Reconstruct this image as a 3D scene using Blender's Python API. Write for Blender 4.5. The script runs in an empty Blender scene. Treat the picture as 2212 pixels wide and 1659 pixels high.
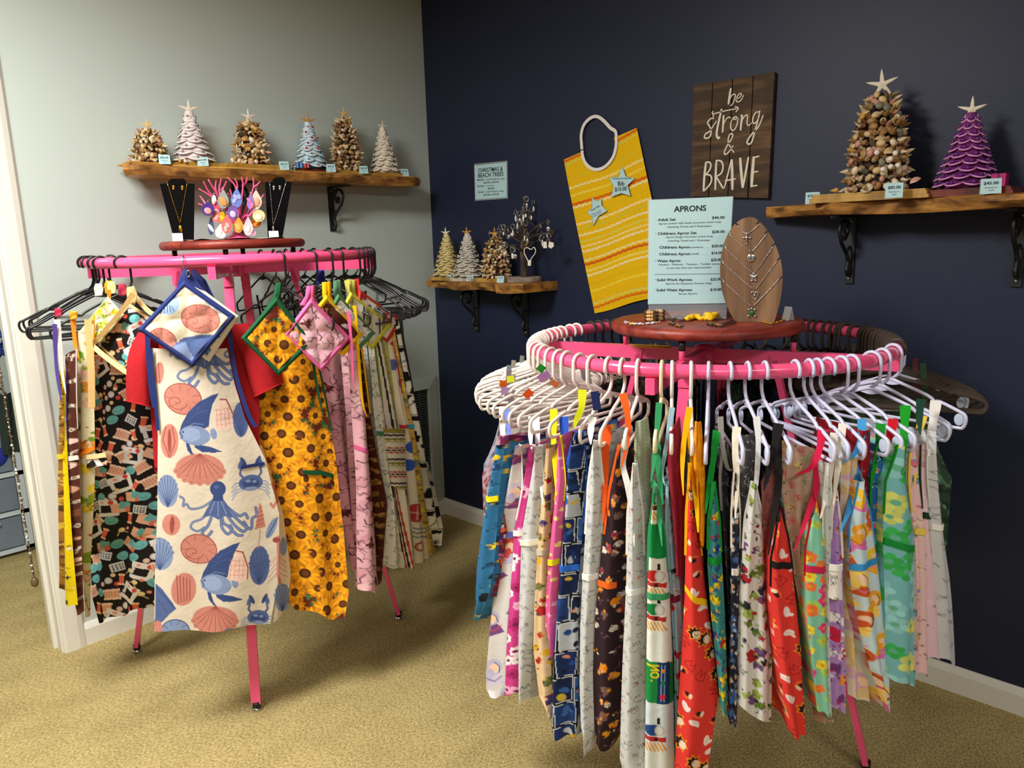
import bpy, math, random
import numpy as np
from mathutils import Vector, Matrix

# ------------------------------------------------------------------ camera
W, H = 2212.0, 1659.0
FPX = 1620.7
YAW, PITCH, ROLL = 0.796444, -0.192526, -0.029302
CAM = np.array([-2.58077, -3.07411, 1.5])
_f = np.array([math.sin(YAW)*math.cos(PITCH), math.cos(YAW)*math.cos(PITCH), math.sin(PITCH)])
_r = np.cross(_f, [0, 0, 1]); _r /= np.linalg.norm(_r); _u = np.cross(_r, _f)
CR_, CU_ = math.cos(ROLL)*_r + math.sin(ROLL)*_u, -math.sin(ROLL)*_r + math.cos(ROLL)*_u
CF_ = _f
scn = bpy.context.scene
cd = bpy.data.cameras.new('camera'); cam = bpy.data.objects.new('camera', cd); scn.collection.objects.link(cam)
cd.sensor_width = 36.0; cd.lens = FPX*36.0/W; cd.clip_start = 0.05
cam.matrix_world = Matrix([[CR_[i], CU_[i], -CF_[i], CAM[i]] for i in range(3)] + [[0, 0, 0, 1]])
scn.camera = cam

# ------------------------------------------------------------------ world, exposure
wd = bpy.data.worlds.new('room_ambient'); scn.world = wd; wd.use_nodes = True
wd.node_tree.nodes['Background'].inputs[0].default_value = (0.95, 0.97, 1.0, 1)
wd.node_tree.nodes['Background'].inputs[1].default_value = 0.25
vs = scn.view_settings
vs.view_transform = 'Standard'; vs.look = 'None'; vs.gamma = 1.0; vs.exposure = 0.0; vs.use_curve_mapping = False
scn.cycles.max_bounces = 6; scn.cycles.diffuse_bounces = 4; scn.cycles.glossy_bounces = 3
scn.cycles.transmission_bounces = 5; scn.cycles.transparent_max_bounces = 8
scn.cycles.sample_clamp_indirect = 6.0
try: scn.cycles.use_denoising = True
except Exception: pass

# ------------------------------------------------------------------ ceiling lamps (positions, size, power)
LAMPS = [((-2.75, -1.35, 2.70), (1.2, 0.55), 104.0), ((-3.7, -4.2, 2.70), (1.2, 0.55), 36.0), ((-2.0, -4.6, 2.70), (1.2, 0.55), 26.0)]
for i, (lc, ls, lp) in enumerate(LAMPS):
    ld = bpy.data.lights.new('ceiling_lamp_light', 'AREA'); ld.shape = 'RECTANGLE'; ld.size, ld.size_y = ls
    ld.energy = lp; ld.color = (1.0, 0.985, 0.955)
    lo = bpy.data.objects.new('ceiling_lamp_light', ld); lo.location = (lc[0], lc[1], lc[2]-0.035); scn.collection.objects.link(lo)
ld = bpy.data.lights.new('side_room_light', 'AREA'); ld.size = 0.6; ld.energy = 9.0; ld.color = (1, 0.98, 0.95)
lo = bpy.data.objects.new('side_room_light', ld); lo.location = (-2.9, 1.3, 2.55); scn.collection.objects.link(lo)

# ------------------------------------------------------------------ picture <-> place helpers
def proj(P):
    d = np.asarray(P, float) - CAM; z = d @ CF_
    return np.array([W/2 + FPX*(d @ CR_)/z, H/2 - FPX*(d @ CU_)/z])
def ray(px, py):
    px = np.asarray(px, float)[..., None]; py = np.asarray(py, float)[..., None]
    return CF_*FPX + CR_*(px - W/2) - CU_*(py - H/2)
def onx(px, py, x=0.0):
    d = ray(px, py); return CAM + d*((x - CAM[0])/d[..., 0:1])
def ony(px, py, y=0.0):
    d = ray(px, py); return CAM + d*((y - CAM[1])/d[..., 1:2])
def onz(px, py, z=0.0):
    d = ray(px, py); return CAM + d*((z - CAM[2])/d[..., 2:3])
class Plane:                                  # vertical plane through P0, facing the given horizontal heading
    def __init__(s, P0, ang=None, tilt=0.0):
        s.P0 = np.array(P0, float)
        n = CAM - s.P0; a = math.atan2(n[1], n[0]) + math.radians(ang or 0)
        t = math.radians(tilt)
        s.n = np.array([math.cos(a)*math.cos(t), math.sin(a)*math.cos(t), math.sin(t)])
    def __call__(s, px, py, off=0.0):
        d = ray(px, py); o = s.P0 + s.n*np.asarray(off, float)[..., None] if np.ndim(off) else s.P0 + s.n*off
        k = ((o - CAM) @ s.n if np.ndim(off) == 0 else ((o - CAM)*s.n).sum(-1)) / (d @ s.n)
        return CAM + d*np.asarray(k)[..., None]
RACK = {'L': (np.array([-1.3236, -0.4898]), 0.469, 1.4586), 'R': (np.array([-0.70574, -2.00399]), 0.478, 1.197)}
def cyl(rk, px, py, rho):
    c = RACK[rk][0]; d = ray(px, py); rho = np.asarray(rho, float)
    o = CAM[:2] - c; a = (d[..., :2]**2).sum(-1); b = (d[..., :2]*o).sum(-1); cc = (o*o).sum() - rho**2
    D = np.maximum(b*b - a*cc, 0); t = (-b - np.sqrt(D))/a
    return CAM + d*t[..., None]
def theta_of(rk, x, front=True):
    c, R, z = RACK[rk]; best = None
    ca = math.atan2(CAM[1]-c[1], CAM[0]-c[0])
    for k in range(1440):
        a = k*math.pi/720
        isf = math.cos(a - ca) > 0.21
        if isf != front: continue
        e = abs(proj((c[0]+R*math.cos(a), c[1]+R*math.sin(a), z))[0] - x)
        if best is None or e < best[0]: best = (e, a)
    return best[1]

# ------------------------------------------------------------------ colours and materials
def lin(c):
    c = np.array(c[:3], float)/255.0
    return np.where(c <= 0.04045, c/12.92, ((c+0.055)/1.055)**2.4)
MATS = {}
def mat(name, col=(200, 200, 200), rough=0.5, metal=0.0, bump=0.0, bscale=60.0, var=0.0, vscale=6.0, emit=None, trans=0.0, spec=0.5, coat=0.0, alpha=1.0):
    if name in MATS: return MATS[name]
    m = bpy.data.materials.new(name); m.use_nodes = True; nt = m.node_tree; b = nt.nodes['Principled BSDF']
    c = lin(col); b.inputs['Base Color'].default_value = (*c, 1); b.inputs['Roughness'].default_value = rough
    b.inputs['Metallic'].default_value = metal; b.inputs['Specular IOR Level'].default_value = spec
    b.inputs['Transmission Weight'].default_value = trans; b.inputs['Coat Weight'].default_value = coat; b.inputs['Alpha'].default_value = alpha
    tc = nt.nodes.new('ShaderNodeTexCoord')
    if var:
        n = nt.nodes.new('ShaderNodeTexNoise'); n.inputs['Scale'].default_value = vscale; n.inputs['Detail'].default_value = 4
        nt.links.new(tc.outputs['Object'], n.inputs['Vector'])
        mx = nt.nodes.new('ShaderNodeMix'); mx.data_type = 'RGBA'
        mx.inputs[6].default_value = (*(c*(1-var)), 1); mx.inputs[7].default_value = (*np.minimum(c*(1+var), 1), 1)
        nt.links.new(n.outputs['Fac'], mx.inputs[0]); nt.links.new(mx.outputs[2], b.inputs['Base Color'])
    if bump:
        n = nt.nodes.new('ShaderNodeTexNoise'); n.inputs['Scale'].default_value = bscale; n.inputs['Detail'].default_value = 3
        nt.links.new(tc.outputs['Object'], n.inputs['Vector'])
        bp = nt.nodes.new('ShaderNodeBump'); bp.inputs['Strength'].default_value = bump; bp.inputs['Distance'].default_value = 0.003
        nt.links.new(n.outputs['Fac'], bp.inputs['Height']); nt.links.new(bp.outputs[0], b.inputs['Normal'])
    if emit:
        b.inputs['Emission Color'].default_value = (*lin(emit[0]), 1); b.inputs['Emission Strength'].default_value = emit[1]
    MATS[name] = m; return m
def wood(name, c1, c2, stretch=(1, 12, 12), scale=3.0, rough=0.5, bump=0.15, c3=None):
    if name in MATS: return MATS[name]
    m = bpy.data.materials.new(name); m.use_nodes = True; nt = m.node_tree; b = nt.nodes['Principled BSDF']; b.inputs['Roughness'].default_value = rough
    tc = nt.nodes.new('ShaderNodeTexCoord'); mp = nt.nodes.new('ShaderNodeMapping'); mp.inputs['Scale'].default_value = stretch
    nt.links.new(tc.outputs['Object'], mp.inputs['Vector'])
    n = nt.nodes.new('ShaderNodeTexNoise'); n.inputs['Scale'].default_value = scale; n.inputs['Detail'].default_value = 8; n.inputs['Distortion'].default_value = 0.6
    nt.links.new(mp.outputs[0], n.inputs['Vector'])
    cr = nt.nodes.new('ShaderNodeValToRGB'); e = cr.color_ramp.elements
    e[0].position = 0.33; e[0].color = (*lin(c1), 1); e[1].position = 0.66; e[1].color = (*lin(c2), 1)
    if c3 is not None:
        k = cr.color_ramp.elements.new(0.5); k.color = (*lin(c3), 1)
    nt.links.new(n.outputs['Fac'], cr.inputs[0]); nt.links.new(cr.outputs[0], b.inputs['Base Color'])
    bp = nt.nodes.new('ShaderNodeBump'); bp.inputs['Strength'].default_value = bump; bp.inputs['Distance'].default_value = 0.002
    nt.links.new(n.outputs['Fac'], bp.inputs['Height']); nt.links.new(bp.outputs[0], b.inputs['Normal'])
    MATS[name] = m; return m
def cloth_mat(name='printed_cotton', rough=0.85, bump=0.12):
    if name in MATS: return MATS[name]
    m = bpy.data.materials.new(name); m.use_nodes = True; nt = m.node_tree; b = nt.nodes['Principled BSDF']; b.inputs['Roughness'].default_value = rough
    b.inputs['Specular IOR Level'].default_value = 0.25
    at = nt.nodes.new('ShaderNodeAttribute'); at.attribute_name = 'Col'
    tc = nt.nodes.new('ShaderNodeTexCoord'); n = nt.nodes.new('ShaderNodeTexNoise'); n.inputs['Scale'].default_value = 90; n.inputs['Detail'].default_value = 3
    nt.links.new(tc.outputs['Object'], n.inputs['Vector'])
    n2 = nt.nodes.new('ShaderNodeTexNoise'); n2.inputs['Scale'].default_value = 14; n2.inputs['Detail'].default_value = 2
    nt.links.new(tc.outputs['Object'], n2.inputs['Vector'])
    ad = nt.nodes.new('ShaderNodeMath'); ad.operation = 'MULTIPLY_ADD'; ad.inputs[1].default_value = 3.0
    nt.links.new(n2.outputs['Fac'], ad.inputs[0]); nt.links.new(n.outputs['Fac'], ad.inputs[2])
    bp = nt.nodes.new('ShaderNodeBump'); bp.inputs['Strength'].default_value = bump*2; bp.inputs['Distance'].default_value = 0.004
    nt.links.new(ad.outputs[0], bp.inputs['Height']); nt.links.new(bp.outputs[0], b.inputs['Normal'])
    nt.links.new(at.outputs['Color'], b.inputs['Base Color'])
    MATS[name] = m; return m

# ------------------------------------------------------------------ mesh building
ORG = {}
COL = scn.collection
def cat_rom(pts, n=8, closed=False):
    P = np.array(pts, float)
    if len(P) < 3 and not closed: return np.array([P[0] + (P[-1]-P[0])*t for t in np.linspace(0, 1, n+1)])
    if closed: Q = np.vstack([P[-1], P, P[0], P[1]])
    else: Q = np.vstack([2*P[0]-P[1], P, 2*P[-1]-P[-2]])
    out = []
    for i in range(1, len(Q)-2):
        a, b, c, d = Q[i-1:i+3]
        for t in np.linspace(0, 1, n, endpoint=False):
            out.append(0.5*((2*b) + (-a+c)*t + (2*a-5*b+4*c-d)*t*t + (-a+3*b-3*c+d)*t**3))
    if not closed: out.append(Q[-2])
    return np.array(out)
class MB:
    def __init__(s): s.V = []; s.F = []; s.M = []; s.n = 0
    def add(s, V, F, m=0):
        V = np.asarray(V, float).reshape(-1, 3); s.V.append(V)
        for f in F: s.F.append([i + s.n for i in f]); s.M.append(m)
        s.n += len(V); return s
    def box(s, c, d, rz=0.0, m=0):
        c = np.array(c, float); d = np.array(d, float)/2
        P = np.array([[x, y, z] for z in (-1, 1) for y in (-1, 1) for x in (-1, 1)], float)*d
        if rz: P[:, :2] = P[:, :2] @ np.array([[math.cos(rz), math.sin(rz)], [-math.sin(rz), math.cos(rz)]])
        return s.add(P + c, [(0, 2, 3, 1), (4, 5, 7, 6), (0, 1, 5, 4), (2, 6, 7, 3), (0, 4, 6, 2), (1, 3, 7, 5)], m)
    def beam(s, A, B, w, h, up=(0, 0, 1), m=0):
        A = np.array(A, float); B = np.array(B, float); d = B-A; d /= np.linalg.norm(d); sd = np.cross(d, up); sd /= np.linalg.norm(sd); u = np.cross(sd, d)
        P = [q + sd*a*w/2 + u*b*h/2 for q in (A, B) for a, b in ((-1, -1), (1, -1), (1, 1), (-1, 1))]
        return s.add(P, [(0, 1, 2, 3)[::-1], (4, 5, 6, 7), (0, 1, 5, 4), (1, 2, 6, 5), (2, 3, 7, 6), (3, 0, 4, 7)], m)
    def tube(s, path, r, seg=8, closed=False, m=0, caps=True):
        P = np.array(path, float); n = len(P); r = np.broadcast_to(np.asarray(r, float), (n,))
        T = np.roll(P, -1, 0) - np.roll(P, 1, 0) if closed else np.gradient(P, axis=0)
        T /= np.linalg.norm(T, axis=1)[:, None] + 1e-12
        a = np.array([0, 0, 1.0]) if abs(T[0][2]) < 0.9 else np.array([1.0, 0, 0])
        N = np.cross(T[0], a); N /= np.linalg.norm(N); V = []
        th = np.arange(seg)*2*math.pi/seg; cs, sn = np.cos(th), np.sin(th)
        for i in range(n):
            N = N - T[i]*(N @ T[i]); N /= np.linalg.norm(N) + 1e-12; B = np.cross(T[i], N)
            V.append(P[i] + r[i]*(cs[:, None]*N + sn[:, None]*B))
        V = np.vstack(V); F = []
        for i in range(n if closed else n-1):
            j = (i+1) % n
            for k in range(seg):
                l = (k+1) % seg; F.append((i*seg+k, i*seg+l, j*seg+l, j*seg+k))
        if caps and not closed: F.append(tuple(range(seg))[::-1]); F.append(tuple((n-1)*seg + k for k in range(seg)))
        return s.add(V, F, m)
    def ell(s, c, r, seg=12, rings=8, M3=None, m=0):
        c = np.array(c, float); r = np.broadcast_to(np.asarray(r, float), (3,)); V = [[0, 0, -1]]
        for i in range(1, rings):
            p = -math.pi/2 + math.pi*i/rings
            for k in range(seg): V.append([math.cos(p)*math.cos(2*math.pi*k/seg), math.cos(p)*math.sin(2*math.pi*k/seg), math.sin(p)])
        V.append([0, 0, 1]); V = np.array(V)*r
        if M3 is not None: V = V @ np.asarray(M3).T
        F = [(0, 1+(k+1) % seg, 1+k) for k in range(seg)]
        for i in range(rings-2):
            a = 1+i*seg; b = a+seg
            for k in range(seg): l = (k+1) % seg; F.append((a+k, a+l, b+l, b+k))
        a = 1+(rings-2)*seg; t = len(V)-1
        F += [(a+k, a+(k+1) % seg, t) for k in range(seg)]
        return s.add(V + c, F, m)
    def lathe(s, prof, c=(0, 0, 0), seg=32, m=0, axis=None):
        c = np.array(c, float); V = []; F = []
        for r, z in prof:
            for k in range(seg): V.append([r*math.cos(2*math.pi*k/seg), r*math.sin(2*math.pi*k/seg), z])
        n = len(prof)
        for i in range(n-1):
            for k in range(seg): l = (k+1) % seg; F.append((i*seg+k, i*seg+l, (i+1)*seg+l, (i+1)*seg+k))
        F.append(tuple(range(seg))[::-1]); F.append(tuple((n-1)*seg+k for k in range(seg)))
        return s.add(np.array(V) + c, F, m)
    def prism(s, poly, off, m=0, ms=None):
        P = np.array(poly, float); off = np.array(off, float); n = len(P)
        F = [tuple(range(n)), tuple(range(2*n-1, n-1, -1))]
        s.add(np.vstack([P, P+off]), F, m)
        base = s.n - 2*n
        for k in range(n):
            l = (k+1) % n; s.F.append([base+k, base+n+k, base+n+l, base+l]); s.M.append(m if ms is None else ms)
        return s
    def grid(s, G, m=0, closed_u=False):
        G = np.asarray(G, float); a, b = G.shape[:2]; F = []
        for i in range(a-1):
            for k in range(b if closed_u else b-1):
                l = (k+1) % b; F.append((i*b+k, i*b+l, (i+1)*b+l, (i+1)*b+k))
        return s.add(G.reshape(-1, 3), F, m)
    def ribbon(s, pts, w, n, m=0, th=0.0):
        P = np.array(pts, float); T = np.gradient(P, axis=0); n = np.asarray(n, float)
        S = np.cross(T, n); S /= np.linalg.norm(S, axis=1)[:, None] + 1e-9
        w = np.broadcast_to(np.asarray(w, float), (len(P),))[:, None]
        s.grid(np.stack([P - S*w/2, P + S*w/2], 1), m)
        if th:
            nn = n/np.linalg.norm(n)
            s.grid(np.stack([P + S*w/2 - nn*th, P - S*w/2 - nn*th], 1), m)
        return s
    def build(s, name, mats, parent=None, smooth=True, cols=None):
        me = bpy.data.meshes.new(name); V = np.vstack(s.V)
        o = bpy.data.objects.new(name, me); COL.objects.link(o)
        org = np.zeros(3)
        if parent is not None: o.parent = parent; org = ORG.get(parent.name, org)
        ORG[o.name] = org
        me.from_pydata((V-org).tolist(), [], s.F)
        for m in (mats if isinstance(mats, (list, tuple)) else [mats]): me.materials.append(m)
        if max(s.M) > 0: me.polygons.foreach_set('material_index', s.M)
        if smooth:
            me.polygons.foreach_set('use_smooth', [True]*len(s.F))
            if smooth == 'auto':
                try: me.set_sharp_from_angle(angle=math.radians(38))
                except Exception: pass
        if cols is not None:
            ca = me.color_attributes.new('Col', 'FLOAT_COLOR', 'POINT'); c4 = np.ones((len(V), 4), np.float32); c4[:, :3] = cols
            ca.data.foreach_set('color', c4.ravel())
        me.update(); return o
def thing(name, label, cat, loc=(0, 0, 0), group=None):
    o = bpy.data.objects.new(name, None); COL.objects.link(o); o.empty_display_size = 0.05
    o.location = loc; ORG[o.name] = np.array(loc, float); return tag(o, label, cat, group)
def tag(o, label, cat, group=None):
    o['label'] = label; o['category'] = cat
    if group: o['group'] = group
    return o
def structure(o, label=None, cat=None):
    o['kind'] = 'structure'
    if label: o['label'] = label
    if cat: o['category'] = cat
    return o
def copy_tree(o, parent=None):
    c = o.copy(); COL.objects.link(c)
    if parent is not None: c.parent = parent
    for ch in list(o.children): copy_tree(ch, c)
    return c
# lettering: outlines of the built-in typeface, laid on a surface between two points
_txt = {}
def text_geo(s, bold=0.0):
    k = (s, bold)
    if k not in _txt:
        cu = bpy.data.curves.new('t', 'FONT'); cu.body = s; cu.offset = bold; cu.resolution_u = 3
        ob = bpy.data.objects.new('t', cu); COL.objects.link(ob)
        me = bpy.data.meshes.new_from_object(ob); V = np.array([v.co[:] for v in me.vertices]); F = [tuple(p.vertices) for p in me.polygons]
        bpy.data.objects.remove(ob); bpy.data.curves.remove(cu); bpy.data.meshes.remove(me); _txt[k] = (V, F)
    return _txt[k]
def put_text(mb, s, A, B, n, h, m=0, bold=0.0, off=0.0006, slant=0.0):
    V, F = text_geo(s, bold); A = np.asarray(A, float); B = np.asarray(B, float); d = B-A; Lw = np.linalg.norm(d); d /= Lw
    u = np.cross(n, d); x0, x1 = V[:, 0].min(), V[:, 0].max(); k = Lw/(x1-x0)
    X = (V[:, 0]-x0)*k + V[:, 1]*slant*h; Y = V[:, 1]*h/0.69
    mb.add(A + X[:, None]*d + Y[:, None]*u + np.asarray(n)*off, F, m)

# ------------------------------------------------------------------ painting prints on cloth (pattern coordinates follow the cloth)
def paint(X, Y, base, shapes):
    X = X.ravel(); Y = Y.ravel(); C = np.empty((len(X), 3)); C[:] = lin(base) if not isinstance(base, np.ndarray) else base
    for sh in shapes:
        k = sh[0]
        if k == 'e':
            _, cx, cy, rx, ry, rot, col = sh; R = max(rx, ry)+1
            i = np.nonzero((np.abs(X-cx) < R) & (np.abs(Y-cy) < R))[0]
            if not len(i): continue
            x = X[i]-cx; y = Y[i]-cy; c, s_ = math.cos(rot), math.sin(rot)
            d = np.hypot((x*c+y*s_)/rx, (-x*s_+y*c)/ry); a = np.clip((1-d)*min(rx, ry)+0.5, 0, 1)[:, None]
            C[i] = C[i]*(1-a) + lin(col)*a
        elif k == 'p':
            _, pts, col = sh; P = np.array(pts, float)
            i = np.nonzero((X > P[:, 0].min()) & (X < P[:, 0].max()) & (Y > P[:, 1].min()) & (Y < P[:, 1].max()))[0]
            if not len(i): continue
            x = X[i]; y = Y[i]; ins = np.zeros(len(i), bool); n = len(P)
            for q in range(n):
                (x1, y1), (x2, y2) = P[q], P[(q+1) % n]
                if y1 == y2: continue
                cnd = (y1 > y) != (y2 > y); ins ^= cnd & (x < (x2-x1)*(y-y1)/(y2-y1)+x1)
            C[i[ins]] = lin(col)
        elif k == 's':
            _, pts, w, col = sh; P = np.array(pts, float); r = w/2+0.8
            i = np.nonzero((X > P[:, 0].min()-r) & (X < P[:, 0].max()+r) & (Y > P[:, 1].min()-r) & (Y < P[:, 1].max()+r))[0]
            if not len(i): continue
            x = X[i]; y = Y[i]; dm = np.full(len(i), 1e9)
            for q in range(len(P)-1):
                a = P[q]; d = P[q+1]-a; L2 = d @ d + 1e-9
                t = np.clip(((x-a[0])*d[0]+(y-a[1])*d[1])/L2, 0, 1)
                dm = np.minimum(dm, np.hypot(x-a[0]-t*d[0], y-a[1]-t*d[1]))
            a = np.clip(w/2+0.5-dm, 0, 1)[:, None]; C[i] = C[i]*(1-a) + lin(col)*a
    return C
def rotp(pts, cx, cy, a, k=1.0):
    c, s_ = math.cos(a)*k, math.sin(a)*k
    return [(cx + x*c - y*s_, cy + x*s_ + y*c) for x, y in pts]
def m_flower(cx, cy, r, n, pc, cc, cr=0.35, rot=0.0, pw=None):
    pw = pw or 2.2*r/n; out = []
    for k in range(n):
        a = rot + 2*math.pi*k/n; out.append(('e', cx+math.cos(a)*r*0.62, cy+math.sin(a)*r*0.62, r*0.42, pw, a, pc if k % 2 else tuple(min(255, int(v*1.08)) for v in pc)))
    out.append(('e', cx, cy, r*cr, r*cr, 0, cc)); return out
def jitter(x0, x1, y0, y1, sp, rng, j=0.35):
    out = []; row = 0; y = y0
    while y < y1 + sp:
        x = x0 + (sp/2 if row % 2 else 0)
        while x < x1 + sp: out.append((x+rng.uniform(-j, j)*sp, y+rng.uniform(-j, j)*sp)); x += sp
        y += sp*0.87; row += 1
    return out
def star_pts(cx, cy, r, n=5, k=0.45, rot=-math.pi/2):
    return [(cx+math.cos(rot+i*math.pi/n)*(r if i % 2 == 0 else r*k), cy+math.sin(rot+i*math.pi/n)*(r if i % 2 == 0 else r*k)) for i in range(2*n)]
# ================================================================== the room
def carpet():
    m = bpy.data.materials.new('olive_carpet'); m.use_nodes = True; nt = m.node_tree; b = nt.nodes['Principled BSDF']; b.inputs['Roughness'].default_value = 0.95
    b.inputs['Specular IOR Level'].default_value = 0.1
    tc = nt.nodes.new('ShaderNodeTexCoord')
    mp = nt.nodes.new('ShaderNodeMapping'); mp.inputs['Rotation'].default_value = (0, 0, 0.7); mp.inputs['Scale'].default_value = (1, 1.9, 1)
    nt.links.new(tc.outputs['Object'], mp.inputs['Vector'])
    def noise(s, d, r=0.6):
        n = nt.nodes.new('ShaderNodeTexNoise'); n.inputs['Scale'].default_value = s; n.inputs['Detail'].default_value = d; n.inputs['Roughness'].default_value = r
        nt.links.new(mp.outputs[0], n.inputs['Vector']); return n
    a, c = noise(105, 4, 0.7), noise(4, 3)
    cr = nt.nodes.new('ShaderNodeValToRGB'); e = cr.color_ramp.elements
    e[0].position = 0.34; e[0].color = (*lin((132, 110, 64)), 1); e[1].position = 0.64; e[1].color = (*lin((214, 195, 136)), 1)
    nt.links.new(a.outputs['Fac'], cr.inputs[0])
    mx = nt.nodes.new('ShaderNodeMix'); mx.data_type = 'RGBA'; mx.blend_type = 'MULTIPLY'; mx.inputs[0].default_value = 0.5
    c2 = nt.nodes.new('ShaderNodeValToRGB'); c2.color_ramp.elements[0].position = 0.3; c2.color_ramp.elements[0].color = (0.62, 0.6, 0.55, 1); c2.color_ramp.elements[1].position = 0.6
    nt.links.new(c.outputs['Fac'], c2.inputs[0]); nt.links.new(cr.outputs[0], mx.inputs[6]); nt.links.new(c2.outputs[0], mx.inputs[7])
    nt.links.new(mx.outputs[2], b.inputs['Base Color'])
    bp = nt.nodes.new('ShaderNodeBump'); bp.inputs['Strength'].default_value = 0.5; bp.inputs['Distance'].default_value = 0.006
    nt.links.new(a.outputs['Fac'], bp.inputs['Height']); nt.links.new(bp.outputs[0], b.inputs['Normal']); return m
SAGE = mat('sage_wall_paint', (196, 207, 200), 0.6, bump=0.06, bscale=220)
NAVY = mat('navy_wall_paint', (28, 36, 62), 0.5, bump=0.1, bscale=160, spec=0.4)
WHITE = mat('white_trim_paint', (232, 230, 218), 0.4, bump=0.03, bscale=90)
CEILM = mat('ceiling_white', (206, 204, 198), 0.8)
def slab(name, lo, hi, m, label, cat):
    lo = np.array(lo, float); hi = np.array(hi, float)
    o = MB().box((lo+hi)/2, hi-lo).build(name, m, smooth=False); return structure(o)
slab('floor', (-5.3, -6.1, -0.05), (0.15, 2.6, 0), carpet(), 0, 0)
slab('ceiling', (-5.3, -6.1, 2.75), (0.15, 2.6, 2.85), CEILM, 0, 0)
slab('wall_left', (-1.845, 0, 0), (0.0, 0.12, 2.75), SAGE, 0, 0)
slab('wall_left_far', (-5.3, 0, 0), (-2.78, 0.12, 2.75), SAGE, 0, 0)
slab('wall_left_lintel', (-2.78, 0, 2.42), (-1.845, 0.12, 2.75), SAGE, 0, 0)
slab('wall_right', (0, -6.1, 0), (0.12, 0.12, 2.75), NAVY, 0, 0)
TAUPE = mat('low_bounce_taupe', (112, 102, 96), 0.7)  # unseen rear and entry walls, coloured dark to cut bounce light and raise contrast
slab('wall_rear', (-5.3, -6.1, 0), (0.0, -6.0, 2.75), TAUPE, 0, 0)
slab('wall_entry', (-5.3, -6.0, 0), (-5.2, 2.6, 2.75), TAUPE, 0, 0)
slab('wall_side_room', (-5.2, 1.62, 0), (-1.2, 1.72, 2.75), SAGE, 0, 0)
slab('wall_side_room_end', (-1.3, 0.12, 0), (-1.2, 1.62, 2.75), SAGE, 0, 0)
# baseboards with a small top chamfer
def baseboard(name, A, B, inward, h=0.088, t=0.016):
    A = np.array(A, float); B = np.array(B, float); n = np.array(inward, float)
    sec = [(0, 0), (t, 0), (t, h-0.022), (t*0.45, h-0.004), (t*0.3, h), (0, h)]
    P = [A + n*a + np.array([0, 0, z]) for a, z in sec]
    return structure(MB().prism(P, B-A).build(name, WHITE, smooth=False))
baseboard('baseboard_left', (-1.845, -0.0005, 0), (-0.017, -0.0005, 0), (0, -1, 0))
baseboard('baseboard_right', (-0.0005, 0, 0), (-0.0005, -6.0, 0), (-1, 0, 0))
baseboard('baseboard_side_room', (-5.2, 1.6195, 0), (-1.3, 1.6195, 0), (0, -1, 0))
# door opening casing: faces, reveals and a stop bead
c = MB()
sec = [(-1.922, 0.0), (-1.922, -0.012), (-1.912, -0.021), (-1.868, -0.021), (-1.85, -0.015), (-1.838, 0.0)]
c.prism([(x, y, 0) for x, y in sec], (0, 0, 2.44)); structure(c.build('trim_1', WHITE, smooth=False))
c = MB(); c.box((-1.8875, 0.062, 1.21), (0.08, 0.125, 2.42)); c.box((-1.934, 0.07, 1.21), (0.014, 0.035, 2.42)); structure(c.build('trim_2', WHITE, smooth=False))
c = MB(); c.box((-2.353, 0.05, 2.41), (0.95, 0.14, 0.035)); structure(c.build('trim_3', WHITE, smooth=False))
c = MB(); c.box((-2.78, 0.05, 1.2), (0.06, 0.14, 2.4)); structure(c.build('trim_4', WHITE, smooth=False))

# ceiling lamps
LAMPG = mat('lamp_diffuser', (255, 252, 244), 0.6, emit=((255, 250, 238), 3.0))
for i, (lc, ls, lp) in enumerate(LAMPS):
    t = thing('ceiling_light', ['white troffer lamp on the ceiling nearest the doorway', 'white troffer lamp on the ceiling behind the camera', 'white troffer lamp on the ceiling nearest the navy wall'][i], 'light', (lc[0], lc[1], 2.75))
    f = MB()
    for s_ in (-1, 1):
        f.box((lc[0], lc[1]+s_*(ls[1]/2+0.02), 2.729), (ls[0]+0.08, 0.04, 0.042)); f.box((lc[0]+s_*(ls[0]/2+0.02), lc[1], 2.729), (0.04, ls[1], 0.042))
    f.build('frame', WHITE, t, smooth=False)
    MB().box((lc[0], lc[1], 2.73), (ls[0]-0.002, ls[1]-0.002, 0.036)).build('diffuser', LAMPG, t, smooth=False)

# air return frame low on the green wall
t = thing('air_return_grille', 'sage painted framed air return low on the green wall near the corner', 'grille', (-0.35, 0, 0.09))
x0, x1, z0, z1, w_ = -0.66, -0.035, 0.092, 0.79, 0.062
outer = [(x0, z0), (x1, z0), (x1, z1), (x0, z1)]; inner = [(x0+w_, z0+w_), (x1-w_, z0+w_), (x1-w_, z1-w_), (x0+w_, z1-w_)]
f = MB()
for k in range(4):
    a, b_, c_, d = outer[k], outer[(k+1) % 4], inner[(k+1) % 4], inner[k]
    y0 = lambda p, y: (p[0], y, p[1])
    f.add([y0(a, -0.001), y0(b_, -0.001), y0(b_, -0.016), y0(a, -0.016), y0(d, -0.03), y0(c_, -0.03), y0(c_, -0.001), y0(d, -0.001)], [(0, 1, 2, 3), (3, 2, 5, 4), (4, 5, 6, 7)])
f.build('frame', SAGE, t, smooth=False)
MB().box(((x0+x1)/2, -0.003, (z0+z1)/2), (x1-x0-2*w_, 0.004, z1-z0-2*w_)).build('duct_opening', mat('dark_duct', (30, 34, 32), 0.9), t, smooth=False)
f = MB(); k = z0+w_+0.008
while k < z1-w_-0.005:
    f.box(((x0+x1)/2, -0.009, k), (x1-x0-2*w_, 0.009, 0.0035)); k += 0.0135
for i in range(5): f.box((x0+w_+0.05+i*0.1, -0.007, (z0+z1)/2), (0.004, 0.006, z1-z0-2*w_))
f.build('louvre_panel', mat('louvre_grey', (92, 104, 98), 0.5), t, smooth=False)

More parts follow.
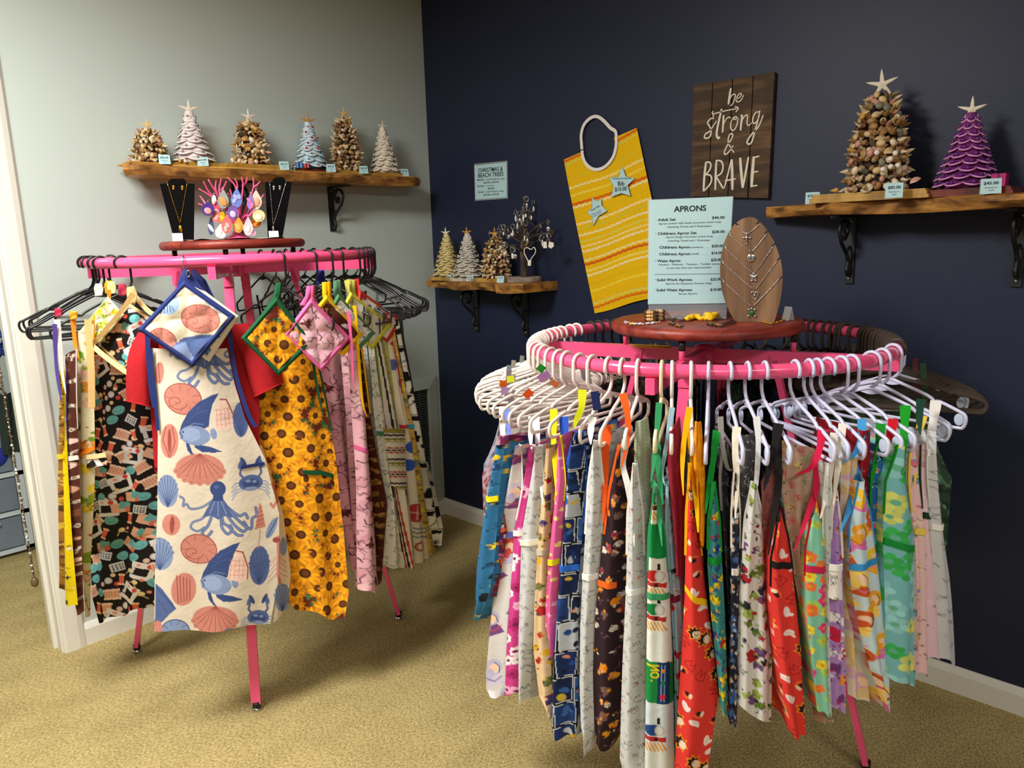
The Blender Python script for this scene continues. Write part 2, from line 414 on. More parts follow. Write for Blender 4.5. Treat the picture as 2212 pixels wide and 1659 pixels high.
# ------------------------------------------------------------------ beyond the doorway
t = thing('drawer_tower', 'pale plastic three drawer tower on the carpet beyond the doorway', 'storage drawers', (-1.93, 1.37, 0))
FR = mat('pale_blue_plastic', (205, 216, 222), 0.35); TR = mat('smoky_plastic', (120, 132, 146), 0.25, var=0.2, vscale=8)
bx0, bx1, by0, by1 = -2.1, -1.715, 1.215, 1.56
f = MB()
f.box(((bx0+bx1)/2, (by0+by1)/2, 0.645), (bx1-bx0, by1-by0, 0.03))
for z in (0.03, 0.22, 0.42): f.box(((bx0+bx1)/2, (by0+by1)/2, z), (bx1-bx0, by1-by0, 0.022))
for x in (bx0+0.018, bx1-0.018):
    f.box((x, (by0+by1)/2, 0.33), (0.036, by1-by0, 0.62))
f.build('cabinet_frame', FR, t, smooth=False)
for i, (z0_, z1_) in enumerate(((0.042, 0.208), (0.232, 0.408), (0.432, 0.628))):
    d = MB(); d.box(((bx0+bx1)/2, (by0+by1)/2-0.004, (z0_+z1_)/2), (bx1-bx0-0.08, by1-by0-0.01, z1_-z0_-0.012)); dd = d.build('drawer', TR, t, smooth=False)
    h = MB(); h.box(((bx0+bx1)/2, by0-0.012, z1_-0.02), (0.12, 0.02, 0.012)); h.build('drawer_handle', FR, dd, smooth=False)
    if i == 2: MB().ell(((bx0+bx1)/2+0.09, by0-0.002, 0.52), (0.05, 0.012, 0.05)).build('blue_cloth_bundle', mat('royal_blue_cloth', (30, 50, 160), 0.8, var=0.3, vscale=30), dd)
t = thing('storage_bin', 'grey lidded plastic bin on top of the pale drawer tower', 'bin', (-1.9, 1.36, 0.66))
b_ = MB(); b_.prism([(-2.07, 1.24, 0.661), (-1.78, 1.24, 0.661), (-1.78, 1.5, 0.661), (-2.07, 1.5, 0.661)], (0, 0, 0.2)); b_.build('bin_body', mat('grey_plastic', (120, 126, 126), 0.4, var=0.15), t, smooth=False)
MB().box((-1.925, 1.37, 0.872), (0.32, 0.29, 0.022)).build('lid', mat('dark_plastic', (50, 58, 56), 0.4), t, smooth=False)
# blue beaded bundle and a dark scarf hanging in the side room
Pb = ony(2, 742, 1.0)[0:3]
t = MB(); rg = random.Random(4)
for i in range(70):
    a = rg.uniform(0, 6.28); z = rg.uniform(-0.055, 0.055); r = 0.045*math.sqrt(max(0.05, 1-(z/0.06)**2))
    t.ell(Pb + np.array([math.cos(a)*r, math.sin(a)*r, z]), 0.011, 7, 5)
t.tube([Pb + (0, 0, 0.05), Pb + (0, 0.1, 0.35), Pb + (0, 0.62, 0.5)], 0.003, 6)
tag(t.build('bead_bundle', mat('cobalt_beads', (36, 66, 150), 0.35, var=0.3, vscale=40)), 'cobalt blue bead bundle hanging in the room past the doorway', 'beads')
A_ = ony(12, 850, 1.2); 
t = MB(); G = []
for v in np.linspace(0, 1, 14):
    G.append([A_ + np.array([(u-0.5)*0.07*(1+0.5*v), 0.015*math.sin(9*u+3*v), -0.30*v]) for u in np.linspace(0, 1, 12)])
t.grid(G); t.tube([A_, A_+(0, 0.4, 0.06)], 0.004, 6)
tag(t.build('hanging_scarf', mat('dark_green_cloth', (38, 52, 44), 0.9)), 'dark green scarf hanging above the drawer tower', 'scarf')
# string of glass beads down the doorway edge
t = thing('bead_string', 'brown glittering bead string hanging down the doorway edge', 'bead string', (-1.955, 0.13, 2.4))
MB().tube([(-1.95, 0.15, 2.4), (-1.952, 0.15, 1.2), (-1.948, 0.15, 0.25)], 0.002, 5).build('cord', mat('brown_cord', (92, 74, 52), 0.8), t)
b1 = MB(); rg = random.Random(8); z = 2.38
while z > 0.27:
    r = rg.choice([0.003, 0.004, 0.0055]); b1.ell((-1.951+rg.uniform(-.002, .002), 0.148, z), r, 6, 5, m=rg.choice([0, 0, 0, 1])); z -= r*2.1
o = b1.build('beads', [mat('bronze_bead', (110, 88, 58), 0.3), mat('clear_bead', (220, 215, 205), 0.1)], t); o['kind'] = 'stuff'
b1 = MB(); b1.ell((-1.95, 0.148, 0.25), (0.014, 0.014, 0.02)); b1.build('end_weight', mat('bronze_bead'), t)

# ================================================================== shelves
LIVE = wood('live_edge_wood', (124, 74, 26), (226, 172, 84), (0.8, 9, 9), 2.6, 0.35, 0.2, (186, 128, 52))
LIVE2 = wood('live_edge_wood_crosswise', (92, 52, 18), (205, 150, 70), (9, 0.8, 9), 2.6, 0.35, 0.2, (160, 106, 42))
BARK = wood('bark_edge', (96, 56, 22), (196, 138, 62), (4, 4, 9), 4, 0.7, 0.5)
IRON = mat('black_iron', (20, 20, 22), 0.5, bump=0.1, bscale=80)
def live_shelf(name, label, axis, s0, s1, z1, th, prof, m, seed, sk=(0, 0)):
    # a slab along the wall: prof(t) gives the front depth of the top face, the bark edge undercuts it
    rg = random.Random(seed); n = 60; top = []; G = []
    ph = [rg.uniform(0, 6) for _ in range(4)]
    for i in range(n+1):
        t_ = i/n; s = s0+(s1-s0)*t_; d = prof(t_) + 0.004*math.sin(23*t_+ph[0]) + 0.003*math.sin(51*t_+ph[1])
        lo = d + 0.006*math.sin(17*t_+ph[2]) - 0.012; row = []
        for k, (dd, z) in enumerate(((0.001, z1), (d-0.004, z1), (d, z1-0.004), (d+0.005*math.sin(31*t_+ph[3]), z1-th*0.5), (lo, z1-th+0.004*math.sin(13*t_)), (0.001, z1-th))):
            s2 = s + (sk[0]*max(0, 1-t_*6)+sk[1]*max(0, 1-(1-t_)*6))*(1-dd/.2)*(1 if axis == 'x' else -1); row.append((s2, -dd, z) if axis == 'x' else (-dd, s2, z))
        G.append(row)
    mb = MB(); G = np.array(G)
    mb.grid(G[:, 0:3], 0); mb.grid(G[:, 2:5], 1); mb.grid(G[:, 4:6], 0); mb.grid(G[:, [5, 0]], 0)
    for e in (G[0], G[-1]): mb.add(e, [tuple(range(6))], 1)
    o = mb.build(name, [m, BARK], smooth='auto'); return tag(o, label, 'shelf')
lerp_prof = lambda pts: (lambda t: float(np.interp(t, [a for a, b in pts], [b for a, b in pts])))
ZL, ZB, ZR = 1.800, 1.303, 1.578
live_shelf('live_edge_shelf', 'long live edge wooden shelf on the green wall above the tall rack', 'x', -1.59, -0.155, ZL, 0.042, lerp_prof([(0, .13), (.06, .185), (.4, .20), (.7, .185), (.95, .17), (1, .13)]), LIVE, 1, (.15, -.03))
live_shelf('live_edge_shelf', 'small live edge shelf in the corner of the navy wall', 'y', -0.06, -0.855, ZB, 0.04, lerp_prof([(0, .05), (.05, .13), (.4, .17), (.75, .2), (.8, .24), (1, .23)]), LIVE2, 2)
live_shelf('live_edge_shelf', 'long live edge shelf at the right end of the navy wall', 'y', -1.86, -3.25, ZR, 0.038, lerp_prof([(0, .06), (.1, .12), (.2, .2), (.28, .16), (.5, .2), (1, .2)]), LIVE2, 3)
def bracket(label, axis, s, ztop, drop=0.22, reach=0.15, flip=1):
    loc = (s, 0, ztop) if axis == 'x' else (0, s, ztop)
    t = thing('scroll_bracket', label, 'bracket', loc, None)
    M = (lambda a, b, c: (s+a, -b, ztop-c)) if axis == 'x' else (lambda a, b, c: (-b, s+a, ztop-c))
    def bx(c0, c1, nm):
        P = [M(a, b, c) for a in (c0[0], c1[0]) for b in (c0[1], c1[1]) for c in (c0[2], c1[2])]
        MB().add(P, [(0, 1, 3, 2), (4, 6, 7, 5), (0, 4, 5, 1), (2, 3, 7, 6), (0, 2, 6, 4), (1, 5, 7, 3)]).build(nm, IRON, t, smooth=False)
    bx((-0.014, 0.0005, 0.0005), (0.014, 0.008, drop), 'wall_plate'); bx((-0.014, 0.008, 0.0005), (0.014, reach, 0.007), 'shelf_plate')
    sc = [(reach-0.02, 0.012), (reach-0.008, 0.03), (reach-0.02, 0.055), (reach-0.045, 0.055), (reach-0.055, 0.035), (reach-0.04, 0.024), (reach-0.032, 0.034)][::-1]
    curve = [(0.03, 0.026), (0.05, 0.018), (0.085, 0.02), (0.105, 0.045), (0.09, 0.08), (0.06, 0.105), (0.035, 0.125), (0.022, 0.15), (0.03, 0.175), (0.018, 0.19), (0.008, 0.178)]
    inner = [(0.062, 0.05), (0.072, 0.06), (0.062, 0.074), (0.045, 0.064), (0.04, 0.04), (0.055, 0.024)]
    mb = MB()
    mb.tube([M(0, b, c) for b, c in cat_rom(curve, 6)], 0.0065, 6); mb.tube([M(0, b, c) for b, c in cat_rom(inner, 6)], 0.006, 6); mb.ell(M(0, 0.06, 0.06), 0.009, 8, 6)
    mb.tube([M(0, b, c) for b, c in cat_rom([(0.012, 0.1), (0.03, 0.11), (0.035, 0.13), (0.02, 0.145)], 5)], 0.005, 6)
    mb.build('scroll', IRON, t)
    for c_ in (0.018, drop-0.016):
        mb = MB(); mb.ell(M(0, 0.009, c_), 0.0055, 8, 6); mb.build('screw', mat('steel_screw', (150, 150, 150), 0.35, 0.9), t)
bracket('black scroll bracket at the corner end of the green wall shelf', 'x', -0.60, ZL-0.046, 0.2)
bracket('black scroll bracket behind the pink coral jewellery tree', 'x', -1.06, ZL-0.046, 0.22)
bracket('black scroll bracket nearest the corner under the small shelf', 'y', -0.32, ZB-0.041)
bracket('black scroll bracket under the key ring tree end of the small shelf', 'y', -0.66, ZB-0.041)
bracket('black bracket under the large shell tree', 'y', -2.13, ZR-0.039)
bracket('black bracket under the purple tree at the frame edge', 'y', -2.60, ZR-0.039)
# ================================================================== trees of shells
def rot_to(n, roll=0.0):
    n = np.array(n, float); n /= np.linalg.norm(n); a = np.array([0, 0, 1.0]) if abs(n[2]) < 0.95 else np.array([1.0, 0, 0])
    x = np.cross(a, n); x /= np.linalg.norm(x); y = np.cross(n, x); c, s_ = math.cos(roll), math.sin(roll)
    return np.stack([x*c+y*s_, -x*s_+y*c, n], 1)
def starfish(mb, c, R, n, m=0, lean=0.0):
    n = np.array(n, float); n /= np.linalg.norm(n); rt = np.cross([0, 0, 1.0], n); rt /= np.linalg.norm(rt); up = np.cross(n, rt); c = np.array(c, float)
    K = 60; rings = []
    for fr, hgt in ((1.0, 0.0), (0.93, 0.6), (0.72, 0.95), (0.4, 1.15), (0.12, 1.3)):
        row = []
        for k in range(K):
            a = 2*math.pi*k/K + lean; ph = (a-lean)*5 % (2*math.pi); q = abs(ph-math.pi)/math.pi   # 1 at arm axis
            r = R*(0.27+0.73*q**2.6)*fr
            hh = hgt*R*0.10*(0.55+0.45*(1-q))
            row.append(c + rt*math.sin(a)*r + up*math.cos(a)*r + n*hh)
        rings.append(row)
    G = np.array(rings); mb.grid(G, m, closed_u=True); mb.add(G[-1], [tuple(range(K))], m)
    B = G.copy(); B = B - 2*((B-c) @ n)[..., None]*n; mb.grid(B[::-1], m, closed_u=True); mb.add(B[-1], [tuple(range(K))[::-1]], m)
SHELLS = [mat('shell_tan', (214, 184, 134), 0.45, bump=0.3, bscale=300, var=0.25, vscale=40), mat('shell_brown', (160, 120, 70), 0.5, bump=0.3, bscale=300, var=0.3, vscale=40),
          mat('shell_cream', (232, 214, 180), 0.4, bump=0.2, bscale=300, var=0.12, vscale=40), mat('shell_rose', (200, 146, 124), 0.4, bump=0.2, bscale=300, var=0.15, vscale=40),
          mat('shell_gold', (206, 156, 70), 0.4, bump=0.2, bscale=300, var=0.15, vscale=40), mat('shell_grey', (128, 124, 108), 0.45, bump=0.3, bscale=300, var=0.2, vscale=40)]
CORE = mat('dark_twig_core', (62, 42, 22), 0.8, bump=0.4, bscale=90)
YBOARD = wood('pine_board', (150, 108, 38), (205, 160, 74), (9, 9, 1.5), 2, 0.4, 0.1)
RBOARD = wood('cherry_board', (82, 28, 20), (128, 52, 34), (9, 9, 1.5), 2, 0.35, 0.1)
WBOARD = wood('whitewashed_board', (170, 158, 140), (214, 204, 188), (9, 9, 1.5), 2, 0.6, 0.1)
STAR_Y = mat('starfish_straw', (226, 190, 118), 0.6, bump=0.3, bscale=400); STAR_W = mat('starfish_white', (240, 228, 206), 0.6, bump=0.3, bscale=400); STAR_O = mat('starfish_amber', (206, 150, 66), 0.6, bump=0.3, bscale=400)
PEARL = mat('pearl_bead', (240, 232, 220), 0.15, spec=0.8)
def board(t, c, w, d, h, axis, m, step=False):
    mb = MB(); dx, dy = (w, d) if axis == 'x' else (d, w); x, y, z = c
    if step: prof = [(0, 0), (1, 0), (1, .4), (.965, .45), (.965, .75), (.94, .8), (.94, 1)]
    else: prof = [(0, 0), (1, 0), (1, .65), (.975, 1)]
    L = [[(x+sx*dx/2*k, y+sy*dy/2*k, z+h*q) for sx, sy in ((-1, -1), (1, -1), (1, 1), (-1, 1))] for k, q in prof[1:]]
    mb.add(L[0], [(3, 2, 1, 0)])
    mb.grid(np.array(L), closed_u=True); mb.add(L[-1], [(0, 1, 2, 3)]); return mb.build('base_board', m, t, smooth=False)
def add_shell(mb, c, out, sz, kind, m, rg):
    d = np.array(out) + np.array([rg.uniform(-.35, .35), rg.uniform(-.35, .35), rg.uniform(-.3, .3)]); M3 = rot_to(d, rg.uniform(0, 6.28))
    if kind == 0: mb.ell(c, (sz*.8, sz*.62, sz*.5), 9, 6, M3, m)                      # round snail
    elif kind == 1:                                                                    # pointed spiral
        pr = [(0.01, -0.2), (.42, 0), (.5, .25), (.36, .55), (.4, .6), (.24, .95), (.27, 1.0), (.1, 1.35), (.01, 1.6)]; V = []; seg = 8
        for r, z in pr:
            for k in range(seg): V.append([r*math.cos(2*math.pi*k/seg)*sz, r*math.sin(2*math.pi*k/seg)*sz, z*sz])
        F = [(i*seg+k, i*seg+(k+1) % seg, (i+1)*seg+(k+1) % seg, (i+1)*seg+k) for i in range(len(pr)-1) for k in range(seg)]
        mb.add(np.array(V) @ M3.T + c, F, m)
    else:                                                                              # ribbed cockle dish
        G = []
        for i, fr in enumerate((0.05, 0.4, 0.75, 1.0)):
            row = []
            for k in range(13):
                a = math.pi*(0.08+0.84*k/12); r = sz*1.05*fr*(1+0.05*(k % 2)*fr); row.append([r*math.cos(a), r*math.sin(a)-sz*.45, sz*.42*(1-fr*fr)])
            G.append(row)
        mb.grid(np.array(G).reshape(4, 13, 3) @ M3.T + c, m); 
def shell_tree(label, loc, Ht, Rb, axis, seed, wts, bw, bd, bm, starm, ssz, face, group=None, tiers=8, shsz=0.013, step=False, bh=0.016, pearls=0):
    x, y, z = loc; t = thing('shell_tree', label, 'shell tree', loc, group); rg = random.Random(seed)
    board(t, loc, bw, bd, bh, axis, bm, step); z0 = z+bh; n = np.array(face, float)
    MB().lathe([(Rb*.8, 0), (Rb*.78, Ht*.1), (Rb*.5, Ht*.5), (Rb*.16, Ht*.92), (.002, Ht)], (x, y, z0), 16).build('cone_core', CORE, t)
    for i in range(tiers):
        q = (i+0.4)/tiers; zz = z0 + Ht*0.97*q; rr = Rb*(1.0-0.06*q-0.60*q**2.8); cnt = max(4, int(2*math.pi*rr/(shsz*1.45))); mb = MB()
        for k in range(cnt):
            for sub in (0, 1):
                a = 2*math.pi*(k+0.5*(i % 2)+0.5*sub)/cnt + rg.uniform(-.12, .12); r2 = rr*(0.92 if sub == 0 else 0.78)
                cpos = np.array([x+math.cos(a)*r2, y+math.sin(a)*r2, zz+rg.uniform(-.2, .2)*Ht/tiers+(0.35*Ht/tiers if sub else 0)])
                m = rg.choices(range(6), wts(q))[0]
                add_shell(mb, cpos, (math.cos(a), math.sin(a), -0.15+0.9*q), shsz*rg.uniform(.7, 1.15), rg.choice([0, 0, 1, 1, 2]), m, rg)
        mb.build('shell_tier', SHELLS, t)
    if pearls:
        for k in range(pearls):
            q = rg.uniform(.05, .85); a = math.atan2(n[1], n[0])+rg.uniform(-1.3, 1.3); rr = Rb*(1.0-0.12*q-0.62*q**2.3)
            mb = MB(); mb.ell((x+math.cos(a)*(rr+.008), y+math.sin(a)*(rr+.008), z0+Ht*q), 0.008, 10, 8); mb.build('pearl', PEARL, t)
    mb = MB(); starfish(mb, (x+n[0]*0.004, y+n[1]*.004, z0+Ht+ssz*0.42), ssz, n, 0, rg.uniform(-.1, .1)); mb.build('starfish', starm, t); return t
def scallop_tree(label, loc, Ht, Rb, axis, seed, inner, rim, beads, bw, bd, bm, starm, ssz, face, group=None, tiers=9, pet=7, bh=0.016, step=False, core=None):
    x, y, z = loc; t = thing('scallop_tree', label, 'beaded tree', loc, group); rg = random.Random(seed); board(t, loc, bw, bd, bh, axis, bm, step); z0 = z+bh; n = np.array(face, float)
    MB().lathe([(Rb*.86, 0.002), (Rb*.5, Ht*.5), (.004, Ht)], (x, y, z0), 18).build('cone_core', core or inner, t)
    for i in range(tiers):
        q = i/tiers; rr = Rb*(1-0.82*q); zz = z0 + 0.008 + Ht*0.96*q; hh = Ht/tiers*1.35; cnt = max(4, int(round(pet*(1-0.45*q)))); mb = MB(); bd_ = MB()
        off = rg.uniform(0, .3)+(math.pi/cnt if i % 2 else 0)
        for k in range(cnt):
            a0 = 2*math.pi*k/cnt+off; hw = math.pi/cnt*1.12; G = []
            for fr in (0.0, 0.35, 0.7, 0.88, 1.0):
                row = []
                for u in np.linspace(-1, 1, 11):
                    a = a0+hw*u; rad = rr*(0.70+0.46*fr*math.cos(u*1.3)) ; dz = hh*(1-fr)*0.95 - 0.12*hh*math.sin(math.pi*fr) + (0.42*hh*(u*u))*fr
                    row.append([x+math.cos(a)*rad, y+math.sin(a)*rad, zz+dz])
                G.append(row)
            G = np.array(G); mb.grid(G[:4], 0); mb.grid(G[3:], 1)
            mb.tube(G[4], 0.0016+0.0008*Rb/0.06, 5, m=1)
            aa = a0; bd_.ell((x+math.cos(aa)*rr*1.07, y+math.sin(aa)*rr*1.07, zz+hh*.33), 0.0042*Rb/0.06, 8, 6, m=rg.randrange(len(beads)))
        bd_.tube([(x+math.cos(a)*rr*1.07, y+math.sin(a)*rr*1.07, zz+hh*.33) for a in np.linspace(0, 6.2832, 33)[:-1]], .0007, 4, closed=True)
        mb.build('shell_tier', [inner, rim], t); bd_.build('bead_row', beads, t)
    mb = MB(); starfish(mb, (x+n[0]*0.005, y+n[1]*.005, z0+Ht+ssz*0.35), ssz, n); mb.build('starfish', starm, t); return t
toL = (-0.15, -1.0, 0.0); toR = (-1.0, -0.25, 0.0)
IW = mat('pearly_pink_white', (236, 218, 214), 0.35); RIMW = mat('white_glitter_rim', (248, 244, 240), 0.4, bump=0.3, bscale=500)
SIL = mat('silver_bead', (200, 200, 205), 0.12, 0.9); BLU = mat('teal_shell_blue', (24, 104, 140), 0.35, var=0.25, vscale=60); BLW = mat('icy_rim', (226, 240, 244), 0.35)
RED = mat('red_bead', (190, 30, 50), 0.15); GOLDB = mat('gold_bead', (214, 170, 70), 0.2, 0.9); CRM = mat('cream_shell', (238, 226, 206), 0.4); CRR = mat('cream_rim', (246, 238, 220), 0.4)
YEL = mat('straw_shell', (214, 196, 132), 0.4); YELR = mat('pale_straw_rim', (240, 228, 178), 0.4); SLV = mat('silvery_shell', (196, 188, 172), 0.4); SLR = mat('silvery_rim', (232, 226, 212), 0.4)
PUR = mat('orchid_shell', (116, 42, 110), 0.3, var=0.25, vscale=50); PUR2 = mat('pale_orchid_rim', (222, 150, 206), 0.35); PURB = mat('violet_bead', (104, 40, 130), 0.12)
XL = [-1.424, -1.263, -1.024, -0.750, -0.565, -0.352]
w_mix = lambda q: (4, 3-q, 3, .6, .3, .6); w_gold = lambda q: (2+2*q, 1+4*q, 3-2*q, .6, 3-2*q, .2); w_br = lambda q: (4, 2+2*q, 2.4, .9, .6, .5)
shell_tree('smallest brown shell tree at the left end of the green wall shelf', (XL[0], -.1, ZL), .125, .062, 'x', 1, lambda q: (5, 3, 2, .3, .2, .3), .2, .13, YBOARD, STAR_Y, .027, toL, tiers=7, bh=.008, shsz=.0125)
scallop_tree('tall pink-white beaded tree second from the left on the green wall shelf', (XL[1], -.1, ZL), .185, .072, 'x', 2, IW, RIMW, [SIL], .17, .12, YBOARD, STAR_W, .04, toL, tiers=8, pet=6)
shell_tree('golden brown shell tree with white star on the green wall shelf', (XL[2], -.105, ZL), .175, .072, 'x', 3, w_gold, .27, .13, YBOARD, STAR_W, .034, toL, tiers=8, shsz=.015, bh=.02)
scallop_tree('blue and white beaded tree with gold star', (XL[3], -.1, ZL), .19, .068, 'x', 4, mat('icy_shell', (206, 226, 234), .35), BLW, [SIL, RED, mat('sky_bead', (90, 170, 210), .15)], .18, .12, RBOARD, STAR_O, .036, toL, tiers=8, pet=7, bh=.014, core=BLU)
shell_tree('tall brown shell tree between the blue tree and the cream tree', (XL[4], -.1, ZL), .235, .066, 'x', 5, w_br, .17, .12, YBOARD, STAR_Y, .033, toL, tiers=10, shsz=.0145, bh=.014)
scallop_tree('cream beaded tree nearest the corner on the green wall shelf', (XL[5], -.095, ZL), .2, .064, 'x', 6, CRM, CRR, [PEARL], .17, .12, YBOARD, STAR_W, .032, toL, tiers=8, pet=8, bh=.014)
YBs = [-.225, -.378, -.567]
scallop_tree('straw yellow beaded tree nearest the corner on the small shelf', (-.1, YBs[0], ZB), .2, .066, 'y', 7, YEL, YELR, [GOLDB], .15, .12, YBOARD, STAR_W, .03, toR, tiers=9, pet=7, bh=.018)
scallop_tree('silver beaded tree with amber star on the small shelf', (-.1, YBs[1], ZB), .2, .07, 'y', 8, SLV, SLR, [SIL, PEARL], .16, .12, WBOARD, STAR_O, .03, toR, tiers=9, pet=7)
shell_tree('brown shell tree with amber star on the small shelf', (-.1, YBs[2], ZB), .185, .068, 'y', 9, w_br, .16, .13, YBOARD, STAR_O, .034, toR, tiers=8, shsz=.013)
shell_tree('large shell tree with white star on the right-hand wall shelf', (-.115, -2.235, ZR), .29, .088, 'y', 10, lambda q: (3, 1+4*q, 3-2*q, 1.2, .5, 1), .34, .16, YBOARD, STAR_W, .046, (-1, -.35, 0), tiers=11, shsz=.0165, step=True, bh=.026, pearls=9)
scallop_tree('orchid purple beaded tree with white star', (-.11, -2.475, ZR), .2, .074, 'y', 11, PUR, PUR2, [PURB], .26, .14, RBOARD, STAR_W, .038, (-1, -.35, 0), tiers=10, pet=9, bh=.02, step=True)
# loose shells and small parcels beside the trees
def loose(label, c, sz, kind, m, out=(0, -1, .5), cat='shell', seed=0, group=None, name='sea_shell'):
    mb = MB(); add_shell(mb, np.array(c, float), out, sz, kind, 0, random.Random(seed)); tag(mb.build(name, SHELLS[m]), label, cat, group)
loose('pink shell at the left end of the green wall shelf', (-1.515, -.13, ZL+.012), .014, 0, 3)
loose('peach shell against the smallest brown shell tree', (-1.488, -.15, ZL+.01), .012, 2, 3, (0, -1, 1), seed=2)
loose('small gold shell between the smallest tree and the pink-white tree', (-1.345, -.165, ZL+.018), .011, 0, 4)
loose('cream ribbed shell just left of the pink-white tree', (-1.325, -.165, ZL+.018), .011, 0, 2)
loose('white shell beside the base of the golden brown tree', (-1.135, -.16, ZL+.03), .014, 0, 2)
loose('pale round shell left of the golden brown tree', (-1.11, -.165, ZL+.03), .013, 0, 2, seed=4)
loose('gold spiral shell lying right of the golden brown tree', (-.93, -.16, ZL+.03), .013, 1, 4, (1, -.3, 0))
loose('pointed shell on the left end of the large tree board', (-.165, -2.14, ZR+.037), .017, 1, 4, (0, 1, 0))
loose('coral pink spiral shell before the large shell tree', (-.185, -2.19, ZR+.036), .013, 1, 3, (-.3, 1, .2), seed=5)
loose('frilly cream shell right of the large shell tree', (-.19, -2.315, ZR+.044), .02, 0, 2)
loose('sliced whelk shell leaning right of the large shell tree', (-.175, -2.362, ZR+.05), .015, 2, 3, (-1, -.2, .1), seed=7)
def gift(label, c, d, m1, m2):
    t = thing('gift_box', label, 'gift box', c); c = np.array(c)
    MB().box(c+(0, 0, d/2), (d, d, d)).build('box', m1, t, smooth=False)
    mb = MB(); mb.box(c+(0, 0, d/2), (d*1.02, d*.15, d*1.02)); mb.box(c+(0, 0, d/2), (d*.15, d*1.02, d*1.02)); mb.build('ribbon', m2, t, smooth=False)
gift('magenta glitter gift box beside the orchid purple tree', (-.13, -2.562, ZR+.021), .034, mat('magenta_glitter', (190, 24, 110), 0.4, bump=0.5, bscale=600), mat('dark_ribbon', (70, 20, 60), .4))
gift('tiny blue gift box left of the blue beaded tree', (-.835, -.15, ZL+.015), .022, mat('gift_blue', (50, 110, 170), .4), RIMW)
gift('tiny red gift box left of the blue beaded tree', (-.81, -.165, ZL+.015), .018, mat('gift_red', (190, 30, 50), .4), RIMW)
gift('tiny green gift box left of the blue beaded tree', (-.855, -.13, ZL+.001), .018, mat('gift_green', (50, 90, 70), .4), RIMW)

# ------------------------------------------------------------------ folded price cards
CARD = mat('pale_blue_card', (188, 224, 228), 0.7); CARDW = mat('white_card', (240, 246, 250), 0.7); INK = mat('black_ink', (24, 28, 34), 0.7)
def price_card(label, c, w, h, face, txt=None, m=CARD, line2=True, group=None):
    c = np.array(c, float); n = np.array([face[0], face[1], 0.0]); n /= np.linalg.norm(n); r_ = np.cross([0, 0, 1.0], n); up = np.array([0, 0, 1.0]); d = h*0.32
    a = [c-r_*w/2+n*d, c+r_*w/2+n*d, c+r_*w/2+up*h, c-r_*w/2+up*h]; b = [c-r_*w/2-n*d, c+r_*w/2-n*d]; t_ = 0.0006
    mb = MB(); mb.prism(a, -n*t_, 0); mb.prism([a[3], a[2], b[1], b[0]], n*t_*0.5 - up*t_*.5, 0)
    if txt:
        nn = np.cross(a[1]-a[0], a[3]-a[0]); nn /= np.linalg.norm(nn); e = (a[3]-a[0]); f = (a[1]-a[0])
        if nn @ n < 0: nn = -nn
        put_text(mb, txt, a[0]+f*.14+e*.6, a[0]+f*.86+e*.6, nn, h*.2, 1, 0.02)
        put_text(mb, 'Handmade tree', a[0]+f*.2+e*.36, a[0]+f*.8+e*.36, nn, h*.09, 1)
        put_text(mb, 'shell', a[0]+f*.38+e*.18, a[0]+f*.62+e*.18, nn, h*.09, 1)
    tag(mb.build('price_card', [m, INK], smooth=False), label, 'price card', group)
P_ = lambda px, py, y: ony(px, py, y)
for i, (px, lb) in enumerate([(356, 'smallest brown shell tree'), (438, 'pink-white beaded tree'), (612, 'golden brown shell tree'), (713, 'blue and white beaded tree'), (783, 'tall brown shell tree'), (879, 'cream beaded tree')]):
    x = P_(px, 370, -.17)[0]; price_card('price card in front of the ' + lb + ' above the rack', (x, -.178 if i < 5 else -.15, ZL+.0006), .038, .034, (-.3, -1), '$25.00' if i == 0 else '$45.00')
for px, y, lb in [(969, -.145, 'straw yellow tree'), (1016, -.15, 'silver beaded tree'), (1082, -.17, 'brown shell tree on the small shelf')]:
    yy = onx(px, 605, y)[1]; price_card('folded price card before the ' + lb, (y, yy, ZB+.0006), .034, .028, (-1, -.35), '$35.00')
price_card('price card standing alone left of the large shell tree', (-.12, onx(1755, 432, -.12)[1], ZR+.0006), .042, .037, (-1, -.35), '$35.00')
price_card('price card in front of the large shell tree', (-.235, onx(1937, 422, -.21)[1], ZR+.0006 if False else ZR+.002), .045, .042, (-1, -.35), '$85.00')
price_card('price card in front of the orchid purple tree', (-.193, onx(2140, 410, -.19)[1], ZR+.0006), .048, .04, (-1, -.35), '$45.00')

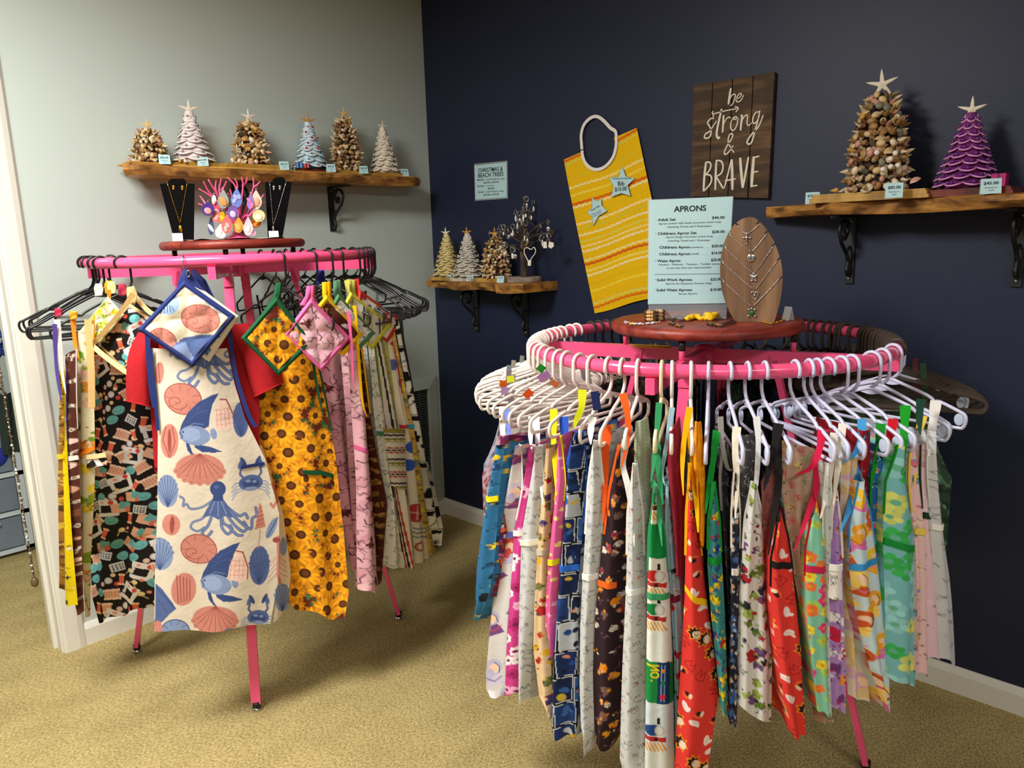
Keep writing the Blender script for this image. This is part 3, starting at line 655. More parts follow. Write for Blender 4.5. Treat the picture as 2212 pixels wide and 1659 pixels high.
# ------------------------------------------------------------------ key ring tree on the small shelf
kx, ky = -.105, -.748; zt = ZB
t = thing('key_ring_tree', 'bare twig display tree in the small shelf holding key rings', 'display tree', (kx, ky, zt))
mb = MB(); mb.lathe([(.075, 0), (.078, .004), (.078, .02), (.074, .024)], (kx, ky, zt), 28); mb.build('base_slab', wood('grey_driftwood', (110, 96, 84), (168, 152, 136), (3, 3, 9), 4, .8, .4), t)
TW = wood('dark_twig', (40, 30, 26), (88, 74, 64), (6, 6, 2), 6, .8, .6)
mb = MB(); mb.tube(cat_rom([(kx, ky, zt+.02), (kx, ky-.004, zt+.08), (kx, ky+.004, zt+.14), (kx, ky-.002, zt+.19)], 5), np.linspace(.019, .013, 16), 10); mb.build('trunk', TW, t)
rg = random.Random(5); tips = []
for i in range(15):
    a = 2*math.pi*i/15*1.0+rg.uniform(-.3, .3); el = rg.uniform(.1, 1.35); L = rg.uniform(.10, .15)+.075*math.sin(el); h = zt+rg.uniform(.13, .19)
    p0 = np.array([kx, ky, h]); d = np.array([math.cos(a)*math.cos(el)*.8, math.sin(a)*math.cos(el), math.sin(el)]); d[0] = max(-.8, min(d[0], .5))
    p1 = p0+d*L*.5+np.array([0, 0, .01]); p2 = p0+d*L; p2[0] = min(p2[0], -.012); p1[0] = min(p1[0], -.02)
    mb = MB(); mb.tube(cat_rom([p0, p1, p2], 5), np.linspace(.0055, .002, 11), 6); q = p1 + np.array([rg.uniform(-.03, .0), rg.uniform(-.04, .04), rg.uniform(.01, .05)]); q[0] = min(q[0], -.012)
    mb.tube([p1, (p1+q)/2+(0, 0, .005), q], [.004, .003, .0016], 5); mb.build('twig', TW, t); tips += [p2, q, (p1+p2)/2]
KM = [mat('keyring_silver', (206, 202, 196), .2, .8), mat('keyring_white_enamel', (236, 230, 220), .3), mat('keyring_bronze', (120, 90, 54), .3, .7), mat('keyring_copper', (168, 120, 72), .3, .7), mat('keyring_black', (34, 32, 32), .4)]
kinds = ['silver tag', 'white enamel tag', 'bronze charm', 'copper charm', 'black charm']
for i, p in enumerate(tips[:38]):
    k = rg.choice([0, 0, 1, 1, 1, 2, 3, 4]); kk = thing('key_ring', kinds[k] + ' key ring hanging on the twig display tree', 'key ring', tuple(p), kinds[k] + ' key rings on the twig tree')
    c_ = p + np.array([-.004, 0, -.012]); a = rg.uniform(0, 3.1)
    mb = MB(); mb.tube([c_+np.array([math.cos(a)*.009*math.cos(q), math.sin(a)*.009*math.cos(q), .011*math.sin(q)]) for q in np.linspace(0, 6.28, 13)[:-1]], .0011, 5, closed=True); mb.build('ring', KM[0], kk)
    M3 = rot_to((-1, rg.uniform(-.9, .5), 0)); f = MB(); e = c_+(0, 0, -.028)
    w_, h_ = rg.choice([(.006, .013), (.009, .011), (.005, .016), (.008, .009)]); f.ell(e, (w_, h_, .0022), 8, 6, M3); f.build('charm', KM[k], kk)
# the large heart shaped wire clip low on the tree, and the round one to its right
def wire_charm(label, px, py, pts, r, x, m, tagpts=None):
    t2 = thing('key_ring', label, 'key ring', tuple(onx(px, py, x)))
    mb = MB(); mb.tube(cat_rom([onx(a, b, x) for a, b in pts], 5), r, 6); mb.build('ring', m, t2)
    if tagpts is not None: mb = MB(); mb.prism([onx(a, b, x-.002) for a, b in tagpts], (.003, 0, 0)); mb.build('charm', KM[1], t2, smooth=False)
wire_charm('large white heart-shaped clip on the lowest twig', 1145, 550, [(1141, 565), (1138, 558), (1133, 548), (1133, 538), (1139, 535), (1147, 539), (1153, 534), (1157, 541), (1155, 549), (1148, 558), (1145, 566)], .0022, -.19, KM[1], [(1140, 562), (1147, 562), (1146, 574), (1140, 574)])
wire_charm('bronze ring with white tag at the right end of the twig tree', 1175, 515, [(1176, 504), (1167, 508), (1165, 516), (1170, 523), (1179, 522), (1183, 514), (1180, 506), (1176, 504)], .0014, -.16, KM[0], [(1174, 522), (1180, 522), (1181, 536), (1173, 536)])
wire_charm('round amber charm hanging at the far right twig', 1189, 530, [(1189, 498), (1184, 502), (1187, 508), (1193, 506), (1193, 500), (1189, 498)], .002, -.15, KM[2], [(1186, 522), (1195, 524), (1196, 532), (1190, 537), (1184, 533)])

# ================================================================== things hung on the navy wall
def wall_paper_sign(): 
    t = thing('price_sign', 'laminated pale blue Christmas and beach trees sign on the navy wall', 'sign', tuple(onx(1060, 430)))
    mb = MB(); q = [onx(a, b, -.0012) for a, b in [(1024, 354), (1096, 347), (1097, 429), (1026, 434)]]; mb.prism([np.array(p) for p in q], (.001, 0, 0)); mb.build('laminate', mat('clear_laminate', (235, 240, 245), .1, alpha=0.22), t, smooth=False)
    mb = MB(); q = [onx(a, b, -.0022) for a, b in [(1025, 358), (1094, 350.5), (1094.5, 426), (1027, 431)]]; mb.prism(q, (.0006, 0, 0)); n = np.array([-1.0, 0, 0]); S = .2411; h1 = .0195
    X = lambda a, b: onx(900+a*S, 330+b*S, -.0026)
    for s_, x0, y0, x1, y1, h, bo in [('CHRISTMAS &', 552, 177, 772, 160, 37, .012), ('BEACH TREES', 552, 223, 778, 206, 37, .012), ('Beads', 543, 252, 604, 247, 16, .012), ('- Small Medium Large', 612, 247, 788, 236, 14, 0), ('$25.00 to $45.00', 600, 277, 735, 268, 17, .006),
            ('Canes', 543, 307, 606, 303, 16, .012), ('- one size', 615, 302, 692, 298, 12, 0), ('$45.00', 640, 329, 695, 325, 17, .006), ('Shell', 550, 361, 600, 358, 16, .012), ('- Small Medium Large', 608, 358, 782, 347, 14, 0), ('$35.00 to $75.00', 600, 386, 738, 378, 17, .006)]:
        put_text(mb, s_, X(x0, y0), X(x1, y1), n, h*S*.0021, 1, bo)
    mb.build('paper', [CARD, INK], t, smooth=False)
wall_paper_sign()

# wooden be strong & brave sign
t = thing('wooden_sign', 'dark wooden plank sign with hand-painted white lettering on the navy wall', 'sign', tuple(onx(1580, 428)))
TL, TR_, BL, BR = [onx(a, b, -.02) for a, b in [(1498, 184), (1674, 155.5), (1491, 424), (1660, 428)]]
DW = wood('dark_barn_plank', (52, 36, 20), (112, 84, 50), (9, 2.2, 14), 2.0, .75, .5, (76, 54, 32))
for i in range(4):
    a, b = i/4, (i+1)/4; e = .002/.31
    P = [TL+(TR_-TL)*(a+e), TL+(TR_-TL)*(b-e), BL+(BR-BL)*(b-e), BL+(BR-BL)*(a+e)]
    mb = MB(); mb.prism([np.array(p)+np.array([rg.uniform(-.001, .001), 0, 0]) for p in P], (.016, 0, 0)); mb.build('plank', DW, t, smooth=False)
STK = [([(602, 278), (585, 380), (572, 475)], 26), ([(580, 430), (610, 370), (640, 350), (655, 365), (640, 430), (612, 480), (592, 488)], 13), ([(660, 405), (700, 395), (725, 365), (722, 345), (705, 345), (680, 375), (665, 415), (672, 438), (700, 440), (735, 405), (752, 360)], 13),
  ([(385, 595), (420, 580), (540, 548), (665, 525)], 13), ([(650, 500), (688, 520), (660, 565)], 16), ([(388, 552), (380, 580), (400, 592)], 16), ([(382, 610), (402, 614)], 16),
  ([(400, 640), (370, 640), (335, 670), (325, 700), (350, 740), (365, 800), (350, 860), (310, 878), (285, 865), (300, 825), (350, 790), (430, 670)], 18), ([(492, 525), (470, 620), (440, 760), (432, 840), (450, 875), (475, 865)], 26),
  ([(515, 600), (510, 700), (502, 810)], 24), ([(510, 720), (545, 650), (580, 625), (600, 640)], 13), ([(640, 620), (605, 680), (600, 750), (620, 785), (655, 760), (680, 690), (680, 640), (655, 620), (640, 650), (700, 650)], 15),
  ([(720, 600), (735, 620), (725, 700), (718, 785)], 24), ([(725, 690), (760, 620), (795, 600), (800, 640), (795, 700), (815, 725), (850, 690)], 14), ([(935, 560), (900, 570), (870, 620), (862, 680), (880, 700), (915, 670), (945, 600)], 15),
  ([(948, 545), (920, 680), (885, 800), (860, 900), (830, 945), (800, 940), (800, 905), (850, 830), (930, 740), (990, 600)], 18), ([(640, 1050), (600, 990), (570, 920), (580, 850), (605, 822), (625, 840), (600, 900), (550, 980), (525, 1040), (530, 1070), (570, 1050), (610, 990), (632, 965)], 16),
  ([(305, 1160), (285, 1330), (275, 1512)], 28), ([(300, 1165), (345, 1165), (362, 1200), (345, 1260), (300, 1310)], 20), ([(300, 1312), (350, 1318), (372, 1360), (350, 1430), (280, 1508)], 20), ([(430, 1135), (420, 1300), (415, 1495)], 26),
  ([(430, 1142), (485, 1152), (508, 1210), (490, 1290), (425, 1338)], 20), ([(430, 1340), (470, 1410), (512, 1480)], 20), ([(608, 1130), (570, 1290), (522, 1475)], 18), ([(612, 1130), (618, 1300), (620, 1495)], 30), ([(530, 1385), (660, 1362)], 16),
  ([(712, 1110), (725, 1280), (742, 1468)], 32), ([(812, 1100), (780, 1280), (745, 1470)], 24), ([(875, 1095), (860, 1280), (848, 1462)], 34), ([(880, 1108), (942, 1090)], 16), ([(860, 1285), (930, 1272)], 15), ([(850, 1450), (918, 1440)], 16)]
mb = MB(); n = np.array([-1.0, 0, 0])
for k, (pts, w_) in enumerate(STK):
    P = cat_rom([onx(1470+a*.1808, 140+b*.1808, -.0215-.0001*(k % 5)) for a, b in pts], 7 if len(pts) > 2 else 4); L = len(P); q = np.linspace(0, 1, L); mb.ribbon(P, w_*.1808*.00178*(1-.25*np.abs(2*q-1)**3), n)
mb.build('painted_lettering', mat('chalky_white_paint', (232, 222, 200), .8, var=.12, vscale=60), t, smooth=False)

# the yellow striped bib
bib = thing('towel_bib', 'yellow striped towelling bib with white neck band pinned to the navy wall', 'bib', tuple(onx(1284, 677)))
nb, na = 420, 230; A, B = np.meshgrid(np.linspace(0, 1, na), np.linspace(0, 1, nb)); q = [np.array(p, float) for p in ((1218, 345), (1376, 276), (1452, 632), (1284, 677))]
PX = (1-A)*(1-B)*q[0][0]+A*(1-B)*q[1][0]+A*B*q[2][0]+(1-A)*B*q[3][0]; PY = (1-A)*(1-B)*q[0][1]+A*(1-B)*q[1][1]+A*B*q[2][1]+(1-A)*B*q[3][1] + 1.5*np.sin(A*9)*(B > .98)
rg2 = random.Random(3); bands = []; v = 0.0
kinds_ = [((240, 190, 6), 1), ((246, 206, 24), .7), ((250, 232, 110), .45), ((238, 180, 8), 1.2), ((252, 240, 190), .45), ((244, 200, 10), 1)]
spec_ = [(.02, (224, 110, 20)), (.045, (214, 216, 90)), (.305, (226, 104, 18)), (.325, (252, 240, 190)), (.68, (222, 96, 22)), (.655, (248, 236, 170)), (.955, (226, 116, 20)), (.93, (222, 220, 110)), (.2, (250, 240, 170)), (.43, (252, 238, 190)), (.5, (252, 238, 190)), (.57, (250, 224, 150)), (.6, (252, 240, 200)), (.75, (252, 240, 190)), (.14, (226, 196, 40)), (.38, (228, 190, 20)), (.85, (248, 222, 70)), (.25, (248, 226, 90)), (.46, (210, 206, 60)), (.54, (222, 214, 90)), (.72, (250, 230, 120)), (.81, (226, 186, 10))]
wv = B + .006*np.sin(A*7+B*5) + .002*np.sin(A*90) + .02*(A-.5)**2*np.cos(B*3)
Cb = np.empty((nb*na, 3)); Cb[:] = lin((243, 196, 8)); f_ = wv.ravel(); fine = (np.sin(f_*2*math.pi*58) > .2); Cb[fine] = lin((236, 180, 4))
for vv, c_ in spec_:
    k = np.abs(f_-vv) < (.0065 if c_[1] > 150 else .008); dots = (np.sin(A.ravel()*2*math.pi*34+vv*70) > -.55) | (c_[1] < 150); Cb[k & dots] = lin(c_)
G = onx(PX, PY, -.008) ; G[..., 0] += -.0035*np.sin(A*6+1)*np.sin(B*5) - .0012*np.abs(np.sin(wv*math.pi*58))
Xf, Yf = PX.ravel(), PY.ravel()
hole = ((((PX-1291)*math.cos(.1)+(PY-318)*math.sin(.1))/37)**2+((-(PX-1291)*math.sin(.1)+(PY-318)*math.cos(.1))/50)**2) < 1
mb = MB(); idx = np.arange(nb*na).reshape(nb, na); F = [(int(idx[i, j]), int(idx[i, j+1]), int(idx[i+1, j+1]), int(idx[i+1, j])) for i in range(nb-1) for j in range(na-1) if not hole[i, j]]
mb.add(G.reshape(-1, 3), F); o = mb.build('towelling', cloth_mat(), bib, cols=Cb)
mb = MB(); P = cat_rom([(1257, 325), (1258, 335), (1262, 348), (1269, 358), (1280, 365), (1292, 366), (1305, 361), (1316, 351), (1325, 337), (1330, 318), (1331, 300), (1329, 284), (1318, 276), (1305, 262), (1293, 253), (1282, 252), (1270, 259), (1260, 272), (1255, 292), (1256, 312)], 5, closed=True)
mb.ribbon(onx(P[:, 0], P[:, 1], -.014), .013, (-1, 0, 0), th=.003); mb.build('neck_band', mat('white_bias_tape', (238, 234, 226), .8, bump=.3, bscale=200), bib)
def paper_star(label, pts, texts):
    t3 = thing('paper_star', label, 'paper label', tuple(onx(*pts[5], -.016))); mb = MB(); S = .2771
    P = [onx(1200+a*S, 240+b*S, -.017) for a, b in pts]; mb.prism(P, (.0008, 0, 0))
    for s_, x0, y0, x1, y1, h, bo in texts: put_text(mb, s_, onx(1200+x0*S, 240+y0*S, -.0175), onx(1200+x1*S, 240+y1*S, -.0175), np.array([-1., 0, 0]), h*S*.0021, 1, bo)
    mb.build('star_card', [CARD, INK], t3, smooth=False)
    mb = MB(); PP = np.array([onx(1200+a*S, 240+b*S, -.0174) for a, b in pts]); mb.tube(PP, .0005, 4, closed=True); mb.build('inked_outline', INK, t3)
paper_star('upright pale blue paper star priced ten dollars on the yellow bib', [(520, 433), (548, 510), (620, 522), (562, 578), (585, 662), (513, 640), (433, 670), (452, 590), (417, 520), (492, 510)], [('Husband inspired', 447, 534, 590, 528, 13, 0), ('Bib', 486, 582, 537, 580, 29, .01), ('$10.00', 463, 626, 556, 618, 27, .01)])
paper_star('lower tilted pale blue paper star on the yellow bib', [(283, 675), (322, 706), (356, 680), (360, 735), (402, 778), (335, 818), (293, 895), (285, 825), (245, 790), (285, 752)], [('Extra Long', 280, 782, 342, 742, 13, .01), ('Protect your shirt', 284, 812, 358, 776, 9, 0), ('and your pants', 292, 826, 358, 792, 9, 0)])
# ================================================================== the two pink round racks
PINK = mat('hot_pink_enamel', (250, 90, 140), 0.22, var=0.03, spec=0.5, coat=0.3); CHROME = mat('chrome', (210, 210, 212), 0.12, 1.0); BLKP = mat('black_plastic', (24, 24, 26), 0.35)
REDW = wood('red_stained_pine', (104, 30, 22), (158, 62, 44), (2, 9, 9), 3.2, 0.45, 0.25, (132, 44, 32))
ARMS = {'L': [-124.2, -34.2, 55.8, 145.8], 'R': [-164.3, -74.3, 15.7, 105.7]}
def build_rack(rk, label, rf, post_r, disc_z, disc_r, tag_):
    c, R, z = RACK[rk]; t = thing('round_garment_rack', label, 'clothes rack', (c[0], c[1], 0))
    MB().tube([(c[0]+R*math.cos(a), c[1]+R*math.sin(a), z) for a in np.linspace(0, 2*math.pi, 97)[:-1]], 0.0165, 16, closed=True).build('hanging_ring', PINK, t)
    za = z-0.0355
    for i, a in enumerate(ARMS[rk]):
        a = math.radians(a); d = np.array([math.cos(a), math.sin(a), 0]); c3 = np.array([c[0], c[1], 0])
        MB().beam(c3+d*0.0+(0, 0, za), c3+d*(R+0.014)+(0, 0, za), 0.022, 0.038).build('cross_arm', PINK, t, smooth=False)
        mb = MB(); A = c3+d*0.185+(0, 0, za+.01); B = c3+d*rf+(0, 0, 0.022); mb.beam(A, B, 0.030, 0.016, up=np.cross(np.cross(B-A, d), B-A)); mb.box(c3+d*0.2+(0, 0, za-.03), (.03, .03, .05), a)
        lg = mb.build('leg', PINK, t, smooth=False)
        mb = MB(); q = c3+d*rf; mb.lathe([(.010, 0.012), (.013, .012), (.013, .03), (.010, .03)], q, 14); mb.build('ferrule', BLKP, lg)
        mb = MB(); mb.lathe([(.011, 0.0005), (.016, .001), (.016, .007), (.010, .013)], q, 16); mb.build('glide_foot', CHROME, lg)
        mb = MB(); q = c3+d*post_r; mb.tube([q+(0, 0, za+.018), q+(0, 0, disc_z-.012)], .0075, 10); po = mb.build('shelf_post', PINK, t)
        mb = MB(); mb.tube([q+(0, 0, disc_z-.026), q+(0, 0, disc_z-.0005)], .0085, 10); mb.build('post_cap', BLKP, po)
    MB().lathe([(.03, za-.03), (.03, za+.024), (.012, za+.03)], (c[0], c[1], 0), 16).build('hub', PINK, t)
    h = .030; prof = [(.002, 0)] + [(disc_r-h/2+h/2*math.sin(q), h/2-h/2*math.cos(q)) for q in np.linspace(0, math.pi, 10)] + [(.002, h)]
    o = MB().lathe(prof, (c[0], c[1], disc_z), 64).build('round_wooden_top', REDW, smooth='auto'); tag(o, tag_, 'shelf board'); return t
build_rack('L', 'tall pink round garment rack in front of the green wall', 0.492, 0.2, 1.490, .243, 'round red-stained wooden top on the taller rack under the coral tree')
build_rack('R', 'low pink round garment rack in front of the navy wall', 0.475, 0.235, 1.232, .262, 'round red-stained wooden top on the lower rack under the aprons sign')
ZLD, ZRD = 1.5203, 1.2623
mb = MB(); A = onz(1366, 748, 1.184); B = onz(1449, 751, 1.184); mb.tube([A, B], .004, 6); tag(mb.build('pencil', mat('yellow_pencil', (226, 160, 60), .5)), 'yellow pencil lying on the cross arm of the low rack', 'pencil')

# ------------------------------------------------------------------ on the tall rack's top
cL = np.array([*RACK['L'][0], ZLD])
mb = MB(); K = 60; G = []
for fr in (0.02, .5, .85, 1): G.append([(cL[0]+.0+fr*(.18+.012*math.sin(5*a+1))*math.cos(a), cL[1]+fr*(.19+.012*math.sin(4*a))*math.sin(a), ZLD+.0015+fr*.002*(1+math.sin(9*a))) for a in np.linspace(0, 6.283, K+1)[:-1]])
G = np.array(G); mb.grid(G, closed_u=True); Q = paint(G[..., 0]*1000, G[..., 1]*1000, (238, 214, 204), [('e', G[i, k, 0]*1000, G[i, k, 1]*1000, 14, 9, i, (200, 60, 60)) for i in range(4) for k in range(0, 60, 7)])
tag(mb.build('table_mat', cloth_mat(), cols=Q), 'pink and white cloth mat under the coral jewellery tree', 'mat')
VELV = mat('black_velvet', (10, 10, 11), .95, spec=.1, bump=.2, bscale=400); GOLD = mat('gold', (232, 178, 60), .22, 1.0); SILV = mat('silver', (214, 214, 216), .2, 1.0)
plL = Plane(cL + np.array([-.02, -.06, 0])); PT = lambda pl, pts, off=0.0: [pl(a, b, off) for a, b in pts]
def on_disc(pl, px, z): # foot of a display: same plane, at the board's surface
    p = pl(px, 515); return np.array([p[0], p[1], z])
def bust(label, out, neck):
    base = on_disc(plL, (out[0][0]+out[-1][0])/2, ZLD); t = thing('necklace_bust', label, 'jewellery display', tuple(base)); P = PT(plL, out)
    lo = min(p[2] for p in P); P = [np.array([p[0], p[1], max(p[2], ZLD+.0003) if p[2] > lo+.012 else ZLD+.0003]) for p in P]
    MB().prism(P, -plL.n*.014).build('velvet_board', VELV, t, smooth=False)
    b = (P[-1]+P[-2])/2 if abs(P[-1][2]-P[-2][2]) < .02 else P[-1]; m_ = (P[0]+P[-3])/2
    mb = MB(); mb.beam(np.array([*(b - plL.n*.09)[:2], ZLD+.003]), b + np.array([0, 0, .13]) - plL.n*.016, .03, .004, up=plL.n); mb.build('easel_strut', VELV, t, smooth=False)
bust('black velvet bust with gold necklace left of the coral tree', [(345, 397), (362, 396), (365, 389), (371, 386), (397, 386), (403, 393), (406, 396), (420, 397), (418, 516), (376, 516)], 0)
bust('black velvet bust with silver necklace right of the coral tree', [(573, 394), (588, 393), (590, 386), (597, 383), (612, 383), (618, 391), (631, 394), (610, 516), (579, 516)], 0)
def necklace(label, pl, pts, off, m, pend, r=.0011, sag=5):
    t = thing('necklace', label, 'necklace', tuple(pl(*pts[1], off)))
    P = []
    for (a, b), (c_, d) in ((pts[0], pts[1]), (pts[1], pts[2])):
        for q in np.linspace(0, 1, 14): P.append((a+(c_-a)*q, b+(d-b)*q + 1.2*math.sin(math.pi*q)))
    mb = MB(); mb.tube([pl(a, b, off) for a, b in P], r, 5)
    for a, b in P[::1]: mb.ell(pl(a, b, off+.0003), r*1.35, 5, 4)
    mb.build('chain', m, t)
    mb = MB(); pend(mb, pl, off); mb.build('pendant', m if not isinstance(m, tuple) else m[0], t); return t
def pe(px, py, rx, ry, h=.003): return lambda mb, pl, off: (mb.ell(pl(px, py, off+.001), (rx, ry, h), 14, 8, rot_to(pl.n, 0)), mb.ell(pl(px, py+1, off+.0035), (rx*.5, ry*.35, h*.7), 10, 6, rot_to(pl.n, .3)))
necklace('gold necklace on the left velvet bust', plL, [(361, 394), (389, 482), (404.5, 394)], .002, GOLD, pe(390, 494, .0062, .0125))
necklace('silver necklace on the right velvet bust', plL, [(582.5, 393), (590.5, 487), (618.5, 392)], .002, SILV, pe(590.5, 494, .005, .0105))
for lb, x, y, m in [('left gold flip-flop stud on the left velvet bust', 375, 405, GOLD), ('right gold flip-flop stud on the left velvet bust', 394, 405.5, GOLD), ('left silver flip-flop stud on the right velvet bust', 592, 405.5, SILV), ('right silver flip-flop stud on the right velvet bust', 605, 405, SILV)]:
    mb = MB(); mb.ell(plL(x, y-1.5, .0015), (.0048, .0055, .002), 12, 6, rot_to(plL.n)); mb.ell(plL(x-.3, y+3, .0015), (.0038, .0045, .002), 12, 6, rot_to(plL.n)); tag(mb.build('stud_earring', m), lb, 'earring')
for lb, x in [('white price card at the foot of the left velvet bust', 384), ('white price card at the foot of the right velvet bust', 592)]:
    p = plL(x, 515, .03); price_card(lb, (p[0], p[1], ZLD+.0006), .032, .026, plL.n[:2], None, CARDW)
PC = mat('pink_resin_coral', (224, 84, 136), .3); t = thing('coral_jewellery_tree', 'pink resin coral tree holding drop earrings on the taller rack', 'jewellery display', tuple(on_disc(plL, 513, ZLD)))
mb = MB(); b0 = on_disc(plL, 513, ZLD); mb.lathe([(.045, 0), (.042, .006), (.02, .016), (.012, .03)], b0, 18); mb.tube(cat_rom([b0+(0, 0, .01), plL(512, 492), plL(514, 470)], 6), np.linspace(.013, .009, 13), 10); mb.build('trunk', PC, t)
BR = [[(512, 490), (497, 462), (468, 434), (450, 420), (430, 408)], [(465, 430), (450, 412), (440, 393)], [(482, 445), (468, 418), (450, 388)], [(480, 440), (466, 410), (467, 390)], [(490, 452), (474, 415), (478, 385)], [(478, 412), (485, 402), (489, 392)], [(515, 480), (517, 440), (508, 402), (492, 384)], [(511, 412), (513, 400), (508, 386)], [(517, 480), (522, 430), (525, 400), (522, 383)], [(524, 402), (532, 393), (534, 383)],
  [(518, 485), (535, 440), (547, 408), (547, 384)], [(547, 405), (555, 400), (562, 392)], [(520, 485), (545, 458), (560, 435), (570, 420)], [(518, 470), (506, 436), (497, 410)], [(514, 490), (485, 465), (455, 450), (429, 440)], [(450, 448), (440, 434), (432, 423)], [(520, 480), (540, 452), (552, 422), (556, 407)], [(517, 488), (540, 465), (558, 448), (572, 437)], [(518, 480), (530, 466), (542, 466)], [(502, 425), (497, 424), (492, 418)]]
rg = random.Random(2); plT = Plane(b0)
for i, br in enumerate(BR):
    dz = 0 if i in (0, 6, 14) else rg.uniform(-.05, .03); P = [plT(a, b, dz*q/(len(br)-1)) for q, (a, b) in enumerate(br)]; P = cat_rom(P, 5); mb = MB(); mb.tube(P, np.linspace(.0045, .0022, len(P)), 8); mb.ell(P[-1], .0023, 6, 5); mb.build('branch', PC, t)
EAR = [(482, 430, 25, 42, (150, 160, 150), (226, 150, 80), 'sea-green drop earring with orange glint on the coral tree'), (511, 428, 26, 42, (112, 132, 200), (160, 170, 225), 'periwinkle blue drop earring in the middle of the coral tree'), (553, 432, 26, 42, (226, 206, 186), (230, 170, 130), 'pearly cream drop earring at the right of the coral tree'),
  (541, 436, 16, 34, (150, 120, 200), (220, 120, 170), 'lilac and pink drop earring behind the pearly cream one'), (449, 452, 27, 28, (70, 50, 130), (214, 150, 150), 'round purple and rose bead earring at the far left branch'), (464, 450, 25, 26, (200, 80, 100), (230, 190, 190), 'rose bead earring next to the round purple one'),
  (503, 459, 23, 30, (120, 90, 160), (210, 190, 220), 'purple woven-pattern earring below the periwinkle drop'), (470, 469, 26, 24, (206, 110, 110), (240, 160, 150), 'pink swirl earring at the lower left of the coral tree'), (480, 468, 12, 22, (242, 160, 20), (250, 190, 60), 'bright orange crescent earring on the coral tree'),
  (490, 484, 24, 42, (206, 110, 106), (232, 170, 160), 'coral pink patterned drop earring low on the tree'), (456, 488, 14, 40, (70, 80, 120), (200, 205, 215), 'slim navy and silver hoop earring at the lower left'), (477, 499, 26, 32, (236, 222, 218), (250, 244, 240), 'white drop earring touching the mat'),
  (515, 486, 23, 34, (206, 152, 66), (214, 170, 90), 'amber gold drop earring low in the middle'), (536, 489, 22, 40, (226, 196, 200), (240, 220, 220), 'pale pink drop earring low on the right'), (559, 466, 27, 26, (232, 210, 150), (250, 236, 200), 'cream glitter earring beside the right velvet bust'),
  (551, 482, 26, 20, (160, 84, 24), (226, 140, 50), 'brown and amber butterfly-shaped earring under the cream glitter one'), (462, 431, 10, 20, (236, 214, 208), (250, 236, 230), 'small pearly white earring left of the sea-green drop'), (545, 504, 16, 12, (224, 150, 180), (240, 200, 210), 'small pink earring near the coral tree foot')]
for i, (x, y, w_, h_, c1, c2, lb) in enumerate(EAR):
    off = .03 + .006*(i % 5); e = thing('drop_earring', lb, 'earring', tuple(plT(x, y, off))); tp = h_ > 30
    def shp(k, o): 
        out = []
        for q in np.linspace(0, 2*math.pi, 25)[:-1]:
            yy = -math.cos(q); xx = math.sin(q)*(1.0 if not tp else (0.62-0.38*math.cos(q)*-1*-1 if False else (0.35+0.65*min(1, (yy+1)/1.1)) if yy < .1 else 1.0)); out.append(plT(x+xx*w_/2*k, y+yy*h_/2*k, o))
        return out
    m1 = mat('earring_enamel_%d' % i, c1, .2, var=.3, vscale=90); m2 = mat('earring_accent_%d' % i, c2, .2, var=.2, vscale=120)
    MB().prism(shp(1.0, off), -plT.n*.0022).build('drop', m1, e, smooth=False); mb = MB()
    for j in range(3 if i % 2 else 1):
        q = random.Random(i*7+j); k_ = q.uniform(.22, .4) if i % 2 else .5; ox, oy = (q.uniform(-.25, .25)*w_, q.uniform(-.1, .3)*h_) if i % 2 else (0, h_*.12)
        mb.ell(plT(x+ox, y+oy, off+.0012), (w_*k_*.0009, h_*k_*.0008, .0012), 10, 6, rot_to(plT.n, q.uniform(-.6, .6)))
    mb.build('inlay', m2, e)
    mb = MB(); mb.tube(cat_rom([plT(x, y-h_/2, off), plT(x, y-h_/2-5, off-.002), plT(x+2.5, y-h_/2-8, off-.008), plT(x+3, y-h_/2-4, off-.012)], 4), .0006, 5); mb.build('ear_hook', SILV, e)

# ------------------------------------------------------------------ on the low rack's top
pA = onz(1485, 690, ZRD)[...]; plA = Plane(pA, 2); S = .205; U = lambda a, b: (1380+a*S, 400+b*S)
t = thing('aprons_price_sign', 'pale blue aprons price list in a clear acrylic stand', 'sign', tuple(pA))
q = [(1399, 431), (1585, 424.5), (1569, 684), (1401, 688)]; P = PT(plA, q, .0012); P[2][2] = P[3][2] = ZRD+.001
ACR = mat('clear_acrylic', (236, 240, 244), .05, alpha=.16, spec=.8)
MB().prism(P, -plA.n*.0025).build('acrylic_panel', ACR, t, smooth=False)
mb = MB(); a_, b_ = P[3].copy(), P[2].copy(); mb.prism([a_, b_, b_-plA.n*.06, a_-plA.n*.06], (0, 0, .0022)); mb.build('acrylic_foot', ACR, t, smooth=False)
mb = MB(); mb.prism(PT(plA, [U(108, 158), U(992, 118), U(925, 1243), U(95, 1255)], .0024), -plA.n*.0006)
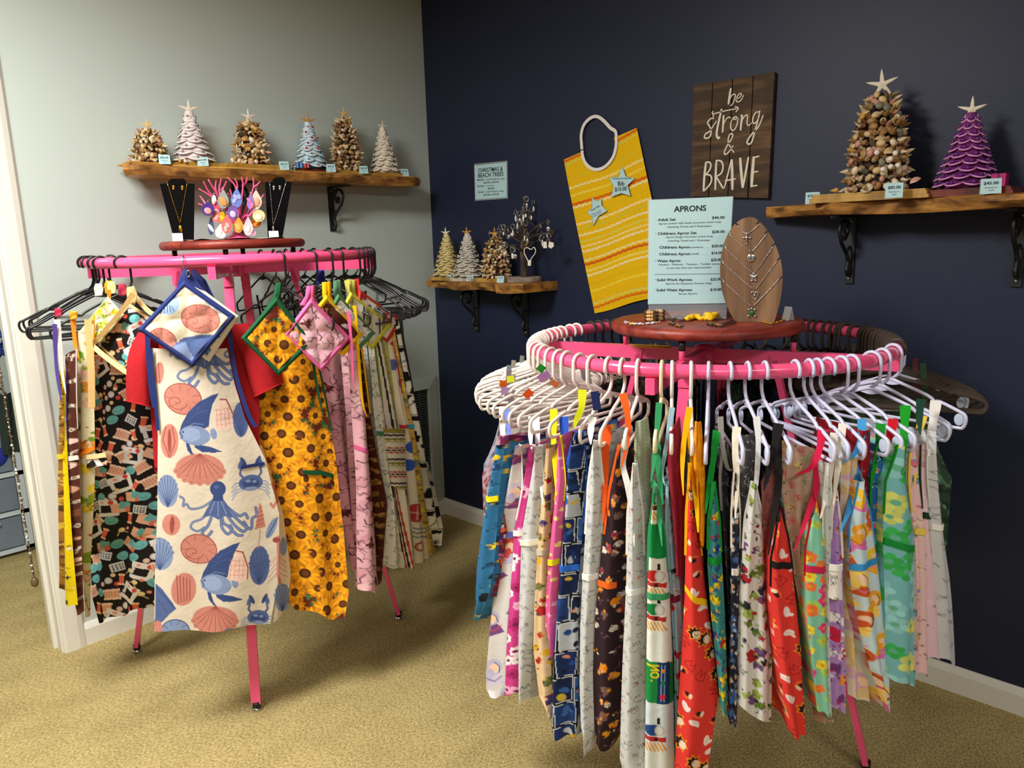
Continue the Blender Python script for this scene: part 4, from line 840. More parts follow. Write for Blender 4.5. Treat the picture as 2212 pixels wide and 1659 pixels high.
rows = [('APRONS', 368, 281, 708, 268, 60, .02), ('·', 176, 372, 186, 371, 22, .02), ('Adult Set', 200, 378, 388, 373, 28, .018), ('$46.00', 770, 356, 903, 352, 28, .015), ('Apron (cotton fully lined) w/custom towel strap', 208, 415, 866, 394, 19, 0), ('matching Towel and 2 Potholders', 300, 449, 768, 438, 19, 0),
  ('Childrens Apron Set', 197, 524, 608, 514, 28, .018), ('$28.00', 770, 505, 902, 501, 28, .015), ('Apron (large) w/custom towel strap', 283, 556, 780, 546, 19, 0), ('matching Towel and 1 Potholder', 305, 594, 752, 588, 19, 0), ('Childrens Apron', 216, 668, 538, 664, 28, .018), ('(medium)', 550, 662, 675, 660, 18, 0), ('$20.00', 766, 654, 893, 651, 28, .015),
  ('Childrens Apron', 215, 739, 538, 735, 28, .018), ('(small)', 548, 732, 632, 730, 18, 0), ('$16.00', 764, 727, 880, 724, 28, .015), ('Waist Apron', 192, 811, 437, 807, 28, .018), ('$20.00', 760, 800, 868, 797, 28, .015), ('Vendors - Waitress - Teachers - Toddler moms', 205, 846, 850, 836, 19, 0), ('or just any time you need pockets', 290, 881, 760, 873, 19, 0),
  ('Solid Work Aprons', 188, 1011, 560, 1007, 28, .018), ('$25.00', 755, 1005, 870, 1001, 28, .015), ('Aprons for Resturant Kitchen Help', 280, 1046, 765, 1041, 19, 0), ('Solid Waist Aprons', 185, 1118, 560, 1114, 28, .018), ('$18.00', 752, 1113, 868, 1110, 28, .015), ('Server Aprons', 418, 1153, 613, 1149, 19, 0)]
rows += [('·', 172, 518, 182, 517, 22, .02), ('·', 168, 805, 178, 804, 22, .02), ('·', 164, 1005, 174, 1004, 22, .02), ('·', 162, 1112, 172, 1111, 22, .02)]
for k, y in enumerate([(366, 356), (512, 505), (662, 656), (732, 727), (804, 799), (1004, 1000), (1112, 1109)]):
    x0 = [400, 620, 690, 650, 450, 575, 575][k]
    for j in range(12): 
        xx = x0 + (750-x0)*j/12
        if xx > x0: a0 = plA(*U(xx, y[0]), .0026); a1 = plA(*U(xx+4, y[0]), .0026); put_text(mb, '.', a0, a1, plA.n, .0025, 1)
for s_, x0, y0, x1, y1, h, bo in rows: put_text(mb, s_, plA(*U(x0, y0), .0025), plA(*U(x1, y1), .0025), plA.n, h*S*.00118, 1, bo)
mb.ribbon(PT(plA, [U(162, 940), U(500, 937), U(858, 932)], .0031), .0009, plA.n, m=1); mb.build('price_list_paper', [CARD, INK], t, smooth=False)
# oval necklace stand
pS = onz(1628, 696, ZRD); plS = Plane(pS, -4)
WAL = wood('walnut_board', (92, 66, 44), (152, 116, 82), (10, 10, 1.0), 2.4, .55, .15, (122, 90, 62))
t = thing('necklace_stand', 'notched oval wooden stand showing five necklaces', 'jewellery display', tuple(pS))
left = [(1015, 1447), (955, 1335), (905, 1215), (872, 1100), (858, 1000), (854, 860), (868, 730), (898, 605), (942, 505), (1000, 420), (1062, 368), (1112, 345)]
right = [(1170, 335), (1225, 345), (1285, 395), (1350, 468), (1412, 570), (1462, 685), (1497, 800), (1513, 900), (1516, 1000), (1506, 1120), (1486, 1240), (1456, 1350), (1425, 1445)]
slotsL = [(862, 985), (864, 790), (893, 640), (945, 505), (1020, 402)]; slotsR = [(1268, 385), (1352, 490), (1425, 620), (1478, 770), (1510, 965)]
def notch(poly, slots, dx, dy):
    out = []; 
    for i in range(len(poly)-1):
        a, b = poly[i], poly[i+1]; out.append(a); cand = []
        for s_ in slots:
            d = (b[0]-a[0], b[1]-a[1]); L2 = d[0]**2+d[1]**2; q = ((s_[0]-a[0])*d[0]+(s_[1]-a[1])*d[1])/L2
            if 0 <= q < 1: cand.append(q)
        for q in sorted(cand):
            L = math.sqrt(L2); e = 9/L; p = (a[0]+(b[0]-a[0])*q, a[1]+(b[1]-a[1])*q)
            m1 = (a[0]+(b[0]-a[0])*(q-e), a[1]+(b[1]-a[1])*(q-e)); m2 = (a[0]+(b[0]-a[0])*(q+e), a[1]+(b[1]-a[1])*(q+e))
            out += [m1, (m1[0]+dx, m1[1]+dy), (m2[0]+dx, m2[1]+dy), m2]
    out.append(poly[-1]); return out
P = PT(plS, [U(a, b) for a, b in notch(left, slotsL, 30, 22) + notch(right, slotsR, -30, 24)]); P[0][2] = P[-1][2] = ZRD+.0004
MB().prism(P, -plS.n*.016).build('notched_board', WAL, t, smooth=False)
mb = MB(); a_ = plS(1612, 640, -.017); mb.beam(np.array([*(a_-plS.n*.07)[:2], ZRD+.004]), a_, .03, .006, up=plS.n); mb.build('easel_strut', WAL, t, smooth=False)
def pen_cross(mb, pl, off):
    for a, b in ((1612, 505), (1613, 520), (1613, 511)): pass
    mb.beam(pl(1612.5, 504, off), pl(1613, 527, off), .0035, .002, up=pl.n); mb.beam(pl(1606, 513.5, off), pl(1620, 513.5, off), .0035, .002, up=pl.n)
    for a, b in ((1605.5, 513.5), (1620.5, 513.5), (1612.5, 504), (1613, 526)): mb.ell(pl(a, b, off), (.0028, .0028, .0018), 10, 6, rot_to(pl.n))
def pen_disc(mb, pl, off):
    mb.ell(pl(1622.5, 557, off), (.0105, .011, .002), 20, 8, rot_to(pl.n)); mb.ell(pl(1620, 556, off+.002), (.002, .006, .0012), 10, 6, rot_to(pl.n)); mb.ell(pl(1626, 558, off+.002), (.002, .003, .0012), 10, 6, rot_to(pl.n))
def pen_turtle(mb, pl, off):
    mb.ell(pl(1628, 600, off), (.0068, .0085, .003), 14, 8, rot_to(pl.n))
    for dx, dy in ((-6, -5), (6, -5), (-4, 6), (4, 6), (0, -9)): mb.ell(pl(1628+dx, 600+dy, off), (.0035, .0028, .0015), 8, 6, rot_to(pl.n, dx*.1))
def pen_heart(mb, pl, off):
    mb.tube(cat_rom([pl(1630+a, 639+b, off) for a, b in ((0, -5), (4, -9), (8, -5), (6, 1), (0, 8), (-6, 1), (-8, -5), (-4, -9))], 4, closed=True), .0011, 5, closed=True); mb.ell(pl(1630, 638, off), (.003, .0035, .0015), 8, 6, rot_to(pl.n))
def pen_green(mb, pl, off):
    for dx, dy in ((-6, -7), (6, -7), (-7, 7), (7, 7), (0, -9)): mb.ell(pl(1624+dx, 676+dy, off), (.0034, .003, .0018), 8, 6, rot_to(pl.n))
ST = [(1040, 425), (1135, 520), (1262, 418)]
necklace('silver cross necklace, topmost on the oval stand', plS, [U(*a) for a in ST], .002, SILV, pen_cross, .0007)
necklace('silver round medallion necklace, second down on the oval stand', plS, [U(955, 522), U(1185, 707), U(1350, 510)], .002, SILV, pen_disc, .0007)
necklace('silver turtle necklace in the middle of the oval stand', plS, [U(905, 655), U(1210, 935), U(1418, 640)], .002, SILV, pen_turtle, .0007)
necklace('silver heart necklace, fourth down on the oval stand', plS, [U(880, 812), U(1220, 1106), U(1455, 795)], .002, SILV, pen_heart, .0007)
nk = necklace('silver necklace with green stone charm, lowest on the oval stand', plS, [U(885, 1005), U(1195, 1285), U(1485, 977)], .002, SILV, pen_green, .0007)
mb = MB(); mb.ell(plS(1624, 676, .003), (.0062, .0068, .003), 12, 8, rot_to(plS.n)); mb.build('green_stone', mat('emerald_enamel', (10, 110, 50), .15), nk)
# bracelets
def onR(px, py): return onz(px, py, ZRD)
cB = onR(1414, 692); WB1 = mat('light_wood_bead', (216, 174, 110), .35); WB2 = mat('dark_wood_bead', (84, 54, 30), .35)
t = thing('bead_bracelet', 'three-row light and dark wooden bead bracelet by the aprons sign', 'bracelet', tuple(cB))
for k in range(3):
    mb = MB()
    for j in range(22):
        a = 2*math.pi*j/22; mb.ell(cB+np.array([.033*math.cos(a), .020*math.sin(a), .0055+.0095*k]), .0048, 8, 6, m=0 if (j % 11) in (0, 1, 2, 5, 6) else 1)
    o = mb.build('bead_row', [WB1, WB2], t)
mb = MB(); p = plA(1411, 684, 0); mb.box(cB+np.array([-.026, -.016, .015]), (.012, .006, .03), .6); mb.build('spacer_bar', WB2, t, smooth=False)
def cluster(label, pts, r, n, m, cord=None, cm=None, seed=0, cat='bracelet', name='bracelet', flat=.6):
    rg = random.Random(seed); P = [onR(a, b) for a, b in pts]; t = thing(name, label, cat, tuple(P[0])); mb = MB(); C_ = cat_rom(P, 8)
    for i in range(n):
        q = C_[int((len(C_)-1)*i/max(1, n-1))]; mb.ell(q+np.array([rg.uniform(-r, r)*.7, rg.uniform(-r, r)*.7, r*flat+rg.uniform(0, r*.5)]), (r, r*.7, r*flat), 7, 5, rot_to((rg.uniform(-.5, .5), rg.uniform(-.5, .5), 1), rg.uniform(0, 3)), m=rg.randrange(len(m)))
    o = mb.build('stones', m, t)
    if cord:
        mb = MB(); mb.tube(cat_rom([onR(a, b)+np.array([0, 0, .003]) for a, b in cord], 6), .0018, 6); mb.tube(cat_rom([onR(a+2, b+1.5)+np.array([0, 0, .005]) for a, b in cord], 6), .0015, 6); mb.build('cord', cm, t)
BRC = mat('brown_leather_cord', (58, 32, 24), .6); TIG = mat('tiger_eye', (150, 108, 50), .2, var=.4, vscale=90); TIG2 = mat('dark_tiger_eye', (70, 50, 30), .2); YP = mat('yellow_petal', (244, 196, 8), .4)
cluster('brown cord bracelet with dark stone cluster, left of the yellow flowers', [(1447, 700), (1458, 704), (1472, 709)], .005, 22, [TIG2, TIG], [(1446, 700), (1456, 690), (1462, 684), (1476, 688), (1478, 692), (1466, 696)], BRC, 1)
cluster('brown cord bracelet with golden tiger-eye stones before the oval stand', [(1530, 702), (1545, 706), (1560, 707)], .0055, 18, [TIG, TIG2], [(1560, 702), (1575, 697), (1583, 694), (1580, 701), (1562, 705)], BRC, 2)
cluster('yellow petal flower bracelet, left one of the two', [(1486, 694), (1500, 689), (1520, 694)], .007, 34, [YP], None, None, 3, flat=.9)
cluster('yellow petal flower bracelet touching the tiger-eye bracelet', [(1526, 688), (1536, 692), (1548, 689)], .007, 26, [YP], None, None, 4, flat=1.3)
mb = MB(); p = onR(1533, 695)+np.array([0, 0, .014]); mb.ell(p, (.011, .012, .004), 14, 8, rot_to((-.7, -.7, .5))); tag(mb.build('yellow_disc_charm', YP), 'round yellow disc charm on the right flower bracelet', 'charm')
cluster('lilac and white feather hair clip at the left of the round top', [(1352, 698), (1370, 702), (1395, 702), (1422, 699)], .006, 26, [mat('lilac_feather', (206, 196, 222), .8), mat('white_feather', (236, 230, 230), .8), mat('peach_feather', (226, 180, 110), .7)], None, None, 5, 'hair clip', 'feather_clip', .3)
cluster('gold chain bracelet lying right of the oval stand', [(1652, 698), (1670, 701), (1696, 692)], .0035, 30, [GOLD], None, None, 6, flat=.6)
p = onR(1702, 692); price_card('white price card at the right end of the round top', (p[0], p[1], ZRD+.0006), .022, .036, (-.9, .2), None, CARDW)

# ================================================================== hangers
def hanger_proto(name, w, zn, ze, zb, r, m, label, velvet=False, discs=False, hookm=None):
    half = [(0.0, zn), (w*.12, zn-.006), (w*.5, zn+(ze-zn)*.52), (w*.60, zn+(ze-zn)*.60-.008), (w*.66, zn+(ze-zn)*.66-.003), (w*.90, ze), (w*.985, ze-.008), (w, (ze+zb)/2-.002), (w*.97, zb+.003), (w*.88, zb), (w*.3, zb)]
    pts = [(x, z) for x, z in half] + [(-x, z) for x, z in half[1:][::-1]]
    P = cat_rom([(x, 0, z) for x, z in pts], 3, closed=True)
    o = MB().tube(P, r, 7, closed=True).build(name, m); rc = .0165+r+.0006
    hk = [(rc*math.cos(a), 0, rc*math.sin(a)) for a in np.linspace(-.55, math.pi, 15)] + [(-rc, 0, -.02), (-rc, 0, zn*.62), (-rc*.7, 0, zn*.8), (-.002, 0, zn+.002)]
    h = MB().tube(hk, r*.98, 7); h.ell(hk[0], r*.98, 7, 5); h = h.build('hook', hookm or m, o)
    kk_ = .035/(zn-ze); wb = MB(); wb.prism([(0, -.0012, zn-.002), (w*.2, -.0012, zn+(ze-zn)*.2*kk_), (w*.03, -.0012, zn+(ze-zn)*.4*kk_), (-w*.03, -.0012, zn+(ze-zn)*.4*kk_), (-w*.2, -.0012, zn+(ze-zn)*.2*kk_)], (0, .0024, 0)); wb.build('shoulder_web', m, o, smooth=False)
    if discs:
        for s_ in (-1, 1):
            d = MB(); d.ell((s_*w*.915, 0, (ze+zb)/2), (.011, .0012, (ze-zb)*.36), 14, 6); d.build('size_disc', mat('frosted_plastic', (196, 210, 232), .3), o)
    return o
HW = mat('white_hanger_plastic', (242, 231, 222), .3); HL = mat('lilac_white_hanger_plastic', (212, 212, 238), .3); HB = mat('black_hanger_plastic', (28, 27, 29), .3); HV = mat('brown_velvet_flock', (62, 50, 42), .85, bump=.2, bscale=500); HC = mat('cream_hanger_plastic', (238, 222, 180), .3)
proto = {'W': hanger_proto('clothes_hanger', .172, -.062, -.106, -.143, .0043, HW, ''), 'C': hanger_proto('clothes_hanger', .172, -.062, -.106, -.143, .0043, HC, ''),
         'Li': hanger_proto('clothes_hanger', .176, -.064, -.118, -.158, .0042, HL, '', discs=True), 'V': hanger_proto('clothes_hanger', .205, -.07, -.115, -.15, .0048, HV, ''), 'B': hanger_proto('clothes_hanger', .208, -.088, -.172, -.212, .0037, HB, '')}
def wall_yaw(rk, th, yaw, w):
    c, R, z = RACK[rk]; lim = (-.012 - (c[1]+R*math.sin(th)))/w
    if rk == 'L' and math.sin(yaw) > lim: a = math.asin(max(-1, min(1, lim))); return a if math.cos(th) >= -.05 else math.pi-a
    return yaw
WID = {'W': .172, 'C': .172, 'Li': .176, 'V': .205, 'B': .208}; used = set()
def hang(rk, kind, hx, ex, label, flip=False, front=True, group=None, theta=None, jit=0.0, dz_end=-.12):
    c, R, z = RACK[rk]; th = theta if theta is not None else theta_of(rk, hx, front); w = WID[kind]; P0 = np.array([c[0]+R*math.cos(th), c[1]+R*math.sin(th), z]); yaw = th
    if ex is not None:
        best = None; ze = {'W': -.125, 'C': -.125, 'Li': -.14, 'V': -.13, 'B': -.195}[kind]
        for k in range(-70, 71, 1):
            a = th + math.radians(k); e = abs(proj(P0 + np.array([w*math.cos(a), w*math.sin(a), ze]))[0]-ex) + abs(k)*.25
            if best is None or e < best[0]: best = (e, a)
        yaw = best[1]
    yaw = wall_yaw(rk, th, yaw, w)
    if kind in used: o = copy_tree(proto[kind])
    else: o = proto[kind]; used.add(kind)
    o.location = P0; o.rotation_euler = (0, 0, yaw + (jit if math.sin(th) < .3 or rk == 'R' else 0) + (math.pi if flip else 0)); tag(o, label, 'clothes hanger', group); return th, yaw
g1 = 'fanned bunch of white hangers at the left end of the low rack'
for hx, ex, k, fl, lb in [(1493, 1494, 'W', 1, 'white hanger with the yellow-strapped red apron'), (1451, 1449, 'W', 1, 'white hanger with pale blue and maroon straps'), (1429, 1413, 'C', 1, 'cream hanger with green straps on the low rack'), (1378, 1350, 'W', 1, 'white hanger left of the green-strapped cream one'),
     (1344, 1296, 'W', 0, 'white hanger with orange straps'), (1314, 1253, 'W', 0, 'white hanger between the orange straps and the bright blue strap'), (1279, 1188, 'W', 1, 'white hanger with the bright blue strap'), (1251, 1145, 'W', 1, 'white hanger with the long yellow strap')]:
    hang('R', k, hx, ex, lb, bool(fl))
for hx, ex in [(1225, 1120), (1208, 1100), (1190, 1085), (1176, 1066), (1167, 1054)]: hang('R', 'W', hx, ex, 'white plastic hanger in the fanned bunch at the left end of the low rack', True, True, g1)
for k, th in enumerate(np.radians([147, 141, 136, 131, 127, 123, 119, 115.5, 111, 106, 102, 98, 92, 88])): hang('R', 'W', 0, None, 'white plastic hanger in the fanned bunch at the left end of the low rack', True, theta=th, group=g1, jit=(k % 5-2)*.04 + .1)
for hx, ex, fl, lb in [(1530, 1526, 0, 'lilac-white hanger seen end-on with a green strap'), (1577, 1605, 0, 'lilac-white hanger over the grey-lined apron, cream loop on it'), (1616, 1657, 0, 'lilac-white hanger with thin white straps'), (1652, 1709, 0, 'lilac-white hanger with the wide black straps'),
     (1719, 1804, 0, 'lilac-white hanger with the raspberry straps'), (1748, 1833, 0, 'lilac-white hanger with cream loop beside the raspberry straps'), (1766, 1867, 0, 'lilac-white hanger with the sky blue strap'), (1790, 1920, 0, 'lilac-white hanger with the green loop near its end'),
     (1817, 1947, 1, 'lilac-white hanger with the red strap'), (1840, 1975, 1, 'lilac-white hanger with the wide bright green strap'), (1883, 2050, 1, 'lilac-white hanger with the yellow strap'), (1906, 2052, 1, 'lilac-white hanger just right of the yellow-strapped one'),
     (1929, 2086, 1, 'lilac-white hanger with the white strap at the right end'), (1938, 2090, 1, 'lilac-white hanger nearest the brown velvet ones')]: hang('R', 'Li', hx, ex, lb, bool(fl))
g2 = 'brown velvet hangers around the back of the low rack'; BACKR = list(np.radians([80, 76, 72, 68, 64, 60, 52, 45, 38, 30, 22, 14, 6, -2, -20, -27, -33, -39])) + [theta_of('R', x, False) for x in (1735, 1754, 1769, 1788, 1803, 1817, 1826, 1847, 1872, 1880, 1888, 1897, 1904, 1912, 1918, 1924, 1929, 1933)] + list(np.radians([-71, -74]))
for k, th in enumerate(BACKR): hang('R', 'V', 0, None, 'brown velvet hanger around the back of the low rack', bool(k < 18), theta=th, group=g2, jit=((k*7) % 5-2)*.02)
for hx, ex, lb in [(605, 721, 'black hanger with the green-tied sunflower set'), (672, 800, 'black hanger with the pink camouflage set'), (707, 830, 'black hanger with the golden yellow ties'), (730, 845, 'black hanger with the sage green ties'), (767, 876, 'black hanger with the lime yellow ties'),
     (263, 82, 'black hanger with the sewing print apron'), (217, 56, 'black hanger with the orange-tied vegetable apron'), (190, 60, 'black hanger with crimson loop in the left bunch')]: hang('L', 'B', hx, ex, lb, hx > 400)
g3 = 'tight bunch of black hangers at the right end of the tall rack'; g4 = 'black hangers bunched at the left end of the tall rack'; g5 = 'black hangers along the back of the tall rack'
for hx, ex in [(777, 889), (785, 899), (791, 905), (796, 910), (798, 913)]: hang('L', 'B', hx, ex, 'black hanger in the tight bunch at the right end of the tall rack', True, group=g3)
for a in (-38, -33, -29, -25, -21): hang('L', 'B', 0, None, 'black hanger in the tight bunch at the right end of the tall rack', theta=math.radians(a), group=g3, jit=-.25)
for hx, ex in [(205, 58), (181, 64)]: hang('L', 'B', hx, ex, 'black hanger bunched at the left end of the tall rack', False, group=g4)
for a in (160, 154, 147): hang('L', 'B', 0, None, 'black hanger bunched at the left end of the tall rack', False, theta=math.radians(a), group=g4)
for x in (240, 563, 592, 618, 633, 654, 678, 710, 741, 762): hang('L', 'B', x, None, 'black hanger along the back of the tall rack', True, False, g5)
for k in proto:
    if k not in used: bpy.data.objects.remove(proto[k])
# ================================================================== cloth sheets
CLOTH = cloth_mat()
def interp_edge(pts, v):
    P = np.array(pts, float); y = P[0, 1] + (P[-1, 1]-P[0, 1])*v; return np.interp(y, P[:, 1], P[:, 0]), y
class Sheet:
    # cloth between a left and a right edge, both followed down the hanging garment
    def __init__(s, name, parent, L, R, mapf, offL, offR, fn, cen=None, nrm=None, sp=1.6, bulge=.008, folds=(1.5, .004), flap=None, seed=0, hem=0.0, top=0.0, flapcol=None, thick=None, neck=0.0):
        rg = random.Random(seed); h = max(abs(L[-1][1]-L[0][1]), abs(R[-1][1]-R[0][1])); w = max(abs(a[0]-b[0]) for a, b in zip(L, R))
        w = max(w, max(abs(interp_edge(L, q)[0]-interp_edge(R, q)[0]) for q in (0, .3, .6, 1)))
        nv = max(8, int(h/(sp*1.25))); nu = max(6, int(w/sp)); u = np.linspace(0, 1, nu+1); v = np.linspace(0, 1, nv+1)
        lx, ly = interp_edge(L, v); rx, ry = interp_edge(R, v)
        nk = neck*np.clip(1-v/.16, 0, 1)**1.3*.5; lx, rx = lx+(rx-lx)*nk, rx-(rx-lx)*nk
        oL = np.interp(v, np.linspace(0, 1, len(np.atleast_1d(offL))), np.atleast_1d(offL)); oR = np.interp(v, np.linspace(0, 1, len(np.atleast_1d(offR))), np.atleast_1d(offR))
        A = mapf(lx, ly, oL); B = mapf(rx, ry, oR)
        PX = lx[:, None]*(1-u)+rx[:, None]*u; PY = ly[:, None]*(1-u)+ry[:, None]*u
        G = A[:, None]*(1-u[:, None])+B[:, None]*u[:, None]
        if nrm is None:
            n = G[:, :, :2]-cen; n /= np.linalg.norm(n, axis=2)[..., None]; N = np.concatenate([n, np.zeros_like(n[..., :1])], 2)
            d = B-A; tdir = np.cross(d, [0, 0, 1.0]); 
        else: N = np.broadcast_to(np.array(nrm, float), G.shape)
        VV = v[:, None]; k, amp = folds; ph = rg.uniform(0, 6.28); ph2 = rg.uniform(0, 6.28)
        disp = bulge*np.sin(math.pi*u)[None, :]*(1+0*VV) + amp*(0.35+0.65*VV)*np.sin(2*math.pi*k*u[None, :]+ph+1.2*VV) + amp*.5*np.sin(7*VV+3*u[None, :]+ph2)
        G = G + N*disp[..., None]
        if hem or top: G[..., 2] += (hem*VV**12*np.sin(2*math.pi*k*u[None, :]+ph2) + top*(1-VV)**10*np.sin(math.pi*u[None, :]))
        s.G = G; s.N = N; s.u = u; s.v = v; s.Ly = (L[0][1], L[-1][1]); s.Ry = (R[0][1], R[-1][1]); s.y0 = (L[0][1]+R[0][1])/2; s.y1 = (L[-1][1]+R[-1][1])/2; s.obj = None
        cols = [fn(PX, PY)]; mb = MB(); mb.grid(G)
        if flap:
            side, dep = flap; E = G[:, -1] if side == 'R' else G[:, 0]; EN = N[:, -1] if side == 'R' else N[:, 0]; nf = 9; q = np.linspace(0, 1, nf)
            nd = np.cross(EN, [0, 0, 1.0]); w3 = .010*np.sin(q[None, :]*9+ph+2*VV)*(q[None, :])
            F_ = E[:, None] - EN[:, None]*(dep*q[None, :]*(0.75+.25*VV))[..., None] + nd[:, None]*w3[..., None]
            ex = (rx if side == 'R' else lx)[:, None] + (1 if side == 'R' else -1)*q[None, :]*dep*700; ey = (ry if side == 'R' else ly)[:, None]+0*q[None, :]
            mb.grid(F_); cols.append(fn(ex, ey))
        s.obj = mb.build(name, CLOTH, parent, cols=np.vstack(cols))
        if thick: 
            md = s.obj.modifiers.new('thickness', 'SOLIDIFY'); md.thickness = thick; md.offset = -1
    def at(s, u, v, off=0.0):
        a = v*(len(s.v)-1); i = min(int(a), len(s.v)-2); a -= i; b = u*(len(s.u)-1); j = min(int(b), len(s.u)-2); b -= j
        g = lambda Q: (Q[i, j]*(1-b)+Q[i, j+1]*b)*(1-a)+(Q[i+1, j]*(1-b)+Q[i+1, j+1]*b)*a
        return g(s.G) + g(s.N)*off
    def at_old(s, u, v, off=0.0):
        i = min(int(round(v*(len(s.v)-1))), len(s.v)-1); j = min(int(round(u*(len(s.u)-1))), len(s.u)-1); return s.G[i, j] + s.N[i, j]*off
def edge_binding(sh, parent, col, v1=.3, w=.007):
    for u in (0.0, 1.0):
        P = np.array([sh.at(u, q, .0015) for q in np.linspace(0.0, v1, 16)]); n = sh.N[0, 0]; mb = MB(); mb.ribbon(P, w*(1-.3*np.linspace(0, 1, 16)), n, th=.0015); mb.build('armhole_binding', fab(col), parent)
TR = {}
def fab(col):
    k = tuple(col)
    if k not in TR: TR[k] = mat('binding_%02x%02x%02x' % k, col, .85, bump=.25, bscale=220, var=.06, vscale=30, spec=.2)
    return TR[k]
def trim(sh, y, col, parent, u0=0.0, u1=1.0, w=.014, name='pocket_trim', tilt=0.0):
    vl = (y-sh.Ly[0])/(sh.Ly[1]-sh.Ly[0]); vr = (y-sh.Ry[0])/(sh.Ry[1]-sh.Ry[0]); us = np.linspace(u0, u1, 14); P = [sh.at(q, min(1, max(0, vl*(1-q)+vr*q+tilt*(q-.5))), .0035) for q in us]; G = []
    for p in P: G.append([p+np.array([0, 0, w/2]), p-np.array([0, 0, w/2])])
    G = np.array(G); n = sh.N[len(sh.v)//2, len(sh.u)//2]; mb = MB(); mb.grid(G); mb.grid((G-n*.0025)[::-1]); mb.grid(np.stack([G[:, 0], G[:, 0]-n*.0025], 1)); mb.grid(np.stack([G[:, 1]-n*.0025, G[:, 1]], 1)); return mb.build(name, fab(col), parent)
def strap(parent, rk, pts, w, col, rho=.60, name='neck_strap', pl=None, n=None, taper=None):
    r0, r1 = rho if isinstance(rho, tuple) else (rho, rho); K_ = max(1, len(pts)-1)
    P = cat_rom([(pl(a, b, r0) if pl else cyl(rk, a, b, r0+(r1-r0)*i/K_)) for i, (a, b) in enumerate(pts)], 6)
    if taper is not None: q_ = np.linspace(0, 1, len(P)); w = w*(1-taper*np.clip((q_-.25)/.75, 0, 1)**1.2)*(1-.25*np.exp(-((q_-.3)/.12)**2)); c = RACK[rk][0] if rk else None
    if n is None: m_ = P[len(P)//2]; n = CAM-m_; n[2] = 0; n = n/np.linalg.norm(n); 
    mb = MB(); mb.ribbon(P, w, n, th=.0012); return mb.build(name, fab(col) if not callable(col) else CLOTH, parent)
# ---- prints
def P_plain(base): return lambda X, Y: paint(X, Y, base, [])
def P_doodle(base, ink, sp=26, seed=0, w=1.3, accents=()):
    def f(X, Y):
        r = random.Random(seed); sh = []
        for x, y in jitter(X.min(), X.max(), Y.min(), Y.max(), sp, r):
            k = r.randrange(4); R_ = r.uniform(5, 9); a = r.uniform(0, 6.28)
            if k == 0: sh.append(('s', [(x+R_*math.cos(t), y+R_*.8*math.sin(t)) for t in np.linspace(0, 5.2, 9)], w, ink))
            elif k == 1: sh += [('s', rotp([(-R_, 0), (-R_*.3, -5), (R_*.3, 4), (R_, -2)], x, y, a), w, ink), ('e', x+4, y-5, 1.6, 1.6, 0, ink)]
            elif k == 2: sh += [('s', rotp([(-R_, 0), (R_, 0)], x, y, a), w, ink), ('s', rotp([(R_*.2, 0), (R_*.7, 5)], x, y, a), w, ink), ('s', rotp([(R_*.2, 0), (R_*.6, -5)], x, y, a), w, ink)]
            else: sh.append(('s', [(x-R_+i*R_*.4, y+(4 if i % 2 else -4)) for i in range(6)], w, ink))
            if accents and r.random() < .4: sh.append(('e', x+r.uniform(-6, 6), y+r.uniform(-6, 6), r.uniform(2, 4), r.uniform(1.5, 3), a, r.choice(accents)))
        return paint(X, Y, base, sh)
    return f
def P_blobs(base, pal, sp=22, r0=5, r1=12, seed=0, ink=None):
    def f(X, Y):
        r = random.Random(seed); sh = []; dk = tuple(int(v*.42) for v in base) if sum(base) > 300 else tuple(min(255, int(v*2+40)) for v in base)
        for x, y in jitter(X.min(), X.max(), Y.min(), Y.max(), sp, r):
            a = r.uniform(0, 6.28); c = r.choice(pal); R_ = r.uniform(r0, r1); n = r.randrange(6, 10); k = [r.uniform(.6, 1.15) for _ in range(n)]
            sh.append(('p', [(x+R_*k[i]*math.cos(a+6.283*i/n), y+R_*k[i]*math.sin(a+6.283*i/n)) for i in range(n)], c))
            for _ in range(3):
                b = r.uniform(0, 6.28); sh.append(('e', x+R_*.7*math.cos(b), y+R_*.7*math.sin(b), R_*r.uniform(.18, .42), R_*r.uniform(.14, .32), b, r.choice(pal)))
            if r.random() < .7: sh.append(('s', rotp([(-R_*.9, 0), (-R_*.2, R_*.4), (R_*.4, -R_*.1), (R_*.9, R_*.2)], x, y, a), 1.2, ink or dk))
            if r.random() < .5: sh.append(('e', x+r.uniform(-sp, sp)*.5, y+r.uniform(-sp, sp)*.5, 1.8, 1.8, 0, ink or dk))
        return paint(X, Y, base, sh)
    return f
def P_flowers(base, petals, cc, sp=30, r0=8, r1=14, n=6, seed=0, extra=None):
    def f(X, Y):
        r = random.Random(seed); sh = []
        for x, y in jitter(X.min(), X.max(), Y.min(), Y.max(), sp, r): sh += m_flower(x, y, r.uniform(r0, r1), n, r.choice(petals), cc, .3, r.uniform(0, 1))
        if extra: sh = extra(r) + sh
        return paint(X, Y, base, sh)
    return f
